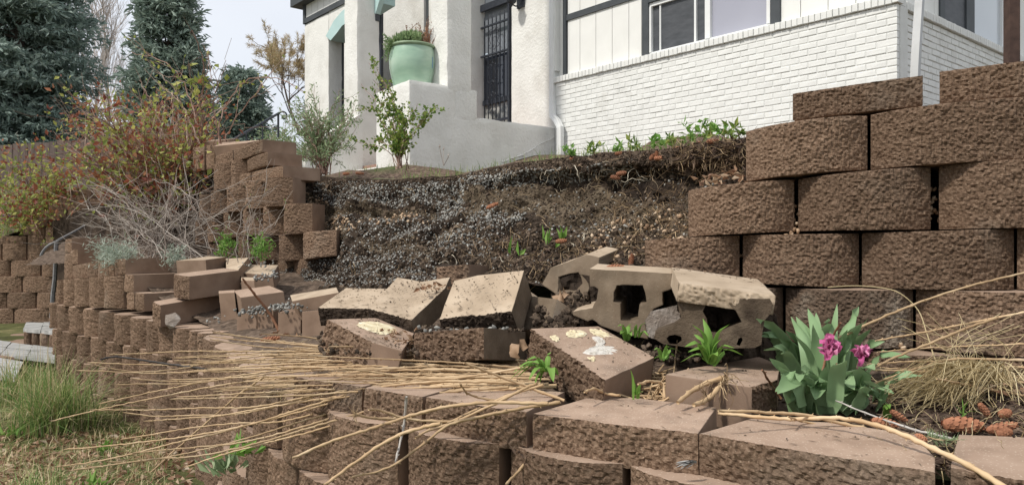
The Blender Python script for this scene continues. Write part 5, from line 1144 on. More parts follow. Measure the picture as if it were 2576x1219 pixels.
spruce(tb(424, 545, 16), 5.15, .86, .3, M['spruced'], 'blue spruce with a narrow tapering crown standing just right of the bare tree', 40, 17, power=.42, dens=1.1)
spruce(tb(606, 520, 19), 3.5, .78, .3, M['spruced'], 'smallest blue spruce, low crown behind the upper handrail', 28, 14, power=.5, dens=1.1)
spruce(tb(262, 560, 20), 2.45, 1.15, .2, M['spruced'], 'low dark spruce filling the gap beneath the bare tree', 9, 9, power=.5, dens=.55)
def branch_tree(name, base, L0, r0, depth, label, m, spread=.45, up=.35, seed=1, dir0=(0, 0, 1), kids=3, group=None, shrink=.74, lean=None):
    rg = np.random.default_rng(seed); base = np.array(base, float); t = thing(name, base, label, 'tree', group); tr = MB(); cr = MB(); ends = []
    def rec(p, d, L, r, k):
        n = 5; q = [p]; dd = d
        for i in range(n):
            dd = norm(dd + rg.normal(size=3) * .09 + np.array([0, 0, .03])); q.append(q[-1] + dd * L / n)
        (tr if k == 0 else cr).tube(q, np.linspace(r, r * .62, n + 1), 6 if k < 2 else 3, cap=False)
        if k >= depth: ends.append((q[-1], dd)); return
        for j in range(kids + (k < 2)):
            i = rg.integers(2, n + 1) if j else n
            nd = norm(dd + rg.normal(size=3) * spread + np.array([0, 0, up * .4])); rec(q[i], nd, L * shrink * rg.uniform(.75, 1.1), r * (.62 if j else .7) * (.75 if i < n else 1), k + 1)
    rec(base, norm(np.array(dir0, float)), L0, r0, 0)
    tr.build('trunk', m, t); cr.build('crown', m, t); return t, ends
branch_tree('bare_tree', tb(283, 470, 24), 2.7, .085, 5, 'bare leafless tree with pale twigs between two spruces', M['greybark'], spread=.34, up=.55, seed=5, kids=4, shrink=.72)
branch_tree('bare_tree', tb(235, 470, 27), 2.2, .06, 5, 'fainter bare tree with pale twigs close against the tallest spruce', M['greybark'], spread=.30, up=.6, seed=9, kids=3, shrink=.72)
t, ends = branch_tree('pine_tree', tb(752, 340, 16), .78, .032, 4, 'sparse pine with browned needle tufts beside the white house corner', M['bark'], spread=.5, up=.25, seed=14, kids=3, dir0=(-.22, 0, 1), shrink=.8)
fo = MB()
for p, d in ends:
    n = 52; dr = norm(d) + RNG.normal(size=(n, 3)) * .75; fo.leaves(np.array(p) - np.outer(RNG.uniform(0, .22, n), d), dr, RNG.uniform(.08, .14, n), .011, curl=.05)
fo.build('needles', M['brownpine'], t)
# fence of upright boards
fn = thing('board_fence', P(60, 500, 14.5), 'weathered grey board fence behind the rose bushes', 'fence')
bm_ = MB().box((0, 0, 0), (.135, .02, 1.75)).mesh('fence_board', M['fencewood'])
for k in range(34):
    o = bpy.data.objects.new('fence_board', bm_); COL.objects.link(o); o.parent = fn; x = -11.5 + k * .142; y = 14.6 + .02 * (k % 2) * .3
    o.location = np.array([x, y, H + .02 + .010 * k + RNG.normal() * .008]) - np.array(fn.location)
g = MB(); 
for z in (.5, 1.4): g.box((-11.6, 14.65, H + .1 + z), (-6.6, 14.70, H + .19 + z))
g.build('fence_rail', M['fencewood'], fn)

# ------------------------------------------------------------------ shrubs
def shrub(name, base, stems, label, cat, sm, lms, group=None, nsub=4, lpn=26, lsize=(.02, .05), lw=.45, sr=.004, sub_len=.22, leaf_from=.35, wig=.12, bsp=.05, leafdir=.8, leaf_spread=.05, sub_from=.3):
    """stems: (tip column, tip row, tip distance); leaf materials: (material, share)"""
    base = np.array(base, float); t = thing(name, base, label, cat, group); st = MB(); fo = [MB() for _ in lms]
    for s in stems:
        tip = P(*s[:3]); b = base + np.append(RNG.normal(size=2) * bsp, 0); m = (b + tip) / 2 + np.append((b - tip)[:2] * .16, .10 * abs(tip[2] - b[2])) + RNG.normal(size=3) * wig * .3 * np.linalg.norm(tip - b)
        q = spline([b, m, tip], 12) + RNG.normal(size=(12, 3)) * .008; L = np.linalg.norm(tip - b)
        st.tube(q, np.linspace(sr, sr * .4, 12), 4, cap=False)
        tips = [q]
        for k in range(nsub):
            i = int(RNG.integers(int(12 * sub_from), 12)); d = norm(norm(q[min(i + 1, 11)] - q[i - 1]) + RNG.normal(size=3) * .55 + [0, 0, .15]); l = sub_len * RNG.uniform(.5, 1.4)
            qq = np.array([q[i] + d * l * u + RNG.normal(size=3) * .01 * u for u in np.linspace(0, 1, 5)]); st.tube(qq, np.linspace(sr * .55, sr * .25, 5), 3, cap=False); tips.append(qq)
        for ti, qq in enumerate(tips):
            for mi, (mm, share) in enumerate(lms):
                n = RNG.poisson(lpn * share * (1 if ti else .9))
                if not n: continue
                u = RNG.uniform(leaf_from if ti == 0 else .1, 1, n) * (len(qq) - 1); i = np.minimum(u.astype(int), len(qq) - 2); p = qq[i] + (qq[i + 1] - qq[i]) * (u - i)[:, None]
                dr = norm(qq[-1] - qq[0]) * leafdir + RNG.normal(size=(n, 3)); l = RNG.uniform(*lsize, n)
                fo[mi].leaves(p + RNG.normal(size=(n, 3)) * leaf_spread * .4, dr, l, l * lw)
    st.build('stems', sm, t)
    for f, (mm, _) in zip(fo, lms):
        if f.n: f.build('foliage', mm, t)
    return t
R_ = lambda a, b: RNG.uniform(a, b)
# big rose thicket
stems = [(R_(170, 560), R_(255, 420), R_(6.6, 8.4)) for _ in range(64)] + [(R_(200, 560), R_(380, 500), R_(6.4, 7.4)) for _ in range(34)]
shrub('rose_bush', P(430, 560, 7.4), stems, 'large tangled rose bush with rust and yellow-green leaves in front of the leaning block wall', 'bush', M['cane'], [(M['rosered'], .42), (M['rosegrn'], .42)], nsub=11, lpn=4.6, lsize=(.03, .075), lw=.6, sr=.0062, sub_len=.4, bsp=.15, leaf_from=.45, leaf_spread=.12)
stems = [(R_(-60, 200), R_(400, 560), R_(8.6, 10.2)) for _ in range(50)]
shrub('rose_bush', P(120, 590, 9.9), stems, 'paler rose bush thinning out by the fence above the far stepped wall', 'bush', M['cane'], [(M['rosered'], .3), (M['rosegrn'], .55)], nsub=6, lpn=9, lsize=(.035, .08), lw=.6, sr=.005, sub_len=.4, leaf_from=.35, leaf_spread=.15)
# long bare canes against the sky
canes = [[(553, 470, 6.6), (575, 330, 6.6), (640, 240, 6.5), (690, 180, 6.5)], [(505, 420, 6.7), (507, 250, 6.7), (503, 120, 6.7), (482, 78, 6.7)], [(480, 400, 6.9), (450, 250, 7), (380, 160, 7)],
         [(470, 380, 6.8), (500, 270, 6.8), (520, 170, 6.8), (528, 130, 6.8)], [(540, 400, 6.5), (560, 290, 6.5), (600, 215, 6.5), (700, 200, 6.4), (760, 230, 6.4)], [(430, 400, 7.2), (400, 300, 7.2), (350, 200, 7.2)],
         [(330, 430, 7.6), (290, 320, 7.6), (210, 240, 7.6)], [(420, 390, 7), (445, 300, 7), (440, 220, 7)], [(500, 330, 6.7), (470, 230, 6.8), (430, 170, 6.8), (330, 130, 6.9)], [(500, 360, 6.6), (460, 270, 6.6), (400, 210, 6.7)], [(560, 380, 6.4), (540, 250, 6.4), (570, 160, 6.4)]]
t = thing('rose_canes', P(520, 560, 6.6), 'long bare rose canes arching against the sky above the leaning wall', 'bush'); mb = MB(); le = MB()
for c in canes:
    q = spline([P(*x) for x in c], 22) + RNG.normal(size=(22, 3)) * .008; mb.tube(q, np.linspace(.0075, .0028, 22), 5, cap=False)
    for k in range(5):
        i = int(RNG.integers(6, 21)); d = norm(q[i] - q[i - 1] + RNG.normal(size=3) * .06); qq = [q[i] + d * u * R_(.2, .5) + RNG.normal(size=3) * .012 for u in np.linspace(0, 1, 5)]; mb.tube(qq, np.linspace(.003, .0014, 5), 3, cap=False)
        if RNG.uniform() < .55: le.leaves(np.array(qq), RNG.normal(size=(5, 3)), R_(.03, .07), .03)
c = P(498, 205, 6.7); le.leaves(c + RNG.normal(size=(26, 3)) * .075, RNG.normal(size=(26, 3)), .08, .05)
mb.build('stems', M['cane'], t); le.build('foliage', M['rosegrn'], t)
# dead grey lavender stems
stems = [(R_(215, 545), R_(450, 610), R_(5.4, 6.3)) for _ in range(46)] + [(R_(150, 330), R_(520, 620), R_(5.6, 6.4)) for _ in range(14)] + [(R_(560, 690), R_(440, 560), R_(5.0, 5.5)) for _ in range(6)]
shrub('dead_lavender', P(440, 650, 5.6), stems, 'dead grey lavender bush of bare pale stems above the capped end of the front wall', 'bush', M['lav'], [(M['silver'], .03)], nsub=7, lpn=1, sr=.0034, sub_len=.26, wig=.2, sub_from=.25, bsp=.22)
stems = [(R_(580, 690), R_(455, 600), R_(4.95, 5.2)) for _ in range(12)]
shrub('dead_lavender', P(615, 680, 5.0), stems, 'thin upright dead stems in front of the leaning wall face', 'bush', M['lav'], [(M['lily'], .25)], nsub=4, lpn=2, sr=.0032, sub_len=.2, wig=.1, lsize=(.01, .02))
stems = [(R_(245, 330), R_(615, 660), R_(5.1, 5.5)) for _ in range(14)]
shrub('silver_shrub', P(305, 662, 5.35), stems, 'small silvery feathery shrub tucked behind the capped front wall end', 'bush', M['silver'], [(M['silver'], 1)], nsub=4, lpn=18, lsize=(.02, .05), lw=.14, sr=.0025, sub_len=.09, leaf_from=.2)
stems = [(R_(420, 460), R_(625, 650), 5.1) for _ in range(5)]
shrub('silver_shrub', P(440, 665, 5.1), stems, 'tuft of silvery foliage beside the smooth-sided end cap', 'bush', M['silver'], [(M['silver'], 1)], nsub=3, lpn=14, lsize=(.02, .045), lw=.16, sr=.0025, sub_len=.07, leaf_from=.2)
for bx, by, Y, lb in [(655, 655, 4.75, 'fresh green sprout in front of the leaning wall'), (572, 645, 5.2, 'small green sprout among dead lavender stems')]:
    shrub('sprout', P(bx, by, Y), [(bx + R_(-14, 14), by - R_(20, 65), Y + R_(-.05, .05)) for _ in range(8)], lb, 'plant', M['lily'], [(M['lily'], 1)], nsub=1, lpn=14, lsize=(.02, .05), lw=.22, sr=.002, sub_len=.05, leaf_from=.2)
# grey-green shrub by the porch
stems = [(R_(725, 890), R_(262, 400), R_(8.0, 9.2)) for _ in range(38)]
shrub('shrub', P(815, 438, 8.3), stems, 'grey-green shrub with narrow leaves in front of the porch stairs', 'bush', M['cane'], [(M['greygreen'], 1)], nsub=6, lpn=14, lsize=(.03, .075), lw=.24, sr=.006, sub_len=.25, leaf_from=.35)
stems = [(R_(640, 735), R_(330, 400), R_(11, 12)) for _ in range(14)]
shrub('shrub', P(705, 420, 11.2), stems, 'small olive shrub at the foot of the upper handrail', 'bush', M['cane'], [(M['greygreen'], 1)], nsub=5, lpn=16, lsize=(.04, .08), lw=.3, sr=.006, sub_len=.3)
# flowering currant in front of the pedestal
stems = [(927, 160, 8.0), (944, 165, 7.9), (905, 215, 8.0), (938, 200, 7.9), (962, 232, 7.8), (980, 270, 7.7), (1005, 262, 7.7), (1052, 262, 7.5), (1090, 275, 7.5), (1030, 285, 7.6), (1065, 300, 7.5), (1045, 330, 7.5), (1008, 320, 7.6), (930, 250, 7.9), (955, 300, 7.8), (910, 358, 7.7), (940, 350, 7.7), (1020, 350, 7.5), (985, 330, 7.6)]
shrub('currant_bush', P(1000, 424, 7.6), stems, 'airy flowering currant bush with small yellow-green leaves in front of the white pedestal', 'bush', M['cane'], [(M['currant'], 1)], nsub=4, lpn=22, lsize=(.02, .045), lw=.8, sr=.005, sub_len=.15, leaf_from=.35, wig=.1, leaf_spread=.04)
# plants in the pot
t = thing('pot_plant', pc + [0, 0, .55], 'green trailing succulent and dry brown stalks growing in the celadon pot', 'plant')
n = 2200; aa = RNG.uniform(0, 2 * math.pi, n); rr = np.sqrt(RNG.uniform(0, 1, n)) * .27
pp = pc + np.stack([np.cos(aa) * rr, np.sin(aa) * rr, .58 + .13 * (1 - (rr / .3) ** 2) + RNG.uniform(-.04, .05, n)], -1); k = pp[:, 0] < pc[0] + .12
fo = MB(); fo.leaves(pp[k], RNG.normal(size=(k.sum(), 3)) * .6 + [0, 0, 1], RNG.uniform(.04, .08, k.sum()), .02)
n = 420; pp = pc + np.stack([RNG.uniform(-.34, -.2, n), RNG.uniform(-.22, .1, n), .0 * aa[:n] ], -1); pp[:, 2] = pc[2] + .62 - ((pc[0] - pp[:, 0] - .2) / .2) * RNG.uniform(-.1, .34, n)
fo.leaves(pp, RNG.normal(size=(n, 3)) * .7 + [-.4, 0, .3], RNG.uniform(.04, .07, n), .018); fo.build('foliage', M['potgreen'], t)
sk = MB(); lf = MB()
for k in range(44):
    b = pc + np.array([R_(-.05, .25), R_(-.15, .15), .58]); tip = b + np.array([R_(-.12, .16), R_(-.05, .05), R_(.12, .38)]); q = spline([b, (b + tip) / 2 + RNG.normal(size=3) * .02, tip], 7); sk.tube(q, np.linspace(.006, .003, 7), 4, cap=False)
    lf.leaves(q[3:] + RNG.normal(size=(4, 3)) * .01, RNG.normal(size=(4, 3)), R_(.02, .04), .02)
sk.build('stalks', M['twigr'], t); lf.build('dead_leaves', M['deadleaf'], t)

# ------------------------------------------------------------------ handrails
hr = thing('handrail', P(135, 830, 7.6), 'grey iron handrail with a scrolled end beside the stone steps', 'handrail')
Yh = 7.5; mb = MB(); q = [P(128, 778 + 50, Yh), P(133, 740, Yh), P(138, 700, Yh), P(142, 607, Yh)]; mb.tube(q, .020, 6); mb.build('post', M['ironw'], hr)
mb = MB(); tq = np.linspace(0, 1, 26); sp_ = [(103 + 22 * 0, 0)]
sc = [P(124 + (3 + 17 * (1 - u)) * math.cos(math.pi * 1.05 + 7.4 * u), 636 + (3 + 17 * (1 - u)) * math.sin(math.pi * 1.05 - 7.4 * u) * 1.0, Yh) for u in tq][::-1]
rail = [P(213, 568, 8.3), P(170, 592, 7.8), P(140, 608, Yh), P(118, 620, Yh), P(107, 634, Yh)]
mb.tube(np.concatenate([spline(rail, 20), spline([P(107, 634, Yh), P(103, 646, Yh), P(110, 655, Yh), P(122, 654, Yh), P(129, 645, Yh), P(125, 637, Yh), P(118, 641, Yh)], 22)[1:]]), .014, 6); mb.build('rail', M['ironw'], hr)
hr = thing('handrail', P(640, 360, 10.5), 'dark iron handrail with a small scroll rising behind the leaning wall to the porch', 'handrail')
mb = MB(); Yh = 10.3; mb.tube([P(575, 358, 9.6), P(655, 312, 10.1), P(703, 284, Yh)], .018, 6)
mb.tube(spline([P(703, 284, Yh), P(712, 281, Yh), P(720, 286, Yh), P(721, 295, Yh), P(714, 299, Yh), P(709, 294, Yh), P(714, 290, Yh)], 20), .012, 5); mb.build('rail', M['iron'], hr)
for x, y0, y1, Y in [(700, 286, 345, Yh), (660, 310, 352, 10.1), (620, 333, 372, 9.8)]: MB().tube([P(x, y0, Y), P(x, y1, Y)], .015 if x == 700 else .009, 6).build('post', M['iron'], hr)

# ------------------------------------------------------------------ grass and ground cover
def blades(mb, pos, L, w, lean, seg=4, curl=1.0):
    """arching grass blades"""
    n = len(pos); pos = np.asarray(pos, float); an = RNG.uniform(0, 2 * math.pi, n); dv = np.stack([np.cos(an), np.sin(an), an * 0], -1); sv = np.stack([-np.sin(an), np.cos(an), an * 0], -1)
    L = np.broadcast_to(L, (n,)); le = np.abs(RNG.normal(size=n)) * lean; V = []
    for k in range(seg + 1):
        u = k / seg; h = L * u * (1 - .35 * le * u * curl); o = L * le * u ** 1.8 * .9
        ww = w * (1 - u) ** .7 * .5 + .0003
        c = pos + dv * o[:, None] + np.array([0, 0, 1]) * np.maximum(h, -.02)[:, None]
        V += [c - sv * ww, c + sv * ww]
    V = np.stack(V, 1); b = np.arange(n)[:, None] * (2 * seg + 2)
    mb.add(V, np.concatenate([b + np.array([[2 * k, 2 * k + 1, 2 * k + 3, 2 * k + 2]]) for k in range(seg)]))
def scatter(n, f): return np.array([f() for _ in range(n)])
def lawn_pos(px0, px1, Y0, Y1, n):
    Y = RNG.uniform(Y0, Y1, n); X = (RNG.uniform(px0, px1, n) - CX) / F * Y; return np.stack([X, Y, lawn_z(X, Y)], -1)
g = MB(); blades(g, lawn_pos(-150, 420, 2.9, 7.0, 5200), RNG.uniform(.02, .07, 5200), .004, .8); tag(g.build('lawn_grass', M['grass']), kind='stuff')
g = MB(); blades(g, lawn_pos(-150, 420, 2.9, 5.6, 3600), RNG.uniform(.03, .11, 3600), .0035, 1.6); tag(g.build('dry_lawn_grass', M['grassdry']), kind='stuff')
g = MB(); p = lawn_pos(-60, 480, 2.6, 4.7, 2600); g.leaves(p + [0, 0, .012], RNG.normal(size=(2600, 3)) * [1, 1, .35], RNG.uniform(.02, .065, 2600), RNG.uniform(.012, .04, 2600), curl=.5); tag(g.build('leaf_litter', M['deadleaf']), kind='stuff')
def tuft(base, n, L, w, lean, spread, label, m, name='grass_clump', cat='grass clump', group=None, dry=0):
    base = np.array(base, float); t = thing(name, base, label, cat, group); g = MB(); p = base + np.stack([RNG.normal(size=n) * spread, RNG.normal(size=n) * spread, np.zeros(n)], -1)
    blades(g, p, RNG.uniform(.45, 1.15, n) * L, w, lean); g.build('blades', m, t)
    if dry:
        g = MB(); p = base + np.stack([RNG.normal(size=dry) * spread, RNG.normal(size=dry) * spread, np.zeros(dry)], -1); blades(g, p, RNG.uniform(.5, 1.3, dry) * L, w * .8, lean * 1.2); g.build('dry_blades', M['grassdry'], t)
    return t
def lp(px, Y): X = (px - CX) / F * Y; return (X, Y, float(lawn_z(X, Y)))
tuft(lp(140, 4.75), 520, .47, .006, .95, .09, 'large green grass clump at the foot of the front wall below the steps', M['grass'], dry=160)
tuft(lp(30, 5.3), 300, .36, .006, .8, .14, 'smaller grass clump at the frame edge beside the stone step', M['grass'], dry=160)
tuft(lp(90, 3.5), 220, .17, .006, .8, .07, 'low green tuft in the leaf litter near the picture corner', M['grass'], dry=60)
tuft(lp(165, 3.2), 160, .13, .006, .8, .06, 'short green tuft beside the twig tips on the leaf litter', M['grass'])
for px, Y, lb in [(40, 4.6, 'broad-leaved weed rosette at the edge of the large grass clump'), (235, 3.7, 'leafy weed among dead leaves at the wall foot'), (130, 3.0, 'leafy weed rosette in the lawn corner'), (300, 3.3, 'small leafy weed beneath the lowest twigs'),
                  (560, 2.75, 'blue-green weed with tall leaves growing from the wall base'), (610, 2.6, 'small round-leaved weed in a block joint below the twigs'), (265, 4.35, 'yellow-green seedling at the wall foot')]:
    b = np.array(lp(px, Y)) if px < 500 else P(px, 1195 if px == 560 else 1150, 2.75 if px == 560 else 2.55)
    t = thing('weed', b, lb, 'plant', None); g = MB(); n = 26; g.leaves(b + RNG.normal(size=(n, 3)) * [.03, .03, .005] + [0, 0, .01], RNG.normal(size=(n, 3)) * [.6, .6, .2] + [0, 0, .75], RNG.uniform(.03, .09, n), RNG.uniform(.012, .03, n)); g.build('leaves', M['lily'] if px != 560 else M['greygreen'], t)
# far lawn with purple flowers
g = MB(); n = 2600; px = RNG.uniform(-200, 150, n); Y = RNG.uniform(9.75, 12.5, n); X = (px - CX) / F * Y; blades(g, np.stack([X, Y, [yard_z(a, b) for a, b in zip(X, Y)]], -1), RNG.uniform(.05, .16, n), .008, .8); tag(g.build('yard_grass', M['grass']), kind='stuff')
for px, py, lb in [(22, 548, 'clump of purple flowers in the far lawn at the frame edge'), (58, 528, 'purple flowers beneath the paler rose bush')]:
    b = P(px, py + 18, 9.9); t = thing('flower_clump', b, lb, 'flowers'); g = MB(); n = 90; g.leaves(b + RNG.normal(size=(n, 3)) * [.10, .06, .02] + [0, 0, .10], RNG.normal(size=(n, 3)), .035, .025); g.build('blossoms', M['purple'], t)
    g = MB(); blades(g, b + RNG.normal(size=(60, 3)) * [.1, .06, 0], .12, .006, .5); g.build('stems', M['grass'], t)
# weeds along the crest
CRW = [(1440, 388, 'leafy sprig on the crest beside the white drainpipe'), (1490, 382, 'broad-leaved sprig on the crest under the brick wall'), (1548, 378, 'tiny sprig on the crest beside a pine cone'), (1600, 372, 'low sprigs on the crest before the brick wall'), (1650, 365, 'low leafy sprigs above a group of cones'),
       (1700, 358, 'leafy sprig in the middle of the crest greenery'), (1740, 350, 'tall arching bindweed stem on the crest'), (1775, 345, 'leafy vine stem on the crest near the wall block'), (1815, 340, 'dense leafy sprig close to the wall block'), (1850, 335, 'last leafy sprig on the crest beside the wall block')]
for k, (px, py, lb) in enumerate(CRW):
    Y = np.interp(px, SPX, CPYY) + .10; b = P(px, py + 4, Y); tall = {1740: 44, 1775: 36, 1815: 28}.get(px, 19)
    t = thing('crest_weed', b, lb, 'plant', 'weeds along the crest of the bank'); st = MB(); lf = MB()
    for j in range(3 if tall < 60 else 4):
        tip = P(px + R_(-28, 28), py - tall * R_(.6, 1.1), Y + R_(-.08, .08)); q = spline([b + RNG.normal(size=3) * .02 * [1, 1, 0], (b + tip) / 2 + RNG.normal(size=3) * .012, tip], 9); st.tube(q, np.linspace(.0022, .001, 9), 4, cap=False)
        i = RNG.integers(1, 9, 11); lf.leaves(q[i], RNG.normal(size=(11, 3)) + [0, 0, .5], RNG.uniform(.022, .05, 11), RNG.uniform(.012, .022, 11))
    st.build('stems', M['lily'], t); lf.build('leaves', M['currant'] if k % 2 else M['lily'], t)
g = MB(); n = 420; px = RNG.uniform(1000, 1870, n); pos = slope_pt(px, np.full(n, .995)) + np.stack([np.zeros(n), RNG.uniform(.0, .25, n), np.zeros(n) + .01], -1); blades(g, pos, RNG.uniform(.02, .08, n), .0035, .8); tag(g.build('crest_grass', M['grass']), kind='stuff')
n = 500; X = RNG.uniform(-2.2, .6, n); Y = RNG.uniform(7.0, 10.5, n); g = MB(); blades(g, np.stack([X, Y, [yard_z(a, b) for a, b in zip(X, Y)]], -1), RNG.uniform(.03, .1, n), .006, .8); tag(g.build('porch_grass', M['grass']), kind='stuff')
t = thing('seed_stalks', P(1115, 415, 6.2), 'two thin dry seed heads standing on the crest before the white porch wall', 'plant'); g = MB()
for x, y in ((1106, 372), (1116, 378), (1128, 395)): g.tube([P(1116, 417, 6.2), P(x, y, 6.2)], .0025, 4); g.lathe([(.001, 0), (.007, .01), (.001, .03)], P(x, y, 6.2), 6)
g.build('stalks', M['lav'], t)
for px, py, Y, n, lb in [(1405, 605, 3.35, 6, 'fresh green two-leaved seedling halfway down the soil slope'), (1372, 606, 3.32, 5, 'thin green seedling with upright blades halfway down the soil slope'), (1298, 622, 3.3, 4, 'tiny yellow-green seedling lower down the soil slope')]:
    b = P(px, py + 8, Y - .05); g = MB(); g.leaves(b + RNG.normal(size=(n, 3)) * .012, RNG.normal(size=(n, 3)) * .35 + [0, -.2, 1], RNG.uniform(.04, .085, n), .02); tag(g.build('seedling', M['lily']), lb, 'plant')
# ------------------------------------------------------------------ tulip clump
def blade_leaf(base, tip, width, bend, n=9, twist=0., fold=.35, wavy=.0):
    """broad pointed leaf from base to tip with a folded midrib; returns vertices and quads"""
    base, tip = np.array(base, float), np.array(tip, float); mid = (base + tip) / 2 + bend
    q = spline([base, mid, tip], n); T = np.gradient(q, axis=0); out = norm(np.append((tip - base)[:2], 0) + 1e-6)
    V = []; ph = RNG.uniform(0, 6)
    for k, (p, t) in enumerate(zip(q, T)):
        u = k / (n - 1); t = norm(t); s = np.cross(t, out + np.array([0, 0, .3])); s = norm(s + 1e-6)
        s = norm(s * math.cos(twist * u) + np.cross(t, s) * math.sin(twist * u)); nn = np.cross(s, t)
        w = width * (math.sin(math.pi * min(1, (u * .86 + .14)) ** .85) ** .8 * .5 + .02) * (1 if u < .98 else .1)
        wv = wavy * math.sin(ph + u * 11) * w
        V += [p - s * w + nn * (w * fold + wv), p - s * w * .5 + nn * (w * fold * .32 + wv * .3), p, p + s * w * .5 + nn * (w * fold * .32 - wv * .3), p + s * w + nn * (w * fold - wv)]
    Q = [[5 * k + j, 5 * k + j + 1, 5 * k + 5 + j + 1, 5 * k + 5 + j] for k in range(n - 1) for j in range(4)]
    return V, Q
def leaf_obj(parent, *a, m='tulip', name='leaf', **k):
    V, Q = blade_leaf(*a, **k); return MB().add(V, Q).build(name, M[m], parent, smooth=True)
tc_ = P(2075, 1030, 1.98)
tul = thing('tulip_clump', tc_, 'clump of broad grey-green tulip leaves with two wilted magenta flowers beside the clean brown block', 'tulips')
tips = [(1893, 833), (1906, 845), (1920, 880), (1901, 800), (2002, 795), (2032, 775), (2053, 785), (2106, 763), (2161, 770), (2184, 800), (2170, 812), (1990, 795), (2022, 815), (2045, 815), (1998, 840), (2092, 845), (2132, 828), (2120, 850), (2192, 826), (2226, 858), (2215, 905), (2140, 870), (1960, 850), (1975, 830),
        (2250, 990), (2243, 982), (2200, 930), (2292, 898), (2322, 944), (2300, 935), (2205, 985), (2180, 965), (2150, 980), (2100, 975), (2060, 960), (2040, 975), (2012, 960), (1985, 965), (1958, 920), (1965, 940), (1955, 990), (1950, 985), (1990, 1010), (1975, 1020), (2150, 1015), (2190, 1000), (2015, 930), (2080, 920), (2110, 930),
        (2130, 905), (2060, 890), (1945, 870), (1935, 900), (2050, 1005), (2120, 1010), (2170, 1040), (2240, 1020), (2000, 880), (2155, 850), (2085, 800)]
for (x, y) in tips:
    f = (x - 2075) / 200.
    back = y < 900
    by = 1030 if not back else 985
    b = P(2075 + (x - 2075) * (.42 if back else .5) + R_(-18, 18), by + R_(-12, 12) - (20 if back else 0), R_(2.12, 2.30) if back else R_(1.88, 2.04))
    b[2] = min(b[2], terr_z(b[0], b[1]) + .01) if back else b[2]
    tip = P(x, y, (R_(2.08, 2.34) if back else R_(1.78, 1.98)))
    L = np.linalg.norm(tip - b); bend = np.array([-(tip - b)[0] * .18, -(tip - b)[1] * .2 - .005, .10 * L + .02])
    if y < 850 and L > .16: wd = R_(.032, .046)
    else: wd = R_(.040, .058)
    leaf_obj(tul, b, tip, wd, bend, twist=R_(-.6, .6), fold=R_(.2, .55), wavy=R_(.1, .4) if not back else .1, n=11)
def wilted(cx, cy, Y, pts, stem):
    fl = MB()
    for (dx, dy, l, w, ddx, ddy) in pts:
        dx, dy, ddx, ddy = dx * .6, dy * .75, ddx * .55, ddy * .78; w = w * .66; b = P(cx + dx, cy + dy, Y); tip = P(cx + dx + ddx, cy + dy + ddy, Y - .01 + R_(-.012, .012)); V, Q = blade_leaf(b, tip, w * .8, np.array([R_(-.006, .006), -.020, R_(0, .008)]), n=9, fold=R_(.6, 1.1), twist=R_(-.7, .7), wavy=.8); fl.add(V, Q)
    fl.build('flower', M['petal'], tul, smooth=True)
    MB().tube(spline([P(*s) for s in stem], 12), .0042, 6).build('stem', M['tulip'], tul, smooth=True)
wilted(2080, 868, 1.93, [(2, -4, 0, .045, -8, -32), (0, -4, 0, .05, -20, 12), (4, 0, 0, .055, 24, 16), (-2, 2, 0, .045, -16, -16), (6, -2, 0, .045, 20, -14), (-2, 14, 0, .05, -8, 34), (8, 12, 0, .045, 6, 32), (2, 4, 0, .05, 10, 22), (-6, 10, 0, .04, -4, 26)], [(2084, 1010, 2.0), (2086, 940, 1.98), (2080, 872, 1.945)])
wilted(2160, 880, 1.92, [(-2, 2, 0, .05, 30, -12), (-8, 6, 0, .05, 30, -8), (-6, 12, 0, .055, 36, -6), (-10, 14, 0, .05, 34, -18), (-2, -2, 0, .04, -12, 16), (-2, 16, 0, .026, -4, 44), (2, 16, 0, .024, 2, 40), (-4, 12, 0, .03, -10, 6)], [(2150, 1010, 1.98), (2164, 960, 1.96), (2160, 900, 1.935)])
# sprouts with strap leaves
def strap(name, base, tips, label, wd=.014, m='lily', cat='plant', group=None, arch=.5):
    b = P(*base); t = thing(name, b, label, cat, group)
    for x, y in tips:
        tip = P(x, y, base[2] + R_(-.07, .05)); L = np.linalg.norm(tip - b); leaf_obj(t, b + RNG.normal(size=3) * .004, tip, wd * R_(.8, 1.2), np.array([0, 0, arch * L * .5]) + (b - tip) * [.12, .12, 0], m=m, n=9, fold=.4, twist=R_(-.3, .3))
    return t
SG_ = 'strap-leaved seedlings among the tumbled blocks'
lt = strap('lily_sprout', (1789, 912, 2.1), [(1740, 815), (1755, 850), (1835, 815), (1815, 850), (1848, 875), (1870, 893), (1722, 872), (1730, 885), (1745, 840), (1712, 910), (1768, 800), (1805, 895)], 'fresh green lily shoot with arching leaves before the broken hollow block', .022, group=SG_)
strap('lily_sprout', (1576, 852, 2.42), [(1553, 820), (1589, 815), (1600, 830), (1560, 840), (1590, 845)], 'small green shoot under the T-shaped hole block', .016, group=SG_)
strap('lily_sprout', (1603, 850, 2.42), [(1600, 815), (1625, 812), (1632, 845), (1612, 825)], 'thin forked green shoot next to the clean shoot by the T-shaped hole block', .010, group=SG_)
strap('lily_sprout', (1374, 930, 2.12), [(1288, 938), (1300, 950), (1325, 905), (1330, 955), (1345, 970), (1386, 885), (1392, 960), (1312, 925), (1352, 900), (1358, 965), (1280, 955), (1405, 945)], 'bright green shoot with arching leaves at the twig butts beside the tipped block', .020, group=SG_)
strap('lily_sprout', (1603, 995, 1.93), [(1586, 928), (1612, 965), (1596, 960), (1592, 985), (1618, 985)], 'thin upright green blades between the tipped block and the capping course', .009, group=SG_)
strap('lily_sprout', (1670, 905, 2.2), [(1645, 880), (1690, 870), (1660, 890), (1700, 900), (1640, 905), (1715, 885), (1678, 865)], 'low green seedlings in the soil beneath the broken concrete lump', .013, group=SG_)
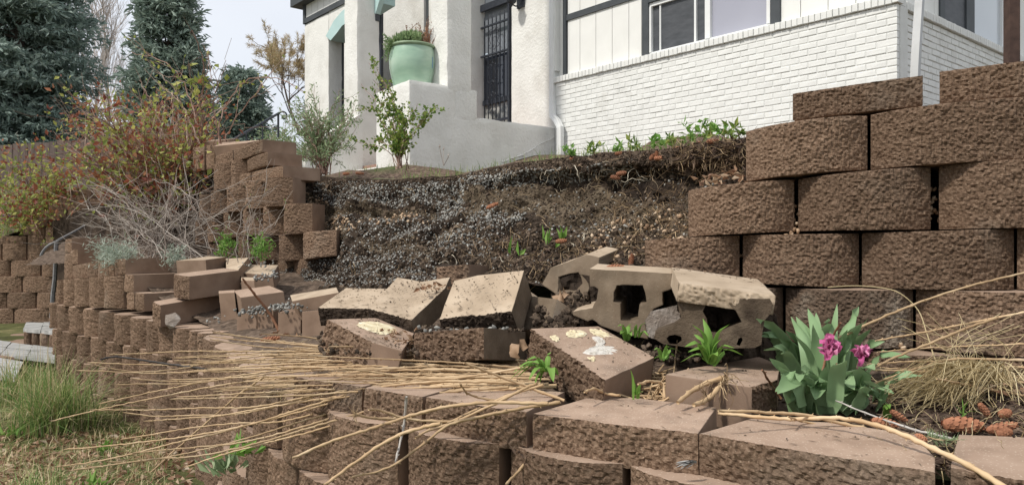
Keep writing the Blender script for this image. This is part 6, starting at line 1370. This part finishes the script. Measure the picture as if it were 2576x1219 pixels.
strap('lily_sprout', (2228, 1048, 1.85), [(2222, 1025), (2238, 1027), (2230, 1030)], 'tiny green seedling beside the tulip leaves and a cone', .014, group=SG_)
strap('lily_sprout', (2425, 1050, 1.75), [(2395, 1015), (2440, 1005), (2420, 1000), (2460, 1035), (2405, 1030)], 'thin grass blades poking from the straw clump', .004, group=SG_, arch=.2)
# straw-coloured grass clump
cb = P(2470, 985, 2.05); t = thing('dry_grass_clump', cb, 'flattened straw-coloured ornamental grass clump under the wall beside the tulips', 'grass clump'); g = MB()
for k in range(620):
    b = cb + np.array([R_(-.03, .05), R_(-.06, .06), R_(-.02, .02)]); x = 2470 - abs(RNG.normal()) * 130 - 10 if k < 520 else 2470 + R_(-40, 130); x = max(x, 2225)
    tip = P(x, R_(950, 1040), R_(1.82, 2.1)); tip[2] = max(tip[2], terr_z(tip[0], tip[1]) + .004); mid = (b + tip) / 2 + np.array([R_(-.02, .02), R_(-.04, .04), R_(.0, .085)]); g.tube(spline([b, mid, tip], 9), np.linspace(.0016, .0008, 9), 3, cap=False)
for k in range(24): g.tube(spline([cb, cb + [R_(-.1, .1), R_(-.03, .05), .1], cb + [R_(-.22, .18), R_(0, .1), R_(.10, .22)]], 8), .0008, 3, cap=False)
g.build('blades', M['grassdry'], t)
q = [P(127.8 * 0 + 1932 + a / 4, 626 + b / 4, Y) for a, b, Y in [(600, 385, 2.45), (850, 370, 2.42), (1100, 385, 2.38), (1300, 430, 2.33), (1500, 600, 2.3), (1600, 850, 2.25), (1680, 1100, 2.15), (1750, 1219, 2.08)]]
tag(MB().tube(spline(q, 40), np.linspace(.0013, .002, 40), 4).build('grass_stalk', M['grassdry']), 'single arching straw stalk crossing the tall wall face', 'grass stalk')

# ------------------------------------------------------------------ willow twigs
def twig_mesh(q, r0, r1, node=.035, buds=True):
    q = np.asarray(q); d = np.concatenate([[0], np.cumsum(np.linalg.norm(np.diff(q, axis=0), axis=1))]); n = max(14, int(d[-1] / .012)); s = np.linspace(0, d[-1], n)
    p = np.stack([np.interp(s, d, q[:, k]) for k in range(3)], -1); p[1:-1] += RNG.normal(size=(n - 2, 3)) * .0006; r = np.linspace(r0, r1, n); m = MB(); nodes = np.arange(R_(.01, node), d[-1], node * R_(.85, 1.2))
    for x in nodes:
        i = int(np.argmin(np.abs(s - x))); r[i] *= 1.28
    m.tube(p, r, 6)
    if buds:
        for j, x in enumerate(nodes[:-1]):
            i = min(int(np.argmin(np.abs(s - x))), n - 2); t = norm(p[i + 1] - p[i]); a = norm(RNG.normal(size=3)); a = norm(a - t * np.dot(a, t)); m.tube([p[i] + a * r[i] * .7, p[i] + a * (r[i] + .0035) + t * .003], [.0017, .0006], 4)
    return m
TG_ = 'cut willow twigs heaped over the front wall'
LB_T = 'thin straw-brown willow twig in the heap over the front wall'
def Ydefault(y): return float(np.clip(760 / max(y - 609.5, 1), 1.78, 2.75))
def twig(pts, r0=.0036, r1=.0016, m='twig', Y=None, label=LB_T, group=TG_, cat='twig', name='willow_twig'):
    """points run from the thin tip to the butt end, in reference columns and rows"""
    Yr = Y if Y is not None else Ydefault(pts[-1][1])
    dY = R_(-.05, .05); n = len(pts)
    q = spline([P(x, y, Yr + dY + .10 * math.sin(3 * k / n)) for k, (x, y) in enumerate(pts)], max(16, 6 * n))
    o = twig_mesh(q, r1, r0).build(name, M[m], None, smooth=True); tag(o, label, cat, group); return o
za = lambda l: [(127.8 + a / 4, 879.75 + b / 4) for a, b in l]
zb = lambda l: [(734.7 + a / 4, 914.3 + b / 4) for a, b in l]
A2 = [
 (za([(585, 45), (900, 35), (1250, 15), (1700, 12), (2576, 12)]) + [(1000, 882), (1250, 900), (1400, 915)]),
 (za([(365, 125), (900, 145), (1400, 150), (2000, 100), (2576, 40)]) + [(1000, 893), (1300, 903)]),
 (za([(430, 150), (800, 215), (1200, 200), (1600, 130), (2100, 60)]) + [(850, 890), (1100, 896), (1290, 910)]),
 (za([(260, 205), (700, 220), (1100, 235), (1500, 205), (2000, 165), (2576, 130)]) + [(1000, 905), (1300, 922)]),
 (za([(805, 285), (1100, 310), (1500, 310), (2000, 240), (2576, 170)]) + [(950, 913), (1250, 928)]),
 (za([(640, 345), (1000, 340), (1400, 335), (1900, 270), (2576, 210)]) + [(1000, 925), (1320, 935)]),
 (za([(480, 540), (800, 470), (1200, 385), (1700, 290), (2200, 215)]) + [(800, 920), (1100, 918), (1380, 932)]),
 (za([(0, 715), (300, 640), (700, 550), (1050, 480), (1500, 390), (2000, 310), (2576, 260)]) + [(900, 935), (1150, 930), (1400, 945)]),
 (za([(410, 600), (700, 600), (1100, 600), (1500, 580), (2000, 575), (2576, 470)]) + [(900, 970), (1100, 950), (1350, 950)]),
 (za([(720, 625), (1050, 665), (1400, 655), (1900, 640), (2150, 590), (2576, 490)]) + [(850, 985), (1050, 960), (1300, 955)]),
 (za([(930, 715), (1300, 690), (1650, 665), (2100, 590), (2576, 510)]) + [(900, 990), (1150, 968), (1380, 965)]),
 (za([(700, 900), (1050, 840), (1500, 770), (1900, 735), (2300, 720), (2576, 660)]) + [(900, 1010), (1100, 985), (1350, 962)]),
 (za([(130, 1000), (600, 960), (1000, 915), (1500, 850), (1900, 770), (2200, 700), (2576, 600)]) + [(900, 995), (1100, 972), (1400, 968)]),
 (za([(50, 1175), (500, 1110), (850, 1035), (1300, 920), (1700, 830), (2100, 720), (2576, 570)]) + [(920, 980), (1080, 960), (1300, 962)]),
 (za([(550, 1120), (800, 1130), (1200, 1070), (1700, 960), (2100, 850), (2576, 700)]) + [(900, 1020), (1050, 985), (1250, 965)]),
 (za([(160, 1215), (500, 1170), (1000, 1100), (1500, 1060), (2100, 930), (2576, 790)]) + [(900, 1040), (1060, 995), (1280, 972)]),
 (za([(1340, 1180), (1700, 1060), (2100, 950), (2576, 830)]) + [(900, 1050), (1080, 1002), (1300, 975)]),
 (za([(820, 1035), (1300, 990), (1900, 930), (2576, 760)]) + [(900, 1030), (1100, 985), (1400, 972)]),
 (za([(1460, 60), (1900, 110), (2300, 130), (2576, 150)]) + [(1000, 910), (1260, 914)]),
 (za([(1590, -140), (1900, -100), (2300, -70), (2576, -50)]) + [(1000, 890), (1200, 893), (1380, 905)]),
 (za([(1620, -190), (2000, -130), (2576, -60)]) + [(950, 885), (1200, 886)]),
]
AL_ = {0: 'willow twig with the topmost tip overhanging the front wall', 3: 'willow twig whose tip reaches closest to the grass clump at mid height', 5: 'willow twig with a bent, hooked tip in the upper heap', 7: 'longest willow twig, its tip hanging over the grass clump',
       8: 'level willow twig running straight below the longest one', 11: 'willow twig with a lone tip midway between the level and the lowest twigs', 12: 'willow twig whose tip points at the two dark seed heads', 13: 'willow twig with the lowest far tip over the leaf litter', 15: 'lowest willow twig, skimming above the leaf litter', 16: 'short lower willow twig ending in front of the lower blocks', 20: 'willow twig lying on the wall top, highest in the heap'}
for k, p in enumerate(A2): twig(p, r0=R_(.0036, .0046), label=AL_.get(k, LB_T))
ext = [[(734.7, 872), (900, 885), (1100, 890), (1250, 905)], [(740, 880), (1000, 893), (1300, 906)], [(600, 930), (900, 918), (1200, 905), (1400, 918)], [(560, 905), (800, 905), (1100, 925), (1420, 930)], [(640, 960), (900, 935), (1200, 922), (1420, 926)],
       [(700, 890), (950, 902), (1200, 915), (1400, 935)], [(520, 925), (760, 925), (1000, 915), (1300, 930)], [(480, 915), (700, 910), (1000, 900), (1260, 907)], [(690, 985), (900, 960), (1150, 940), (1400, 938)], [(760, 1000), (950, 968), (1200, 948), (1410, 955)]]
for p in ext: twig(p, r0=R_(.0034, .0044))
for k in range(62):
    y1 = R_(880, 972); x1 = R_(1180, 1420); x0 = R_(420, 900); y0 = y1 + R_(-14, 60) * (1 if y1 > 920 else .5); ym = (y0 + y1) / 2 - R_(2, 14); twig([(x0, y0), ((2 * x0 + x1) / 3, (2 * y0 + y1) / 3 - R_(-4, 8)), ((x0 + 2 * x1) / 3, ym), (x1, y1)], r0=R_(.0028, .0042))
NB = 'willow twigs fanned out in front of the capping course'
twig(zb([(0, 945), (400, 780), (830, 640), (1130, 540), (1500, 440), (1900, 395), (2576, 400)]), .0043, .0029, Y=1.74, label='thick knobbly willow twig running along the top edge of the cap blocks', group=NB)
twig(zb([(320, 1219), (640, 990), (1000, 750), (1300, 640), (1500, 600)]), .0044, .003, Y=1.70, label='willow twig dropping steeply across the block faces to the bottom edge', group=NB)
twig(zb([(600, 1140), (1000, 1030), (1300, 820), (1570, 620), (1900, 530), (2350, 440), (2700, 385)]), .0042, .0022, Y=1.72, label='curved reddish willow twig whose hooked tip ends low on the block faces', group=NB)
twig(zb([(620, 510), (900, 550), (1120, 540), (1500, 440), (1700, 410)]), .004, .003, Y=1.78, label='short willow twig ending in a frayed shaggy knob', group=NB)
g = MB(); fibres(g, [P(734.7 + 640 / 4, 914.3 + 515 / 4, 1.78)] * 26, .02, .0009, droop=0, spread=1.5, base_dir=np.zeros(3)); tag(g.build('frayed_knob', M['straw']), 'shaggy frayed tuft at the end of a short willow twig', 'twig end')
twig(zb([(770, 460), (860, 460), (1100, 540), (1400, 575), (1700, 575), (2000, 510), (2400, 430)]), .0038, .0026, Y=1.76, label='sagging willow twig crossing below the thick knobbly one', group=NB)
twig(zb([(1240, 745), (1350, 680), (1560, 610), (2000, 420), (2400, 220), (2480, 190)]), .0038, .0026, Y=1.80, label='willow twig rising from the block face up over the cap to the heap', group=NB)
twig(zb([(1560, 600), (1900, 440), (2200, 310), (2530, 210)]), .0036, .0026, Y=1.82, label='willow twig lying close beside the one rising over the cap', group=NB)
twig(zb([(2150, 1219), (2300, 1050), (2450, 870)]), .0036, .003, Y=1.70, label='cut willow stub slanting below the gap between two cap blocks', group=NB)
twig(zb([(1690, 200), (1760, 290), (1880, 340), (2150, 375), (2450, 400)]), .0034, .002, Y=1.84, label='kinked willow twig lying on the cap top', group=NB)
twig(zb([(470, 40), (800, 80), (1200, 140), (1600, 150), (1900, 110), (2300, 40)]), .0032, .002, Y=2.0, group=TG_)
twig(zb([(1730, -10), (2100, 130), (2500, 280), (2740, 370)]), .004, .0028, Y=1.9, label='straight reddish willow twig crossing the heap diagonally to the tipped block', group=NB)
twig(za([(1020, 1219), (1300, 960), (1600, 700), (1900, 440), (2160, 260)]), .0032, .0024, Y=2.3, label='willow twig crossing the heap steeply against all the others', group=NB)
twig(za([(500, 95), (620, 70), (1000, 115), (1400, 170), (1700, 200), (1900, 190)]), .0042, .003, 'twigd', Y=2.5, label='blackened twig lying among the pale willow twigs', group=None)
twig(zb([(1040, 980), (1080, 820), (1130, 600), (1150, 330)]), .003, .0022, 'twigg', Y=1.72, label='pale grey bent twig hanging down the block face', group=None)
twig([(610, 700), (645, 745), (680, 790), (705, 838)], .0075, .0045, 'twigr', Y=3.6, label='brown leaning twig propped against the loose cap blocks', group=None)
twig([(535, 836), (640, 850), (760, 868), (1000, 884)], .0038, .0022, Y=2.65); twig([(528, 853), (660, 872), (800, 880), (1050, 890)], .0036, .002, Y=2.6); twig([(656, 839), (760, 846), (900, 868)], .0032, .0018, Y=2.7)
twig([(827, 872), (900, 872), (940, 876), (1020, 882), (1170, 900)], .0042, .0028, Y=2.42, label='forked willow twig lying highest on the heap below the sunken block', group=NB)
RG = 'willow twigs reaching past the tulips'
z6 = lambda l: [(1932 + a / 4, 626 + b / 4) for a, b in l]; z8 = lambda l: [(1932 + a / 4, 914.3 + b / 4) for a, b in l]
for p, r, Y, lb in [(z6([(640, 930), (720, 890), (1000, 755), (1440, 570), (1900, 410), (2700, 210)]), .0038, 2.05, 'uppermost willow twig slanting up across the tall wall to the frame edge'),
                    (z6([(1080, 920), (1600, 830), (2100, 730), (2700, 610)]), .0034, 2.02, 'second willow twig from the top crossing the tall wall'),
                    (z6([(1030, 1219), (1250, 1100), (1700, 920), (2100, 760), (2320, 690)]), .0038, 1.95, 'reddish willow twig forking up to meet the second one'),
                    (z6([(1100, 1034), (1700, 990), (2700, 950)]), .003, 2.08, 'nearly level willow twig above the straw clump, highest of the level ones'),
                    (z6([(1000, 1160), (1500, 1130), (2000, 1150), (2700, 1200)]), .003, 2.02, 'level willow twig brushing the top of the straw clump'),
                    (z8([(950, 250), (1300, 110), (1650, 0), (1800, -40), (2100, -48), (2700, -30)]), .0034, 1.9, 'willow twig rising from the tulip leaves then running level over the straw'),
                    (z8([(1000, 56), (1800, 100), (2300, 160), (2700, 205)]), .0034, 1.97, 'willow twig lying across the middle of the straw clump'),
                    (z8([(1130, 35), (1900, 100), (2700, 150)]), .003, 2.0, 'thin willow twig close above the middle one on the straw clump'),
                    (z8([(1700, 150), (2100, 230), (2700, 345)]), .0036, 1.85, 'willow twig pressed into the right side of the straw clump'),
                    (z8([(-500, 500), (0, 540), (300, 555), (600, 540), (1000, 590), (1400, 730), (1750, 890), (2050, 1040), (2400, 1250)]), .0068, 1.60, 'thickest knobbly willow stick bending over the cap block tops below the tulips'),
                    (z8([(-500, 470), (0, 490), (400, 520), (700, 590), (1100, 680), (1300, 740)]), .0044, 1.64, 'thinner willow stick running close along the thickest one'),
                    (z8([(200, 530), (400, 590), (530, 620)]), .003, 1.66, 'short willow stub beside the thickest stick')]:
    if 'thickest knobbly' in lb:
        q = spline([P(x, y, Yk) for (x, y), Yk in zip(p, [1.82, 1.74, 1.70, 1.66, 1.58, 1.49, 1.42, 1.36, 1.30])], 80); o = twig_mesh(q, .0038, .0052, .03).build('willow_twig', M['twig'], None, smooth=True); tag(o, lb, 'twig', RG)
    else: twig(p[::-1] if 'uppermost' in lb else p, r, r * .6 if 'uppermost' not in lb else r * .7, Y=Y, label=lb, group=RG)
q = [P(x, y, Y) for (x, y), Y in zip(z8([(680, 370), (1000, 500), (1400, 640), (1850, 755)]), [1.84, 1.77, 1.68, 1.60])]; tag(twig_mesh(spline(q, 30), .0016, .003).build('twig', M['twigg'], None, smooth=True), 'thin silvery twig running from the tulip leaves to the cap block', 'twig')
for pts, lb in [(z6([(730, 740), (600, 1000), (550, 1219)]), 'thin red-brown stem standing through the first tulip flower'), (z8([(690, 0), (620, 140), (560, 260)]), 'thicker red-brown stem standing between the two tulip flowers'), (z8([(-1 * 0 + -0 - 60, 60), (60, 250), (130, 350)]), 'thin dark stem leaning over the clean brown block')]:
    twig(pts, .0034, .0024, 'twigr', Y=1.86, label=lb, group=None)
# cut stalks lying between blocks
t2 = [([(1705, 1012), (1745, 980), (1790, 958), (1825, 948)], .0062, 'cut dry stalk with shredded end propped on the clean brown block'), ([(1745, 1018), (1785, 1000), (1815, 965), (1828, 950)], .0065, 'second cut dry stalk crossing the shredded one'),
      ([(1470, 985), (1500, 978), (1530, 990), (1560, 993)], .0035, 'crooked dry root lying in front of the tipped block'), ([(1605, 965), (1640, 958), (1668, 966), (1672, 1000)], .0035, 'crooked dry root between the tipped block and the clean block')]
for p, r, lb in t2: twig(p, r, r * .8, Y=1.86, label=lb, group=None, m='twig', cat='stalk', name='dry_stalk')
g = MB(); fibres(g, [P(1820 + R_(-10, 10), 958 + R_(-5, 5), 1.86) for _ in range(26)], .055, .0016, droop=1.2); fibres(g, [P(1775, 990, 1.84)] * 22, .03, .0009, droop=.1, spread=1.3); tag(g.build('shredded_fibres', M['straw']), 'shredded dry leaves hanging from the cut stalk', 'dead leaves')
g = MB()
for k in range(150):
    x = R_(1610, 1700); b = P(x, R_(890, 985), R_(1.95, 2.3)); b[2] = terr_z(b[0], b[1]) + R_(.005, .04); d = norm(RNG.normal(size=3) * [1, 1, .25]); l = R_(.04, .12); g.tube([b, b + d * l], R_(.0016, .0035), 4)
tag(g.build('cut_stalk_litter', M['twig']), kind='stuff')
# terrace litter
def terr_pos(px0, px1, Y0, Y1, n):
    Y = RNG.uniform(Y0, Y1, n); X = (RNG.uniform(px0, px1, n) - CX) / F * Y; return np.array([(x, y, terr_z(x, y)) for x, y in zip(X, Y)])
g = MB(); p = terr_pos(2200, 2650, 1.5, 2.2, 1500); g.leaves(p + [0, 0, .006], RNG.normal(size=(1500, 3)) * [1, 1, .25], RNG.uniform(.015, .06, 1500), RNG.uniform(.003, .012, 1500), curl=.15)
p = terr_pos(1300, 2200, 1.75, 2.6, 900); g.leaves(p + [0, 0, .006], RNG.normal(size=(900, 3)) * [1, 1, .25], RNG.uniform(.012, .04, 900), RNG.uniform(.003, .010, 900), curl=.15); tag(g.build('terrace_mulch', M['chip']), kind='stuff')
g = MB(); p = terr_pos(2200, 2650, 1.5, 2.25, 420); fibres(g, p + [0, 0, .004], .06, .0011, droop=.0, base_dir=np.array([0, 0, 0]), spread=1); p = terr_pos(700, 1650, 2.3, 3.4, 300); fibres(g, p, .05, .0012, droop=0, base_dir=np.zeros(3)); tag(g.build('terrace_straw', M['grassdry']), kind='stuff')
g = MB()
for c, n, s in [(P(1085, 728, 2.93), 26, .03), (P(985, 845, 2.62), 22, .04), (P(1020, 868, 2.52), 22, .04), (P(690, 850, 3.1), 10, .05), (P(1800, 462, 2.72), 26, .04), (P(1845, 445, 2.72), 20, .03), (P(2520, 985, 1.95), 26, .04), (P(1640, 640, 2.85), 8, .03)]:
    g.leaves(c + RNG.normal(size=(n, 3)) * [s, s * .7, .006] + [0, 0, .012], RNG.normal(size=(n, 3)) * [1, 1, .5], RNG.uniform(.015, .042, n), RNG.uniform(.008, .02, n), curl=.5)
tag(g.build('scattered_dead_leaves', M['deadleaf']), kind='stuff')
for px, py, Y, lb in [(1365 - 60 + 0, 882, 2.36, 'single rust-brown oak leaf against the smooth side of the half-buried block'), (1413, 750, 2.7, 'single yellow dead leaf beside the hollow grey blocks'), (1585, 753, 2.82, 'dry brown leaf caught inside the T-shaped hole')]:
    b = P(px, py, Y); V, Q = blade_leaf(b + [-.03, 0, -.005], b + [.03, -.005, .012], .045, np.array([0, -.012, .012]), fold=.5, wavy=.8); tag(MB().add(V, Q).build('dead_leaf', M['deadleaf'], None, smooth=True), lb, 'leaf')
g = MB()
for k in range(16):
    a = P(1750 + R_(-4, 4), 1160 + R_(-4, 4), 1.575); b = P(1703 + R_(-6, 26), 1166 + R_(-6, 14), 1.565 + R_(-.004, .004)); V, Q = blade_leaf(a, b, .004, np.array([0, -.004, .003]), n=5, fold=.2); g.add(V, Q)
tag(g.build('feather', M['slab'], None, smooth=True), 'small white feather stuck on the split face of a cap block', 'feather')

# ------------------------------------------------------------------ cones
def cone_mesh(seed, L=.085, R=.016):
    rg = np.random.default_rng(seed); mb = MB(); mb.lathe([(.001, 0), (R * .7, L * .08), (R * .86, L * .4), (R * .6, L * .8), (.001, L)], (0, 0, 0), 10); n = 62
    for k in range(n):
        u = (k + .5) / n; an = k * 2.39996; r = R * math.sin(math.pi * (u * .82 + .14)) ** .7; p = np.array([r * .8 * math.cos(an), r * .8 * math.sin(an), L * u]); o = np.array([math.cos(an), math.sin(an), 0]); s = np.array([-o[1], o[0], 0]); w = .0052
        mb.add([p - s * w, p + s * w, p + s * w * .8 + o * .0045 + [0, 0, .009], p + o * .005 + [0, 0, .0115], p - s * w * .8 + o * .0045 + [0, 0, .009]], [[0, 1, 2, 3, 4]])
    return mb.mesh('spruce_cone', M['cone'])
CM = [cone_mesh(s, l, r) for s, l, r in ((1, .088, .0155), (2, .075, .015), (3, .095, .015))]
CONES = [(1545, 672, 2.72, 4, 42, 'red-brown cone resting on the rim of the T-shaped hole block'), (1588, 655, 2.85, 80, 36, 'tan ragged cone stuck upright in soil above the T-shaped hole block'), (1447, 399, 3.86, 3, 30, 'red cone on the crest by the drainpipe foot'),
         (1640, 396, 3.44, 50, 18, 'dark cone, lowest of the three cones grouped on the crest'), (1651, 391, 3.44, 78, 24, 'orange cone standing upright in the group of three on the crest'), (1657, 398, 3.42, 4, 26, 'tan cone lying flat in the group of three on the crest'),
         (1705, 374, 3.40, 6, 26, 'orange-brown cone in the middle of the crest below the greenery'), (1752, 363, 3.32, 20, 26, 'cone lying beside bark on the crest close to the wall'), (1790, 356, 3.23, 5, 28, 'cone nearest the wall block on the crest'), (1560, 386, 3.62, 4, 28, 'rust cone on the crest between the drainpipe and the group of three'), (1563, 436, 3.42, 10, 28, 'dark red cone among grey gravel below the crest'), (1546, 446, 3.42, -8, 22, 'brighter cone just under the dark red one in gravel'),
         (1237, 518, 3.68, 24, 30, 'cone lying across the middle of the soil slope'), (1412, 606, 3.25, 6, 30, 'cone lying beside the seedlings on the slope'), (676, 853, 2.75, 8, 40, 'cone by the leaning twig at the gravel ledge'), (870, 437, 5.0, 5, 16, 'cone on the bare ground strip at the crest'), (905, 436, 5.1, -4, 22, 'second cone on the bare ground strip at the crest'),
         (2257, 1043, 1.80, -32, 46, 'cone touching the tulip leaves'), (2222, 1062, 1.74, -12, 66, 'dark cone half under the silvery twig'), (2423, 1068, 1.69, -5, 112, 'long red-brown cone on the mulch behind the corner cap block'), (2513, 1076, 1.67, 8, 72, 'cone lying end to end with the long red-brown cone'), (2476, 1030, 1.80, -50, 48, 'orange cone tipped against the straw clump'), (2528, 1039, 1.78, 12, 34, 'rounded cone half hidden beyond the straw clump'), (2522, 1090, 1.63, 10, 36, 'squat cone beside the corner cap block'), (2312, 1103, 1.63, -20, 32, 'small cone in the gap behind the cap block')]
for k, (px, py, Y, rot, ln_, lb) in enumerate(CONES):
    o = bpy.data.objects.new('spruce_cone', CM[k % 3]); COL.objects.link(o); s_ = min(1.35, ln_ / F * Y / .086); r = math.radians(rot); dv = np.array([math.cos(r), .15, math.sin(r)])
    o.location = P(px, py, Y) - norm(dv) * .043 * s_; o.rotation_euler = Vector(dv).to_track_quat('Z', 'Y').to_euler(); sx = max(s_, .7) if ln_ < 45 else s_; o.scale = (sx, sx, s_)
    tag(o, lb, 'pine cone', 'spruce cones')
# spruce sprig
b = P(2360, 1105, 1.60); t = thing('spruce_sprig', b, 'small green spruce sprig lying in the gap between two corner cap blocks', 'sprig'); g = MB(); q = spline([P(2335, 1098, 1.63), b, P(2410, 1106, 1.58)], 20)
g.tube(q, .0016, 5); n = 130; i = RNG.integers(0, 20, n); l = MB().leaves(q[i], RNG.normal(size=(n, 3)) * [.4, 1, .7] + [.5, 0, .1], .022, .0016, curl=.05); g.build('stem', M['twig'], t); l.build('needles', M['greygreen'], t)
